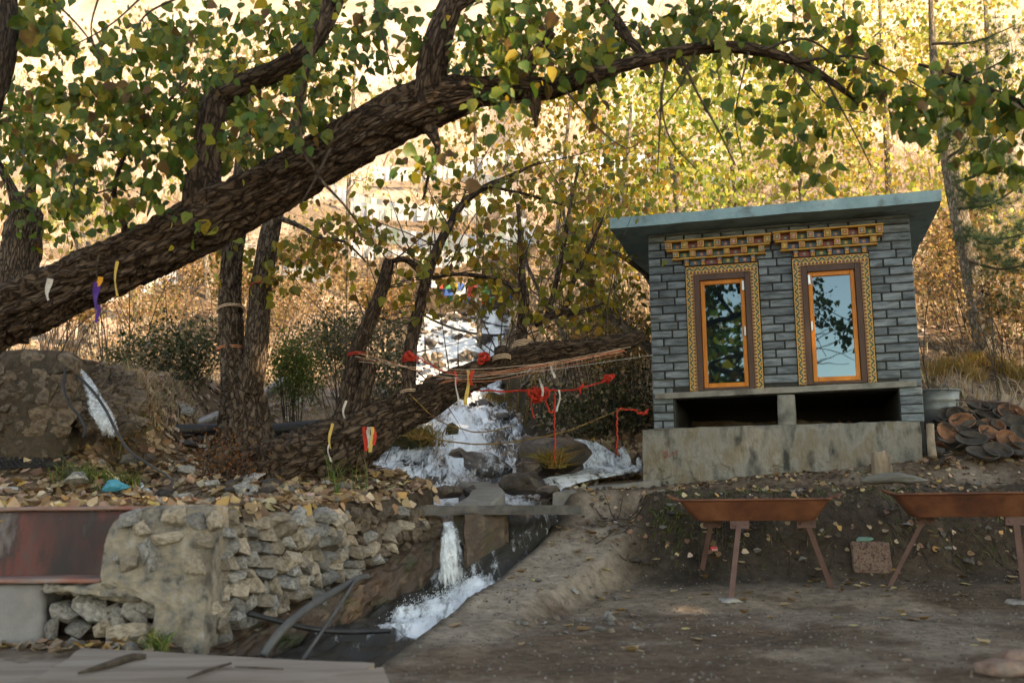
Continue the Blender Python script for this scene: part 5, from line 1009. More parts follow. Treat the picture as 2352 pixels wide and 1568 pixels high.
# ================================================================== rocks of the stream
m_wet = pm('wet_rock', [(.022, .016, .012), (.055, .038, .027), (.105, .072, .05)], scale=4, rough=.38, bump=.9, bscale=16, spec=.5, rand=.3, detail=9)
m_dryrock = pm('tan_rock', [(.15, .11, .08), (.27, .205, .15), (.34, .27, .21)], scale=4, rough=.85, bump=.9, bscale=14, rand=.3, detail=9)
def boulder(dx, dy, w_, h_, Y, label, mat=None, seed=0, depth=.9, sink=.0, name='boulder', group=None, sub=3, amp=.22):
    mat = mat or m_wet; p = P(dx, dy, Y); sx, sz = msz(w_, Y) / 2, msz(h_, Y) / 2
    bm = bmesh.new(); V0, F0 = hullrock(20, int(seed * 10), (2 * sx, 2 * sx * depth, 2 * sz), .35); vs_ = [bm.verts.new(v) for v in V0]; [bm.faces.new([vs_[q] for q in f]) for f in F0]
    bmesh.ops.bevel(bm, geom=bm.edges[:], offset=sx * .035, segments=1, affect='EDGES'); bmesh.ops.triangulate(bm, faces=bm.faces[:]); bmesh.ops.subdivide_edges(bm, edges=[e for e in bm.edges if e.calc_length() > sx * .3], cuts=2, use_grid_fill=True); bmesh.ops.triangulate(bm, faces=bm.faces[:])
    bm.verts.index_update(); V = np.array([v.co[:] for v in bm.verts]); Fc = [[v.index for v in f.verts] for f in bm.faces]; bm.free()
    k_ = 4.5 / sx; V = V + sx * .10 * np.stack([fbm(V[:, 0] * k_ + seed + t_, V[:, 1] * k_, V[:, 2] * k_) for t_ in (0, 9, 18)], 1)
    o = obj(name, V, Fc, mat, smooth=False)
    o.location = p; o.rotation_euler = (0, 0, seed * 1.7); tag(o, label, 'rock', group); return o
boulder(1262, 1046, 210, 96, 11.6, 'great brown wet boulder right of the lower cascade', seed=1.3, depth=.9)
boulder(1204, 1112, 110, 60, 10.6, 'dark wet boulder tight behind the curved divider', seed=2.2)
boulder(1215, 1075, 60, 34, 11.0, 'dark round rock against the foot of the great boulder', seed=3.1)
boulder(1262, 1128, 66, 36, 10.1, 'dark wet rock beside the slab bridge end of the kerb', seed=4.4)
boulder(1082, 1130, 40, 34, 10.3, 'small black rock against the left of the curved divider', seed=5.5)
boulder(1022, 1130, 76, 34, 10.2, 'brown wet rock in the shallows left of the curved divider', seed=6.1)
boulder(958, 1112, 36, 40, 10.6, 'pointed brown rock at the left shore of the stream', m_dryrock, seed=7.7)
boulder(902, 1112, 52, 30, 10.6, 'grey stone on the bank under the low leaning trunk', m_dryrock, seed=8.2)
boulder(1052, 1040, 44, 26, 12.5, 'flat topped dark rock poking from the lower cascade', seed=9.1)
boulder(1115, 1068, 150, 66, 12.25, 'domed rock with water combing over it in the lower cascade', seed=9.8, depth=.7)
boulder(1005, 818, 34, 26, 18.4, 'reddish rock midway up the cascade', m_dryrock, seed=10.3)
boulder(990, 790, 32, 26, 19.4, 'dark grey rock high in the left of the cascade', seed=11.4)
boulder(1068, 818, 42, 32, 18.2, 'black rock cluster in the middle of the cascade', seed=12.2)
boulder(1096, 750, 40, 28, 21.6, 'rust brown slab of rock near the head of the cascade', m_dryrock, seed=13.1)
boulder(1046, 730, 54, 26, 22.6, 'pale flat rock at the very head of the cascade', m_dryrock, seed=14.0)
boulder(1092, 722, 30, 44, 23.0, 'upright rock at the head of the cascade', m_dryrock, seed=15.2)
boulder(1015, 732, 40, 22, 22.8, 'broken tan rock left of the cascade head', m_dryrock, seed=16.6)
boulder(1110, 782, 40, 30, 20.4, 'dark rocks under the hose crossing the cascade', seed=17.1)
boulder(1128, 712, 46, 24, 23.4, 'flat grey rock right of the cascade head', m_dryrock, seed=18.1)
boulder(1040, 990, 60, 40, 14.2, 'mossy rock between the falls of the lower cascade', pm('moss_rock', [(.03, .035, .012), (.07, .06, .025), (.11, .08, .045)], scale=6, rough=.9, bump=1.), seed=19.3, depth=.6)
boulder(950, 1005, 110, 52, 13.6, 'mossy bank stone left of the lower cascade', MATS['moss_rock'], seed=20.2, depth=.6)
boulder(1150, 960, 70, 26, 15.2, 'low dark stone right of the middle cascade', seed=21.7)
boulder(610, 955, 50, 26, 13.2, 'pale stone behind the twin stemmed poplar', m_dryrock, seed=22.2)
boulder(880, 900, 40, 30, 13.4, 'grey boulder under the low leaning trunk by the dark bush', m_stone_g, seed=23.2)
# smaller stones strewn in and along the water
r5 = random.Random(5); mm = [hullrock(13, 60 + q, (1, 1, .75), .35) for q in range(7)]
sm = [[mesh('stone', V, Fc, m) for V, Fc in mm] for m in (m_wet, m_dryrock, m_stone_g)]
BAG = ground_hit(265, 1128)
def strew(n, fxy, size, mats, name, label, group, sink=.25):
    for q in range(n):
        x_, y_ = fxy(); s = r5.uniform(*size)
        if math.hypot(x_ - BAG.x, y_ - BAG.y) < .3: continue
        o = link(name, r5.choice(sm[r5.choice(mats)]), None, (x_, y_, Hs(x_, y_) + s * (.5 - sink) * .6), (r5.uniform(-.3, .3), r5.uniform(-.3, .3), r5.uniform(0, 6)), (s * r5.uniform(.8, 1.4), s, s * r5.uniform(.6, 1)))
        tag(o, label, 'stone', group)
def fw():
    y_ = r5.uniform(10, 23); t = r5.choice((-1, 1)) * r5.uniform(.8, 1.2); return xc_(y_) + t * hw_(y_), y_
strew(90, lambda: tuple(map(float, fw())), (.12, .34), (0, 0, 1), 'stream_stone', 'stone at the edge of the white cascade', 'stones along the cascade')
def inw():
    y_ = r5.uniform(15.5, 23); return float(xc_(y_) + r5.uniform(-.8, .8) * hw_(y_)), y_
strew(64, inw, (.14, .32), (0, 0, 1), 'midstream_stone', 'dark stone breaking the white water of the cascade', 'stones in the cascade', sink=-.1)
strew(60, lambda: (r5.uniform(-3.2, -1.2), r5.uniform(6.9, 9.6)), (.05, .14), (2, 1), 'terrace_stone', 'loose stone among fallen leaves on the left terrace', 'stones on the left terrace')
strew(60, lambda: (r5.uniform(-4.0, -2.0), r5.uniform(8.2, 11.8)), (.10, .24), (0, 2), 'rivulet_stone', 'wet stone beside the small rivulet below the spout', 'stones by the rivulet')
strew(26, lambda: (r5.uniform(.0, .9), r5.uniform(6.6, 8.4)), (.04, .10), (2, 1), 'path_stone', 'flat stone bedded in the crumbling edge of the dirt path', 'stones in the path edge')
strew(60, lambda: (r5.uniform(1.0, 5.0), r5.uniform(9.0, 9.75)), (.03, .10), (2, 0), 'bank_stone', 'stone in the sooty bank behind the troughs', 'stones in the sooty bank')
strew(18, lambda: (r5.uniform(-3.2, -2.0), r5.uniform(5.95, 6.25)), (.05, .12), (2, 1), 'foot_stone', 'broken stone on the soil at the foot of the red wall', 'rubble below the red wall')
# gravel crumbs
n = 9000; gx_ = rng.uniform(-1.0, 5.2, n); gy_ = 4.8 + 5.6 * rng.random(n) ** .9; k = gx_ > xc_(gy_) + hw_(gy_) * 1.3; gx_, gy_ = gx_[k], gy_[k]; n = len(gx_)
V0, F0 = hullrock(8, 3, (1, 1, .6), .3); F0 = np.array([f[:3] for f in F0]); c = np.array([(.17, .145, .12)]) * rng.uniform(.35, 1.35, (n, 1)) * rng.uniform(.9, 1.1, (n, 3))
m_grav = pm('gravel', [(1, 1, 1)], attr='Col', rough=.95, bump=0)
V, Fq, C = instance(V0, F0, np.stack([gx_, gy_, H(gx_, gy_) + .002], -1), frames(rng.normal(0, 1, (n, 3)) * np.array([1, 1, .2]), np.tile([0, 0, 1.], (n, 1))), .008 + .022 * rng.random(n) ** 3, c)
tag(obj('gravel', V, Fq, m_grav, col=C), kind='stuff')

# ================================================================== fallen leaves
PAL_DRY = [(4, (.32, .20, .115)), (3, (.23, .13, .07)), (3, (.42, .285, .175)), (2, (.12, .066, .038)), (1, (.45, .27, .09)), (1, (.52, .39, .27))]
m_dry = leafmat('dry_leaves', None, .15, spots=False)
CUR = LEAF_V.copy(); CUR[:, 2] = .34 * np.abs(CUR[:, 1]) + .22 * (CUR[:, 0] - .4) ** 2 * 2
def litter(name, n, fn, size, keep=None, pal=PAL_DRY, lift=.012, tilt=.35):
    x_, y_ = fn(n)
    if keep is not None: k = keep(x_, y_); x_, y_ = x_[k], y_[k]
    n = len(x_); e = .05; nx_ = -(H(x_ + e, y_) - H(x_ - e, y_)) / (2 * e); ny_ = -(H(x_, y_ + e) - H(x_, y_ - e)) / (2 * e)
    N = np.stack([np.clip(nx_, -2, 2), np.clip(ny_, -2, 2), np.ones(n)], -1) + rng.normal(0, tilt, (n, 3)); dirx = rng.normal(0, 1, (n, 3)); dirx -= N * (dirx * N).sum(1)[:, None] / (N * N).sum(1)[:, None]
    sc = rng.uniform(*size, n); V, Fq, C = instance(CUR, LEAF_F, np.stack([x_, y_, H(x_, y_) + lift * rng.random(n)], -1), frames(dirx, N), sc, palette(pal, n))
    return tag(obj(name, V, Fq, m_dry, col=C), kind='stuff')
def noch(x_, y_): return np.abs(x_ - xc_(y_)) > hw_(y_) * 1.15
litter('leaf_litter', 7500, lambda n: (rng.uniform(-5.2, -.6, n), 6.65 + 5.2 * rng.random(n) ** 1.3), (.05, .11), lambda x_, y_: noch(x_, y_) & (x_ < xc_(y_)))
litter('leaf_litter', 16000, lambda n: ((lambda y: (rng.uniform(-.62, .62, n) * y, y))(10.5 + 15 * rng.random(n) ** 1.2)), (.06, .13), lambda x_, y_: noch(x_, y_) & ~((x_ > .9) & (x_ < 4.6) & (y_ < 13.5)), [(4, (.33, .24, .18)), (3, (.26, .18, .13)), (2, (.40, .31, .24)), (2, (.18, .12, .085)), (1, (.36, .27, .16))])
litter('leaf_litter', 2200, lambda n: (rng.uniform(.9, 1.9, n), rng.uniform(12.2, 15, n)), (.06, .12))
litter('leaf_litter', 900, lambda n: (rng.uniform(.6, 5, n), 9.0 + 1.5 * rng.random(n)), (.03, .07), None, PAL_DRY + [(9, (.06, .042, .028))])
litter('leaf_litter', 420, lambda n: (rng.uniform(4.2, 6.6, n), rng.uniform(10, 13, n)), (.05, .11))
litter('leaf_litter', 160, lambda n: (rng.uniform(-3.2, -1.9, n), rng.uniform(5.9, 6.25, n)), (.04, .08))
drm = [leafmat('fallen_leaf', [(0, (.34, .23, .13)), (.35, (.44, .31, .17)), (.6, (.26, .14, .06)), (.8, (.42, .23, .06)), (.92, (.50, .42, .16))], .15, spots=False)]
FLM = [mesh('fallen_leaf', CUR * np.array([1, w_, z_]), LEAF_F, drm[0]) for w_, z_ in ((1, 1), (1.1, .6), (.8, 1.7), (1, -.7))]
k = 0
while k < 150:
    x_ = r5.uniform(-.6, 4.8); y_ = 5.2 + 4.2 * r5.random() ** .55
    if abs(x_ - float(xc_(y_))) < float(hw_(y_)) * 1.35: continue
    if y_ < 8 and r5.random() < .55: continue
    s = r5.uniform(.05, .115); o = link('fallen_leaf', FLM[r5.randrange(4)], None, (x_, y_, Hs(x_, y_) + .006), (r5.uniform(-.2, .2), r5.uniform(-.2, .2), r5.uniform(0, 6.3)), s); tag(o, 'curled tan leaf fallen on the bare dirt before the hut', 'leaf', 'fallen leaves on the dirt'); k += 1
# plank ends, twigs on the ground
acc = Acc()
for q in range(260):
    x_, y_ = (r5.uniform(-4.5, -.8), r5.uniform(6.8, 11)) if q < 110 else (r5.uniform(.8, 5.0), r5.uniform(8.9, 9.8)); a = r5.uniform(0, 6.3); L_ = r5.uniform(.08, .4)
    u = np.linspace(-.5, .5, 5); xx = x_ + u * L_ * math.cos(a); yy = y_ + u * L_ * math.sin(a) + .02 * np.sin(u * 5); V, Fq = tube(np.stack([xx, yy, H(xx, yy) + .012, np.linspace(.006, .002, 5)], -1), 5, cap=False); acc.add(V, Fq)
tag(acc.obj('fallen_twigs', m_twig, None, True), kind='stuff')

# ================================================================== bushes, grass
def bushy(name, label, lst, leaf, pal, stems=40, mleaf=None, per=19, cat='bush', group=None, upr=.2):
    """lst: (dx, dy, rx, ry, n, Y0, Y1) clumps in the view; built as stems with small leaves"""
    pts = np.array([P(a + c_ * math.sqrt(u_) * math.cos(t), b_ + d_ * math.sqrt(u_) * math.sin(t), Y)[:] for a, b_, c_, d_, n, y0, y1 in lst for u_, t, Y in zip(rng.random(n), rng.uniform(0, 6.28, n), rng.uniform(y0, y1, n))])
    cx, cy = pts[:, 0].mean(), pts[:, 1].mean(); O = np.array([cx, cy, Hs(cx, cy)]); e = empty(name, O, 0, label, cat, group); acc = Acc()
    for q in rng.choice(len(pts), min(stems, len(pts)), replace=False):
        p = pts[q]; b0 = np.array([p[0] * .6 + cx * .4, p[1], 0]); b0[2] = min(Hs(b0[0], b0[1]), p[2]) - .05; m_ = (b0 + p) / 2 + rng.normal(0, .05, 3); V, Fq = tube(catmull([(*b0, .008), (*m_, .006), (*(p + rng.normal(0, .08, 3)), .002)], 8), 4, cap=False); acc.add(V - O, Fq)
    acc.obj('stems', m_twig, e, True); T = np.repeat(pts, per, 0) + rng.normal(0, .12, (len(pts) * per, 3)); dx_ = rng.normal(0, 1, (len(T), 3)); dx_[:, 2] += upr
    V, Fq, C = instance(LF2_V, LF2_F, T - O, frames(dx_, rng.normal(0, 1, (len(T), 3))), leaf * rng.uniform(.6, 1.3, len(T)), palette(pal, len(T))); tag(obj('foliage', V, Fq, mleaf or m_leaf_far, e, col=C), kind='stuff'); return e
PAL_BUSH = [(3, (.03, .042, .020)), (3, (.055, .068, .03)), (2, (.09, .09, .045)), (1.6, (.22, .16, .10)), (1.5, (.42, .32, .22))]
bushy('cotoneaster_bush', 'dark low bush with caught leaves left of the twin stems', [(370, 830, 120, 60, 150, 11.6, 12.6), (440, 790, 70, 40, 50, 12, 12.8)], .055, PAL_BUSH, 50)
bushy('cotoneaster_bush', 'grey green bush on the slope just left of the cascade', [(830, 800, 120, 70, 150, 13.5, 15), (760, 770, 70, 40, 50, 14, 15), (890, 870, 40, 60, 40, 13, 13.8)], .055, PAL_BUSH, 50)
bushy('cotoneaster_bush', 'dark tangled bush on the bank between cascade and hut', [(1380, 960, 120, 60, 130, 12.6, 13.6), (1440, 900, 70, 70, 50, 12.8, 13.8), (1290, 930, 70, 40, 40, 13.2, 14)], .055, PAL_BUSH, 120)
PAL_JUN = [(3, (.05, .085, .02)), (3, (.09, .125, .03)), (1, (.14, .14, .03))]
bushy('juniper_shrub', 'small bright green juniper between the twin stems and the cascade', [(675, 830, 32, 40, 60, 11.8, 12.2), (690, 880, 40, 30, 30, 11.8, 12.2)], .035, PAL_JUN, 20, per=40, upr=1.)
bushy('red_herb', 'rusty orange seedhead herb at the foot of the twin stems', [(500, 1055, 50, 40, 34, 9.6, 9.9), (560, 1085, 40, 26, 20, 9.5, 9.8)], .022, [(3, (.24, .07, .02)), (2, (.34, .12, .03)), (1, (.16, .08, .03))], 34, per=16, cat='plant')
PAL_BR = [(4, (.20, .12, .06)), (3, (.30, .19, .10)), (2, (.12, .075, .04)), (1.5, (.38, .26, .12)), (1, (.10, .11, .03))]
bushy('bramble_bush', 'brown leaved thicket on the slope right of the pine trunk', [(2300, 680, 80, 110, 120, 14, 17), (2160, 620, 60, 120, 80, 15, 18)], .07, PAL_BR, 60)
bushy('bramble_bush', 'russet thicket behind the slanting poplar left of the hut', [(1420, 780, 80, 80, 110, 13, 15), (1340, 740, 90, 50, 80, 13.5, 15.5)], .06, PAL_BR + [(2, (.20, .17, .03))], 60)
bushy('dry_shrub', 'dry leafless looking scrub on the sunny slope left of the cascade', [(730, 660, 110, 70, 90, 17, 20), (330, 690, 110, 50, 70, 15, 18), (600, 700, 90, 60, 60, 16, 19)], .06, PAL_BR, 80)
for k_, (dx_, dy_, rx_, ry_, n_, Y_, lab_) in enumerate(((560, 640, 70, 50, 60, 19, 'brown scrub bush right behind the twin stems on the sunny slope'), (420, 600, 80, 50, 60, 22, 'dry scrub bush high behind the great leaning trunk'), (700, 590, 80, 46, 60, 23, 'tawny bush on the slope above the juniper'), (880, 690, 60, 40, 50, 19, 'russet bush near the left rocks of the cascade head'), (1230, 620, 80, 50, 70, 22, 'tawny bush right above the cascade head'), (150, 690, 60, 40, 50, 16, 'dry bush behind the masonry block'), (960, 560, 90, 50, 60, 27, 'low pale bush on the slope above the cascade'), (2200, 560, 60, 80, 70, 18, 'rust brown bush behind the pine trunk'))):
    bushy('scrub_bush', lab_, [(dx_, dy_, rx_, ry_, n_, Y_ - 1, Y_ + 1)], .09, PAL_BR if k_ % 2 else PAL_BR + [(4, (.10, .11, .04))], 50, per=24)
m_grass = leafmat('grass', None, .35, spots=False)
def grass(name, label, pts, n, hgt, pal, spread=.08, kind=None, lean=.35, wid=.005, cat='grass', group=None):
    if kind != 'stuff' and len(pts) > 1:
        for q in pts: grass(name, label, [q], n, hgt, pal, min(spread, .09), kind, lean, wid, cat, label)
        return
    pts = np.array([q[:] for q in pts]); B = np.repeat(pts, n, 0); B[:, :2] += rng.normal(0, spread, (len(B), 2)); B[:, 2] = H(B[:, 0], B[:, 1]) - .01 if kind != 'keep' else B[:, 2]
    N = len(B); d = rng.normal(0, lean, (N, 3)); d[:, 2] = 1; d /= np.linalg.norm(d, axis=1)[:, None]; h = hgt * rng.uniform(.45, 1.15, (N, 1)); s = np.cross(d, rng.normal(0, 1, (N, 3))); s /= np.linalg.norm(s, axis=1)[:, None]; s *= wid * rng.uniform(.6, 1.4, (N, 1))
    bend = d * np.array([1, 1, 0]) * h * .5 - np.array([0, 0, 1.]) * h * .12; V = np.stack([B - s, B + s, B + d * h * .55 - s * .7, B + d * h * .55 + s * .7, B + d * h + bend], 1).reshape(-1, 3)
    i = np.arange(N)[:, None] * 5; Fq = np.concatenate([np.stack([i[:, 0], i[:, 0] + 1, i[:, 0] + 3], -1), np.stack([i[:, 0], i[:, 0] + 3, i[:, 0] + 2], -1), np.stack([i[:, 0] + 2, i[:, 0] + 3, i[:, 0] + 4], -1)])
    o = obj(name, V, Fq, m_grass, col=np.repeat(palette(pal, N), 5, 0)); 
    return tag(o, label, None if kind == 'stuff' else cat, group, 'stuff' if kind == 'stuff' else None)
G_STRAW = [(3, (.43, .33, .24)), (2, (.32, .225, .155)), (1, (.24, .20, .11))]; G_GRN = [(3, (.06, .11, .02)), (2, (.11, .15, .03)), (1, (.24, .20, .06))]; G_ORG = [(3, (.34, .19, .05)), (2, (.22, .13, .04)), (2, (.17, .16, .035))]
def gh(dx, dy): return ground_hit(dx, dy) or P(dx, dy, 10)
grass('grass_tuft', 'sunlit straw tuft right of the left spout', [gh(285, 905), gh(262, 915), gh(310, 900)], 130, .32, G_STRAW)
grass('grass_tuft', 'blond dry tuft on the stone bank behind the long hose', [gh(330, 930), gh(360, 950), gh(318, 900), gh(385, 930), gh(410, 915), gh(430, 945)], 90, .26, G_STRAW)
grass('grass_tuft', 'orange dry grass below the straw tuft', [gh(290, 960), gh(320, 975), gh(270, 985)], 110, .22, G_ORG)
grass('grass_tuft', 'green grass beside the perforated black sheet', [gh(160, 1100), gh(185, 1110), gh(210, 1105)], 60, .22, G_GRN)
grass('grass_tuft', 'green grass just right of the blue bag', [gh(265, 1118), gh(300, 1115)], 50, .20, G_GRN)
grass('grass_tuft', 'long blond grass hanging by the great wet boulder', [P(1262, 1062, 10.95), P(1275, 1075, 10.9)], 90, .34, G_ORG, .05, 'keep', .9)
grass('grass_tuft', 'dry grass in the mossy bank left of the lower cascade', [P(1000, 1025, 13.2), P(985, 1000, 13.3), P(960, 1010, 13.2)], 90, .32, G_ORG, .12, 'keep', .6)
grass('grass_tuft', 'tan grass on the right bank of the middle cascade', [gh(1160, 925), gh(1190, 935), gh(1130, 930), gh(1215, 940)], 110, .32, G_ORG, .2)
grass('grass_tuft', 'small green tuft at the foot of the crumbling pier', [P(362, 1478, 6.0)], 70, .17, G_GRN, .035)
grass('grass_tuft', 'green tuft on the path rim over the channel', [gh(905, 1452), gh(930, 1440)], 60, .07, G_GRN, .04)
grass('grass_tuft', 'green grass on the sooty bank left of the whole trough', [gh(1540, 1210), gh(1560, 1225), gh(1520, 1200)], 40, .10, G_GRN, .06)
grass('grass_tuft', 'tall green blades on the terrace above the stacked stones', [gh(760, 1110), gh(830, 1130), gh(770, 1140)], 12, .42, G_GRN, .04, None, .25)
grass('grass_tuft', 'russet and green grass right of the metal tub', [gh(2150, 860), gh(2190, 850), gh(2250, 840), gh(2300, 850), gh(2340, 870), gh(2230, 870)], 180, .30, G_ORG, .2)
grass('grass_tuft', 'moss and grass round the split stump', [gh(1990, 1090), gh(2040, 1092)], 60, .045, G_GRN, .1)
n = 900; y_ = 12.5 + 14 * rng.random(n); x_ = rng.uniform(-.6, .6, n) * y_; k = noch(x_, y_) & ~((x_ > .9) & (x_ < 4.6) & (y_ < 13.8)); grass('hillside_grass', None, np.stack([x_[k], y_[k], 0 * x_[k]], -1), 26, .34, G_STRAW + [(1, (.5, .36, .2))], .16, 'stuff', wid=.007)
n = 260; y_ = 24 + 16 * rng.random(n); x_ = rng.uniform(-.55, .55, n) * y_; grass('hillside_grass', None, np.stack([x_, y_, 0 * x_], -1), 26, .8, G_STRAW + [(2, (.5, .36, .2))], .6, 'stuff', wid=.02)
n = 120; grass('bank_weeds', None, np.stack([rng.uniform(1.2, 5, n), rng.uniform(9.0, 9.5, n), np.zeros(n)], -1), 7, .10, G_GRN + [(3, (.10, .08, .04))], .06, 'stuff', wid=.003)
# bare brush stems on the slopes
acc = Acc()
for q in range(330):
    y_ = rng.uniform(12.5, 21); x_ = rng.uniform(-.55, .55) * y_
    if abs(x_ - float(xc_(y_))) < float(hw_(y_)) * 1.2 or (.9 < x_ < 4.7 and y_ < 13.8): continue
    z_ = Hs(x_, y_); h_ = rng.uniform(.6, 2.0); d = rng.normal(0, .25, 2) * h_; V, Fq = tube(catmull([(x_, y_, z_ - .05, .010), (x_ + d[0] * .4, y_ + d[1] * .4, z_ + h_ * .55, .007), (x_ + d[0] * 1.3, y_ + d[1], z_ + h_, .002)], 8), 4, cap=False); acc.add(V, Fq)
tag(acc.obj('brush_stems', m_twig, None, True), kind='stuff')

# ================================================================== pipes, hoses
m_rubber = pm('black_rubber', [(.012, .012, .013), (.028, .027, .027)], scale=9, rough=.5, bump=.2, spec=.4)
m_greyhose = pm('grey_hose', [(.055, .055, .055), (.10, .098, .092)], scale=8, rough=.6, bump=.2, spec=.4)
m_galv = pm('galvanised_pipe', [(.22, .22, .22), (.36, .34, .32)], scale=9, rough=.45, bump=.15, metal=.6)
def hose(name, label, L_, mat=None, cat='hose', seg=8, n=60):
    V, Fq = tube(catmull(DP(L_), n), seg, cap=True); return tag(obj(name, V, Fq, mat or m_rubber, smooth=True), label, cat)
hose('garden_hose', 'dark hose curving down the side of the spouting water', [(150, 850, 6, 9.15), (146, 890, 6, 9.1), (158, 925, 6, 9.05), (185, 960, 6, 9.0), (196, 985, 6, 8.95), (190, 1005, 6, 8.9)])
hose('garden_hose', 'long dark hose running from the spout across the rivulet stones', [(178, 862, 7, 9.2), (215, 900, 7, 9.1), (245, 945, 7, 9.0), (270, 995, 7, 8.75), (298, 1035, 6, 8.5), (345, 1068, 6, 8.3), (392, 1098, 6, 8.1), (398, 1122, 6, 8.0)])
def ghp(dx, dy, px, dz=.01): 
    p = gh(dx, dy); return (p.x, p.y, p.z + dz, msz(px, p.y) / 2)
def pipe(label, a, b_, r, mat):
    d = (b_ - a); V, Fq = tube(np.array([(*(a + d * t), r) for t in np.linspace(0, 1, 6)]), 18, cap=False); V2, F2 = tube(np.array([(*(b_ - d * t), r * .86) for t in np.linspace(0, 1, 6)]), 18, cap=False)
    ring = [(0 * 18 + j, 0 * 18 + (j + 1) % 18) for j in range(18)]; Fc = [tuple(f) for f in Fq.tolist()] + [tuple(int(q) + len(V) for q in f) for f in F2.tolist()]
    return tag(obj('drain_pipe', np.vstack([V, V2]), Fc, mat, smooth=True), label, 'pipe')
pipe('black plastic drain pipe left of the twin stems with open end', P(402, 988, 10.9), P(560, 984, 11.2), .066, m_rubber)
pipe('black plastic pipe between the twin stems and the low leaning trunk', P(600, 990, 11.0), P(740, 976, 11.4), .07, m_rubber)
pipe('short black pipe end poking out beside the low trunk root', P(664, 1000, 10.7), P(760, 992, 11.2), .05, m_rubber)
pipe('grey metal pipe leaning behind the twin stems', P(655, 872, 12.6), P(585, 925, 11.6), .07, m_galv)
pipe('short grey metal pipe lying on the rivulet stones', P(440, 978, 11.6), P(500, 955, 12.0), .06, m_galv)
hose('garden_hose', 'dark green hose sagging across the upper cascade', [(970, 722, 6, 21.5), (1010, 742, 6, 20.8), (1070, 762, 6, 20.5), (1130, 770, 6, 20.5), (1172, 766, 6, 20.8)])
hose('garden_hose', 'second dark hose crossing higher over the cascade', [(1080, 728, 5, 21.9), (1130, 745, 5, 21.6), (1180, 752, 5, 21.5)])
hose('garden_hose', 'thin black hose looping along the left side of the cascade', [(976, 775, 4, 20), (980, 820, 4, 18.5), (1010, 850, 4, 17.6), (1060, 866, 4, 17.2), (1080, 890, 4, 16.6)])
hose('grey_pipe', 'thick grey hose arching out of the channel by the stacked stones', [(604, 1506, 20, 6.0), (640, 1455, 20, 6.1), (690, 1408, 19, 6.4), (750, 1368, 17, 6.8), (818, 1330, 14, 7.3), (845, 1322, 13, 7.5)], m_greyhose)
hose('grey_pipe', 'thin grey pole slanting down into the channel', [(818, 1330, 7, 7.2), (760, 1420, 7, 6.6), (696, 1512, 7, 6.05)], m_greyhose)
hose('black_hose', 'black hose lying across the channel below the stacked stones', [(570, 1408, 13, 6.6), (650, 1428, 12, 6.6), (720, 1444, 12, 6.65), (800, 1450, 12, 6.75), (895, 1448, 11, 6.95)])
hose('bent_rod', 'thin grey rod stuck in the mossy bank of the lower cascade', [(1006, 995, 5, 12.9), (1003, 1020, 5, 12.9), (998, 1052, 5, 12.8)], m_galv, 'rod')

# ================================================================== threads, ribbons, scarves
m_red = pm('red_cotton', [(.42, .028, .018), (.58, .05, .03)], scale=20, rough=.85, bump=.2)
m_orr = pm('orange_thread', [(.55, .16, .08), (.60, .24, .14)], scale=20, rough=.9, bump=0)
m_yel = pm('yellow_ribbon', [(.62, .40, .10), (.70, .50, .18)], scale=12, rough=.8, bump=.2, trans=.2)
m_whi = pm('white_ribbon', [(.55, .50, .46), (.68, .64, .60)], scale=12, rough=.8, bump=.2, trans=.2)
m_pale = pm('pale_string', [(.52, .36, .25), (.62, .46, .34)], scale=12, rough=.9, bump=0)
m_pur = pm('purple_scarf', [(.06, .02, .17), (.10, .03, .26)], scale=10, rough=.7, bump=.3, trans=.15)
m_gar = pm('garland', [(.30, .19, .06), (.16, .10, .03), (.10, .02, .03)], scale=26, rough=.9, bump=.4)
def line(label, L_, mat, name='thread', n=44, group=None, cat='thread', seg=5):
    L_ = [(q[0], q[1], q[2] * (.6 if name in ('rope', 'garland') else .55), *q[3:]) for q in L_]
    p_ = catmull(DP(L_), n); wv = 1.1 * p_[:, 3:4].mean() * (name == 'rope') + .004; s_ = np.arange(len(p_)) * .6; p_[:, :3] += wv * np.stack([fbm(s_, q * 9.1, float(L_[0][0]), 2) for q in range(3)], 1); V, Fq = tube(p_, seg, cap=False); return tag(obj(name, V, Fq, mat, smooth=True), label, cat, group)
line('taut red rope tied round the second upright shoot of the low trunk', [(958, 822, 7, 9.85), (990, 838, 6, 9.85), (1030, 856, 6, 9.85), (1050, 862, 6, 9.9)], m_red, 'rope', cat='rope')
o = line('red rope stretched from the low trunk toward the bramble by the hut', [(1050, 895, 5, 10.0), (1100, 896, 7, 10.2), (1170, 898, 8, 10.4), (1236, 896, 10, 10.5), (1300, 896, 6, 10.7), (1360, 884, 6, 10.9), (1402, 872, 5, 11)], m_red, 'rope', cat='rope')
line('long red cord dangling straight down from the knotted rope', [(1274, 905, 6, 10.55), (1274, 960, 6, 10.5), (1275, 1010, 6, 10.5), (1275, 1062, 5, 10.5)], m_red, 'rope', cat='rope')
line('red loop of rope sagging beside the knotted rope', [(1252, 890, 8, 10.5), (1254, 925, 7, 10.45), (1264, 945, 7, 10.42), (1272, 938, 7, 10.45), (1274, 905, 6, 10.55)], m_red, 'rope', cat='rope')
line('red cord hanging from the dead branch beside the hut wall', [(1464, 942, 6, 11.0), (1440, 940, 6, 10.95), (1420, 942, 6, 10.9), (1418, 990, 6, 10.9), (1418, 1045, 5, 10.9)], m_red, 'rope', cat='rope')
line('red knot string bound above the slack cord by the hut', [(1462, 946, 8, 11), (1480, 950, 10, 11.05), (1488, 940, 8, 11.1)], m_red, 'rope', cat='rope')
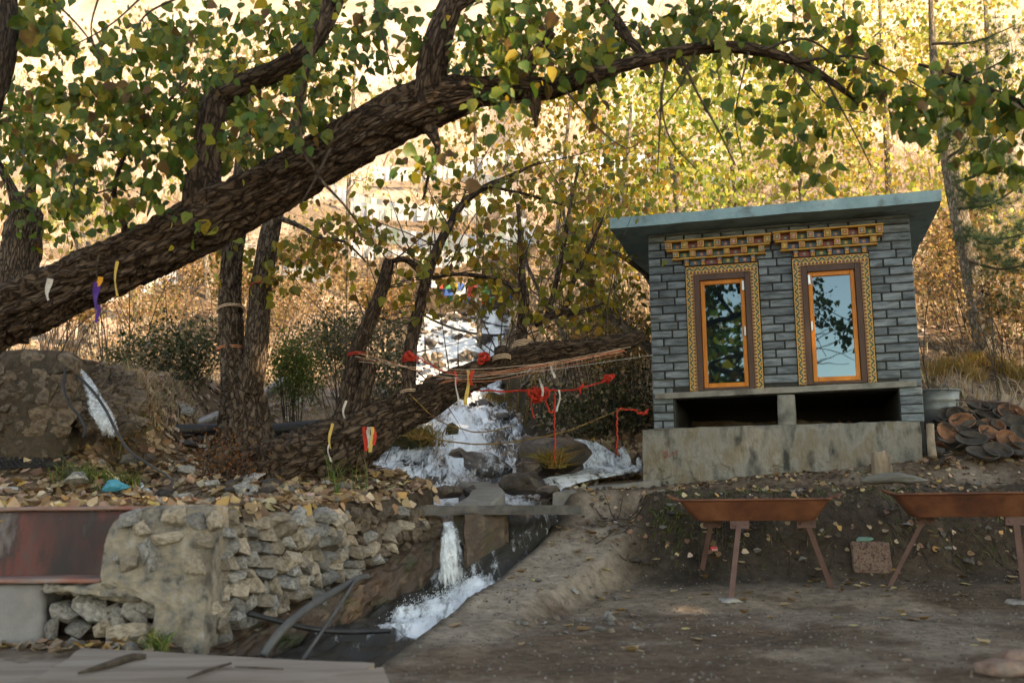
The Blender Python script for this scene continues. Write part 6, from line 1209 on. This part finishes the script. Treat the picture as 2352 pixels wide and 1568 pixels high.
def knot(label, dx, dy, px, Y, mat, name='cloth_knot'):
    acc = Acc(); p = np.array(P(dx, dy, Y)[:]); r = msz(px, Y) / 2
    for q in range(6):
        t = np.linspace(0, 2 * np.pi, 10); a, b_ = rng.normal(0, 1, 3), rng.normal(0, 1, 3); c = p + rng.normal(0, r * .3, 3); pts = c + r * .75 * (np.cos(t)[:, None] * a / np.linalg.norm(a) + np.sin(t)[:, None] * b_ / np.linalg.norm(b_)); V, Fq = tube(np.c_[pts, np.full(10, r * .24)], 5, cap=False); acc.add(V, Fq)
    return tag(acc.obj(name, mat, None, True), label, 'cloth')
knot('bunched red cloth knotted in the middle of the stretched red rope', 1240, 908, 34, 10.45, m_red)
knot('red cloth knot tied on top of the low leaning trunk', 1112, 822, 26, 10.0, m_red); knot('red cloth knot at the low trunk end of the red rope', 1070, 893, 26, 10.1, m_red); knot('red cloth tied where the rope meets the dead branch', 1398, 868, 20, 11, m_red); knot('red cloth bound round the second upright shoot', 942, 820, 26, 9.98, m_red)
def band(label, dx, dy, px, Y, mat, tilt=0., n=3):
    acc = Acc(); p = np.array(P(dx, dy, Y)[:]); r = msz(px, Y) / 2
    for q in range(n):
        t = np.linspace(0, 2 * np.pi, 24); pts = p + np.stack([np.cos(t) * r, np.sin(t) * r, np.cos(t + 1) * r * tilt + (q - n / 2) * .018 + 0 * t], -1); V, Fq = tube(np.c_[pts, np.full(24, .006)], 5, cap=False); acc.add(V, Fq)
    return tag(acc.obj('thread_band', mat, None, True), label, 'thread')
band('red thread wound round the second upright shoot', 942, 824, 38, 10.03, m_red, .1, 4); band('pale string wound round the stub of the low trunk', 1152, 822, 42, 10.05, m_pale, .2, 3); band('red thread wound round the first upright shoot', 818, 815, 44, 10.0, m_red, .2, 2); band('orange thread wound round the left of the twin stems', 532, 800, 66, 10.6, m_orr, .1, 2); band('pale cord wound round the left twin stem higher up', 530, 710, 62, 10.6, m_pale, .25, 2); band('dark red cord round the right twin stem', 604, 655, 58, 10.5, m_red, .1, 1); band('pale string wound round the foot of the grey shoot on the low trunk', 1200, 790, 40, 10.25, m_pale, .2, 4); band('pale cord round the second shoot near its foot', 938, 900, 40, 10.0, m_pale, .25, 2)
STR = 'prayer threads strung over the stream'
for q in range(5):
    a = (820 + rng.uniform(-8, 8), 806 + q * 6, 1.8, 9.85); m_ = (1080 + rng.uniform(-40, 40), 872 - q * 5 + rng.uniform(-5, 5), 2.0, 9.7); b_ = (1440 + rng.uniform(-20, 14), 800 + rng.uniform(-6, 14), 2.0, 10.15)
    line('pale thread strung from the upright shoots to the tip of the low trunk', [a, m_, (1260, (m_[1] + b_[1]) / 2 + 4, 2.2, 9.9), b_], m_pale if q % 3 else m_orr, group=STR)
for q in range(2):
    line('orange thread fan gathered at the tip of the low trunk', [(1008 + q * 6, 880 - q * 3, 2.2, 9.75), (1230, 842 + q * 3, 2.4, 9.85), (1436, 802 + q * 4, 2.2, 10.15)], m_orr, group='orange threads')
line('thin white string crossing in front of the hut left corner', [(1003, 870, 1.6, 9.7), (1250, 850, 1.6, 9.9), (1500, 815, 1.6, 10.3)], m_whi)
line('long thin orange line tied near the top left stem', [(-40, 245, 3, 6.6), (90, 260, 3, 6.8), (260, 275, 2.4, 7.0)], m_orr); line('thin dark wire crossing before the crown on the left', [(-40, 255, 2, 7), (250, 340, 2, 7.4), (500, 420, 2, 7.8), (760, 520, 2, 8.4), (1100, 590, 2, 9.2), (1500, 690, 2, 10.4)], m_rubber, 'wire', cat='wire')
gr = line('dried flower garland strung from the low trunk across the lower cascade', [(870, 1000, 5, 9.9), (960, 1002, 5, 10.1), (1020, 1012, 6, 10.3), (1100, 1020, 6, 10.5), (1180, 1014, 6, 10.7), (1300, 990, 6, 10.9), (1400, 950, 5, 11.1), (1450, 935, 4, 11.2)], m_gar, 'garland', 90, cat='garland')
gr2 = line('shorter dried garland draped under the low trunk', [(940, 905, 5, 9.85), (1000, 960, 5, 9.9), (1060, 985, 5, 10.1), (1110, 992, 5, 10.3), (1180, 978, 4, 10.6)], m_gar, 'garland', 60, cat='garland')
def ribbon(label, dx, y0, y1, wpx, Y, mat, name='ribbon', sway=4, cat='ribbon'):
    u = np.linspace(0, 1, 9); V = []; ph = rng.uniform(0, 6)
    for t in u:
        c = P(dx + sway * math.sin(t * 4 + ph), y0 + (y1 - y0) * t, Y); wd = msz(wpx, Y) / 2; a = .9 * math.sin(t * 3 + ph); d = Vector((math.cos(a) * wd, math.sin(a) * wd, 0)); nrm = Vector((-math.sin(a), math.cos(a), 0)) * .0015; V += [(c - d - nrm)[:], (c + d - nrm)[:], (c + d + nrm)[:], (c - d + nrm)[:]]
    Fc = [(k * 4 + j, k * 4 + (j + 1) % 4, k * 4 + 4 + (j + 1) % 4, k * 4 + 4 + j) for k in range(8) for j in range(4)] + [(3, 2, 1, 0), (32, 33, 34, 35)]
    return tag(obj(name, V, Fc, mat, smooth=False), label, cat)
ribbon('long yellow ribbon hanging from the thread fan over the low trunk', 1073, 850, 930, 9, 9.72, m_yel); ribbon('short red ribbon right of the long yellow ribbon', 1084, 850, 885, 9, 9.7, m_red); ribbon('narrow red ribbon left of the long yellow ribbon', 1046, 850, 885, 5, 9.75, m_red); ribbon('thin pale ribbon left of the narrow red ribbon', 1050, 866, 930, 4, 9.7, m_whi, 'ribbon')
ribbon('white ribbon hanging off the red rope near the knot', 1243, 868, 910, 6, 10.3, m_whi); ribbon('grey ribbon hung below the red rope', 1282, 895, 945, 5, 10.5, m_whi); ribbon('red ribbon looped on the rope toward the hut', 1336, 880, 905, 7, 10.7, m_red); ribbon('dark red ribbon dangling left of the cloth knot', 1224, 905, 960, 4, 10.4, m_red); ribbon('pale ribbon hung on the long thread bundle', 1270, 840, 868, 6, 9.9, m_whi)
bn = empty('ribbon_bundle', P(848, 985, 9.35), 0, 'bundle of red, white and orange ribbons tied on the low trunk root', 'ribbon')
for dx, y1, m_ in ((838, 1035, m_red), (846, 1028, m_whi), (853, 1038, m_yel), (858, 1022, m_red), (842, 1020, m_red), (850, 1015, m_whi)):
    o = ribbon(None, dx, 980, y1, 9, 9.33 + rng.uniform(-.02, .02), m_, 'strip', 3, None); o.parent = bn; loc(o, bn)
ribbon('yellow tassel ribbon hung on the left of the low trunk root', 760, 972, 1030, 7, 9.35, m_yel); ribbon('pale ribbon under the yellow tassel', 757, 1020, 1060, 4, 9.35, m_whi); ribbon('white and red rag on the root near the first shoot', 792, 920, 960, 6, 9.6, m_whi)
sc_ = empty('scarf', P(225, 640, 6.75), 0, 'purple and orange scarf hanging from the great leaning trunk', 'scarf')
for nm, dx, y0, y1, wpx, m_ in (('purple_cloth', 222, 648, 712, 17, m_pur), ('purple_tail', 224, 700, 742, 8, m_pur), ('orange_cloth', 228, 636, 658, 12, pm('orange_cloth', [(.60, .22, .02), (.66, .30, .05)], rough=.8, bump=.2)), ('cord', 224, 585, 640, 3, m_twig)):
    o = ribbon(None, dx, y0, y1, wpx, 6.75, m_, nm, 3, None); o.parent = sc_; loc(o, sc_)
ribbon('pale yellow ribbon right of the purple scarf on the great trunk', 268, 600, 680, 7, 6.75, m_yel); ribbon('frayed white rag stuck to the bark left of the purple scarf', 112, 640, 690, 14, 7.0, m_whi)
# prayer flags up the hill
FC = [pm('flag_' + n_, [c_], scale=5, rough=.85, bump=0, trans=.3) for n_, c_ in (('blue', (.05, .14, .42)), ('white', (.75, .75, .74)), ('red', (.52, .07, .05)), ('green', (.05, .24, .10)), ('yellow', (.65, .45, .06)))]
def flags(label, a, b_, sag, n, size, mats=FC, s0=0):
    e = empty('prayer_flags', a, 0, label, 'flags', 'prayer flag strings on the hill'); A, B = np.array(a[:]), np.array(b_[:]); d = B - A; L_ = np.linalg.norm(d); u = d / L_
    def pt(t): q = A + d * t; q = q.copy(); q[2] -= 4 * sag * t * (1 - t); return q
    V, Fq = tube(np.array([(*(pt(t) - A), .006) for t in np.linspace(0, 1, 24)]), 4, cap=False); obj('cord', V, Fq, m_whi, e)
    for k in range(n):
        t = (k + .5) / n; c = pt(t) - A; h_ = size * 1.15; w_ = min(size, L_ / n * .9) / 2; y_ = rng.normal(0, size * .25)
        V = [c - u * w_, c + u * w_, c + u * w_ * .95 + np.array([0, y_, -h_]), c - u * w_ + np.array([0, y_ * .6, -h_ * .96]), c - u * 0 + np.array([0, y_ * 1.2, -h_ * .5]), ]
        V = np.array(V); nn = np.array([0, .002, 0]); V8 = np.vstack([V[:4], V[:4] + nn]); obj('flag', V8, [(0, 1, 2, 3), (7, 6, 5, 4), (0, 4, 5, 1), (1, 5, 6, 2), (2, 6, 7, 3), (3, 7, 4, 0)], mats[(k + s0) % 5 if len(mats) == 5 else k % len(mats)], e)
def fp(dx, dy, off=.9):
    q = gh(dx, dy + 14); return P(dx, dy, q.y - off)
flags('colourful prayer flags strung just above the cascade head', fp(975, 640), fp(1170, 636), .12, 13, .15); flags('second row of prayer flags right over the cascade rocks', fp(1005, 672), fp(1178, 676), .1, 9, .13, s0=2)
flags('blue and red prayer flags beside the cascade head', fp(1015, 652, 1.2), fp(1155, 646, 1.2), .05, 5, .24, s0=0)
FD = [pm('faded_flag_' + n_, [c_], rough=.85, bump=0, trans=.3) for n_, c_ in (('blue', (.50, .56, .66)), ('green', (.52, .62, .50)))]
pw = [FC[1], FC[1], FD[0], FC[1], FC[1], FC[1], FD[1], FC[1]]
for k, (x0, y0, x1, y1, Y, n_) in enumerate(((760, 420, 1120, 470, 34, 26), (800, 460, 1180, 430, 34, 26), (820, 500, 1240, 520, 33, 28), (780, 540, 1100, 560, 32, 24), (1050, 380, 1450, 420, 35, 28), (1100, 440, 1500, 400, 35, 28), (1150, 490, 1480, 470, 34, 26), (860, 380, 1200, 330, 36, 26), (1250, 350, 1640, 320, 37, 28), (520, 560, 760, 600, 30, 18), (160, 640, 420, 600, 26, 20), (1380, 300, 1700, 400, 37, 26))):
    flags('far string of mostly white prayer flags on the bright upper slope', fp(x0, y0, 1.2), fp(x1, y1, 1.2), .3, n_, .36, pw)
# ================================================================== small things
# stump, driftwood, clay lamps, tub, rack, log, plank
m_wood = pm('split_wood', [(.10, .075, .055), (.24, .18, .13), (.36, .28, .21)], scale=7, rough=.9, bump=.9, bscale=18, stretch=(1, 1, .15), detail=9)
p = P(2028, 1085, 9.98); V, Fq = tube(catmull([(0, 0, -.06, .105), (0, 0, .08, .095), (-.01, 0, .19, .09), (-.015, 0, .26, .08)], 26), 22, .12, 6.6)
V[:, 2] += (V[:, 2] > .2) * .035 * fbm(V[:, 0] * 16, V[:, 1] * 16, 2.2); o = obj('tree_stump', V, Fq, m_wood, smooth=True); o.location = (p.x, p.y, Hs(p.x, p.y)); tag(o, 'split weathered stump standing against the hut base', 'stump')
p = gh(2045, 1103); V, Fq = tube(catmull([(-.32, 0, .02, .012), (-.2, .02, .04, .04), (.0, 0, .045, .05), (.2, -.02, .03, .03), (.32, -.03, .015, .01)], 30), 14, .12, 2.2); o = obj('driftwood', V, Fq, pm('grey_wood', [(.10, .095, .085), (.20, .19, .17)], scale=9, rough=.9, bump=.8, stretch=(.2, 1, 1)), smooth=True); o.location = (p.x, 9.78, Hs(p.x, 9.78)); tag(o, 'grey twisted driftwood lying before the stump', 'wood')
m_clay = pm('clay', [(.10, .042, .023), (.19, .082, .043), (.27, .135, .078)], scale=7, rough=.85, bump=.4, bscale=30, rand=.35, dirt=((.05, .035, .028), 4, .55)); m_clayd = pm('sooty_clay', [(.03, .026, .022), (.085, .068, .055)], scale=7, rough=.85, bump=.4, rand=.3)
def bowlmesh(r, h, t, mat):
    prof = [(.02, 0), (r * .55, .0), (r * .82, h * .35), (r, h), (r - t, h), (r * .8 - t, h * .4), (r * .5, t * 1.2), (.02, t * 1.2)]; n = 20; V = []; Fc = []
    for a, z in prof:
        for k in range(n): V.append((a * math.cos(k * 2 * math.pi / n), a * math.sin(k * 2 * math.pi / n), z))
    for i in range(len(prof) - 1):
        for k in range(n): Fc.append((i * n + k, i * n + (k + 1) % n, (i + 1) * n + (k + 1) % n, (i + 1) * n + k))
    Fc += [tuple(range(n))[::-1], tuple((len(prof) - 1) * n + k for k in range(n))]
    return mesh('clay_bowl', V, Fc, mat, smooth=False)
bm_ = [bowlmesh(.16, .07, .014, m_clay), bowlmesh(.13, .06, .013, m_clay), bowlmesh(.17, .06, .013, m_clayd), bowlmesh(.15, .075, .014, m_clayd)]
r6 = random.Random(9); lamp = [(2172, 1000, .9, 1.0, 0), (2232, 1016, .25, .1, 2), (2210, 975, .5, .3, 0), (2250, 965, .7, .2, 1), (2240, 990, .3, -.5, 3), (2278, 985, .3, .6, 0), (2268, 960, .2, .1, 2), (2310, 1015, 1.0, -.5, 0), (2300, 985, .4, .4, 1), (2330, 980, .3, -.3, 0), (2345, 1005, .6, .2, 3), (2320, 955, .6, .2, 0), (2285, 940, .2, .3, 1), (2245, 940, .3, 0, 2), (2215, 1000, .4, .5, 3), (2195, 960, 1.2, .8, 1), (2340, 1040, .2, .1, 2), (2290, 1045, .3, .4, 3), (2352, 960, .3, .3, 0), (2270, 1005, .5, .9, 0), (2180, 960, .5, .3, 3), (2300, 960, .4, -.2, 3), (2335, 1025, .5, .8, 0), (2255, 1050, .15, .1, 2)]
for k, (dx, dy, a, b_, t) in enumerate(lamp):
    Y = 11.3 - (dy - 940) / 110 * 1.1; p = P(dx, dy, Y); t = 3 if (t == 1 or k in (3, 9, 13)) else t; o = link('clay_bowl', bm_[t], None, p, (.35 + a * .7, b_ * .5, r6.uniform(-.5, .5)), r6.uniform(.75, 1.0)); tag(o, 'reddish clay lamp bowl discarded in the heap right of the hut' if t < 2 else 'sooty blackened lamp bowl discarded in the heap right of the hut', 'bowl', 'clay lamp bowls' if t < 2 else 'sooty lamp bowls')
# shards
for k in range(46):
    dx, dy = r6.uniform(2150, 2352), r6.uniform(945, 1060); Y = 11.3 - (dy - 940) / 110 * 1.1; p = P(dx, dy, Y); V, Fc = hullrock(9, 100 + k % 6, (.16, .12, .025), .5); o = obj('clay_shard', V, Fc, r6.choice([m_clay, m_clayd, m_clayd, m_clayd])); o.location = p; o.rotation_euler = (r6.uniform(-.7, .7), r6.uniform(-.7, .7), r6.uniform(0, 6)); tag(o, 'broken clay shard in the lamp heap right of the hut', 'shard', 'clay shards')
V, Fc = blob(3, 5.5, .2, 1.4, (.95, .55, .36)); p = P(2280, 1010, 11.0); o = obj('ash_heap', V, Fc, m_soil, smooth=True); o.location = (p.x, 11.25, P(2280, 1050, 10.9).z - .02); tag(o, 'black ash mound under the discarded clay bowls', 'heap')
# metal tub
m_tub = pm('galvanised_tub', [(.10, .12, .12), (.17, .19, .185), (.23, .25, .24)], scale=4, rough=.5, bump=.3, metal=.4, dirt=((.11, .075, .045), 3, .6))
p = P(2150, 985, 11.9); R0, R1, Ht = msz(112, 11.9) / 2, msz(92, 11.9) / 2, msz(86, 11.9); e = empty('metal_tub', (p.x, p.y, p.z), 0, 'dull galvanised tub standing behind the hut right corner', 'tub'); n = 36; prof = [(.01, 0), (R1, 0), (R1 + (R0 - R1) * .45, Ht * .45), (R1 + (R0 - R1) * .5 + .012, Ht * .5), (R1 + (R0 - R1) * .55, Ht * .55), (R1 + (R0 - R1) * .7, Ht * .7), (R1 + (R0 - R1) * .74 + .012, Ht * .74), (R1 + (R0 - R1) * .78, Ht * .78), (R0, Ht), (R0 - .012, Ht), (R1 - .012, .02), (.01, .02)]
V = [(a * math.cos(k * 2 * math.pi / n), a * math.sin(k * 2 * math.pi / n), z) for a, z in prof for k in range(n)]; Fc = [(i * n + k, i * n + (k + 1) % n, (i + 1) * n + (k + 1) % n, (i + 1) * n + k) for i in range(len(prof) - 1) for k in range(n)]; obj('body', V, Fc, m_tub, e, smooth=True)
V, Fq = tube(np.array([(R0 * math.cos(t), R0 * math.sin(t), Ht, .012) for t in np.linspace(0, 2 * math.pi, 40)]), 6, cap=False); obj('rim', V, Fq, m_tub, e, smooth=True)
V, Fq = tube(catmull([(-.06, -R0, Ht - .02, .008), (-.04, -R0 - .02, Ht + .045, .008), (.04, -R0 - .02, Ht + .045, .008), (.06, -R0, Ht - .02, .008)], 16), 6); obj('handle', V, Fq, m_tub, e, smooth=True)
# iron rack
rk = empty('iron_rack', P(2250, 1000, 11.2), 0, 'thin rusty iron rack frame standing over the clay bowls', 'rack')
for a, b_ in (((2195, 918), (2318, 924)), ((2198, 925), (2198, 990)), ((2250, 922), (2252, 1000)), ((2200, 945), (2320, 950)), ((2195, 960), (2300, 990)), ((2318, 924), (2322, 985))):
    A, B = P(*a, 11.2), P(*b_, 11.2); V, Fq = tube(np.array([(*(A + (B - A) * t), .008) for t in (0, .5, 1)]), 6); loc(obj('bar', V, Fq, m_rustleg, rk, smooth=True), rk)
hose('birch_log', 'short pale peeled log leaning at the hut right corner', [(2136, 975, 18, 10.25), (2138, 1010, 18, 10.2), (2142, 1050, 20, 10.1)], m_wood, 'log', 14)
p = P(2312, 935, 11.6); o = box('plank', p, (.20, .03, .34), m_wood, None, .006, (-.35, .5, .1)); tag(o, 'grey plank propped behind the clay bowls', 'plank'); p = P(2352, 930, 11.4); o = box('plank', p, (.10, .025, .30), m_wood, None, .006, (-.4, .6, -.2)); tag(o, 'narrow pale plank end at the back of the bowl heap', 'plank')
# speckled slab with green cloth
m_terr = pm('terrazzo', [(.05, .03, .026), (.12, .06, .05), (.22, .15, .11), (.08, .055, .04), (.28, .10, .08)], scale=30, rough=.85, bump=.5, bscale=60, contrast=(.3, .7), detail=3)
p = gh(2005, 1318); L_ = msz(86, p.y); Hh = msz(72, p.y)
V, Fc = roughVF(-L_ / 2, L_ / 2, -.03, .03, 0, Hh, res=.02, amp=.006, freq=12, chip=.03); o = obj('speckled_slab', V, Fc, m_terr, smooth=True); o.location = (p.x, p.y, p.z - .01); o.rotation_euler = (-.22, .02, -.08); tag(o, 'speckled reddish stone slab leaning on the bank between the troughs', 'slab')
V, Fc = blob(3, 2.2, .3, 2.2, (.078, .035, .024)); o = obj('cloth_scrap', V, Fc, pm('green_cloth', [(.10, .22, .18), (.16, .30, .25)], scale=9, rough=.8, bump=.4), smooth=True); o.location = (p.x - .03, p.y + .065, p.z + Hh * .97 + .01); tag(o, 'pale green cloth scrap on top of the speckled slab', 'cloth')
# packet
p = gh(1642, 1274); m_pk = pm('red_packet', [(.62, .03, .04), (.70, .06, .06)], scale=8, rough=.4, bump=.2); V, Fc = roughVF(-.035, .035, -.008, .008, 0, .05, res=.01, amp=.004, freq=30); e = obj('snack_packet', V, Fc, m_pk, smooth=True); e.location = (p.x, p.y, p.z); e.rotation_euler = (-.3, 0, .2); tag(e, 'red and white snack packet on the bank behind the whole trough', 'packet')
for q, zz in enumerate((.012, .022)):
    for k in range(4): V, Fc = boxesVF([(-.026 + k * .014, -.016 + k * .014, -.0125, -.0085, zz, zz + .006)]); obj('white_print', V, Fc, m_whi, e)
# scraps of litter
for dx, dy, mt, lab, sz in ((2075, 1412, m_yel, 'yellow sweet wrapper on the dirt before the speckled slab', .05), (1640, 1462, m_whi, 'small white paper scrap on the dirt', .04), (1565, 1352, m_whi, 'pale blue foil scrap near the whole trough', .035), (1980, 1275, m_whi, 'white scrap beside the speckled slab', .02), (1615, 1092, m_red, 'red powder smear cloth on the bank edge', .06)):
    p = gh(dx, dy); V, Fc = roughVF(-sz / 2, sz / 2, -sz / 4, sz / 4, 0, .008, res=.008, amp=.006, freq=30); o = obj('wrapper', V, Fc, mt, smooth=True); o.location = (p.x, p.y, p.z); o.rotation_euler = (0, 0, r6.uniform(-.6, .6)); tag(o, lab, 'litter')
# corner brick stack at the lower right
m_brick = pm('old_brick', [(.15, .085, .065), (.24, .15, .12), (.30, .22, .18)], scale=8, rough=.9, bump=.8, bscale=25, dirt=((.20, .18, .16), 5, .56))
for dx, dy, Y, s, lab, rz in ((2300, 1550, 4.95, (.22, .14, .07), 'broken brick lying flat in the dirt below the scorched trough', .3), (2345, 1520, 5.0, (.16, .12, .12), 'brick stub standing behind the broken brick', -.2)):
    p = P(dx, dy, Y); V, Fc = roughVF(-s[0] / 2, s[0] / 2, -s[1] / 2, s[1] / 2, 0, s[2], res=.02, amp=.010, freq=14, chip=.03); o = obj('loose_brick', V, Fc, m_brick, smooth=True); o.location = (p.x, p.y, Hs(p.x, p.y) - .005); o.rotation_euler = (0, 0, rz); tag(o, lab, 'brick')
# cover boards over the channel
m_board = pm('grey_board', [(.17, .13, .10), (.26, .205, .165), (.32, .265, .22)], scale=3, rough=.9, bump=.5, bscale=22, stretch=(.25, 1.4, 1), dirt=((.15, .11, .085), 2.5, .58), detail=9)
def board(label, quad, th=.035, z=.03):
    pts = []
    for dx, dy in quad:
        d = ray(dx, dy); t = (z - EYE.z) / d.z; pts.append(EYE + d * t)
    n, m = 26, 12; u = np.linspace(0, 1, n)[:, None, None]; v = np.linspace(0, 1, m)[None, :, None]; A, B, C_, D_ = [np.array(q[:]) for q in pts]
    G = (A * (1 - u) + B * u) * (1 - v) + (D_ * (1 - u) + C_ * u) * v; G[..., 2] += .008 * fbm(G[..., 0] * 3, G[..., 1] * 3, z * 9)
    G[0, :, :] += .02 * fbm(G[0, :, 0] * 9, G[0, :, 1] * 9)[:, None] * np.array([1, 0, 0]); T = G.reshape(-1, 3); Bt = T - np.array([0, 0, th]); i = np.arange(n - 1)[:, None] * m; j = np.arange(m - 1)[None]
    Fq = np.stack([i + j, i + m + j, i + m + j + 1, i + j + 1], -1).reshape(-1, 4); per = [k * m for k in range(n)] + [(n - 1) * m + k for k in range(1, m)] + [k * m + m - 1 for k in range(n - 2, -1, -1)] + [k for k in range(m - 2, 0, -1)]
    N = n * m; Fc = [tuple(f[::-1]) for f in Fq.tolist()] + [tuple(q + N for q in f) for f in Fq.tolist()] + [(per[k], per[(k + 1) % len(per)], per[(k + 1) % len(per)] + N, per[k] + N) for k in range(len(per))]
    o = obj('cover_board', np.vstack([T, Bt]), Fc, m_board); bm = bmesh.new(); bm.from_mesh(o.data); bmesh.ops.recalc_face_normals(bm, faces=bm.faces[:]); bm.to_mesh(o.data); bm.free(); return tag(o, label, 'board')
board('wide grey board covering the channel before the red wall', [(-60, 1660), (640, 1660), (860, 1522), (190, 1487)], z=.05); board('short grey board end beside the dirt path', [(660, 1660), (930, 1660), (880, 1530), (700, 1560)], .03, .085); board('thin grey board lying under the wide board edge', [(-200, 1640), (120, 1560), (300, 1512), (-160, 1520)], .025, .018)
for L_, lab in (([(180, 1545, 6), (250, 1525, 16), (300, 1510, 18), (335, 1506, 10)], 'dark brown stick lying across the wide board'), ([(430, 1556, 4), (480, 1538, 9), (530, 1522, 5)], 'thin dark splinter on the wide board'), ([(540, 1530, 3), (600, 1533, 5), (650, 1536, 3)], 'straight thin splinter beside the board edge')):
    pts = []
    for dx, dy, px in L_: d = ray(dx, dy); t = (.066 - EYE.z) / d.z; q = EYE + d * t; pts.append((*q, msz(px, q.y) / 2))
    V, Fq = tube(catmull(pts, 24), 8, .1, 3.); tag(obj('stick', V, Fq, pm('weathered_stick', [(.045, .033, .024), (.10, .075, .055)], scale=20, rough=.9, bump=.6), smooth=True), lab, 'stick')
# blue bag, white board, white sheet, perforated sheet
p = gh(265, 1128); V, Fc = blob(4, 3.3, .45, 2.0, (.11, .07, .06)); V[:, 2] = np.where(V[:, 0] > 0, V[:, 2] * (1 - V[:, 0] * 6), V[:, 2]); o = obj('plastic_bag', V, Fc, pm('blue_plastic', [(.02, .33, .45), (.05, .45, .58)], scale=10, rough=.35, bump=.4, trans=.3), smooth=True); o.location = (p.x, p.y, p.z + .035); tag(o, 'crumpled bright blue plastic bag on the left terrace', 'bag')
p = gh(568, 1108); o = box('white_board', (p.x, p.y, p.z + .05), (.26, .24, .012), pm('white_panel', [(.42, .36, .33), (.52, .47, .44)], scale=6, rough=.6, bump=.2), None, .003, (.45, .12, -.5)); tag(o, 'dirty white board lying at the foot of the low trunk root', 'board')
p = gh(20, 1128); o = box('white_sheet', (p.x, p.y, p.z + .02), (.22, .16, .006), m_whi, None, .002, (.12, .05, .2)); tag(o, 'flat white sheet lying at the left of the terrace', 'sheet')
c0 = gh(60, 1062); nC_, nR = 14, 7; cs = .055; V = []; Fc = []
for i in range(nC_):
    for j in range(nR):
        b0 = len(V); ox, oy = (i - nC_ / 2) * cs + (j % 2) * cs * .0, (j - nR / 2) * cs
        for k in range(8): t = R(45 * k + 22.5); V.append((ox + cs * .5 * math.cos(t) / max(abs(math.cos(t)), abs(math.sin(t))), oy + cs * .5 * math.sin(t) / max(abs(math.cos(t)), abs(math.sin(t))), 0))
        for k in range(8): t = R(45 * k + 22.5); V.append((ox + cs * .33 * math.cos(t), oy + cs * .33 * math.sin(t), 0))
        Fc += [(b0 + k, b0 + (k + 1) % 8, b0 + 8 + (k + 1) % 8, b0 + 8 + k) for k in range(8)]
V = np.array(V); V[:, 0] += c0.x; V[:, 1] += c0.y; V[:, 2] = H(V[:, 0], V[:, 1]) + .035 + .02 * fbm(V[:, 0] * 5, V[:, 1] * 5, 1.)
o = obj('perforated_sheet', V, Fc, m_rubber); md = o.modifiers.new('thick', 'SOLIDIFY'); md.thickness = .012; tag(o, 'black perforated rubber sheet half buried in leaves', 'sheet')
# foreground path flagstones and dirt stains stay in the ground itself
for o in bpy.data.objects:
    if o.type == 'MESH' and o.parent is None and 'kind' not in o and 'label' not in o: print('UNTAGGED', o.name)
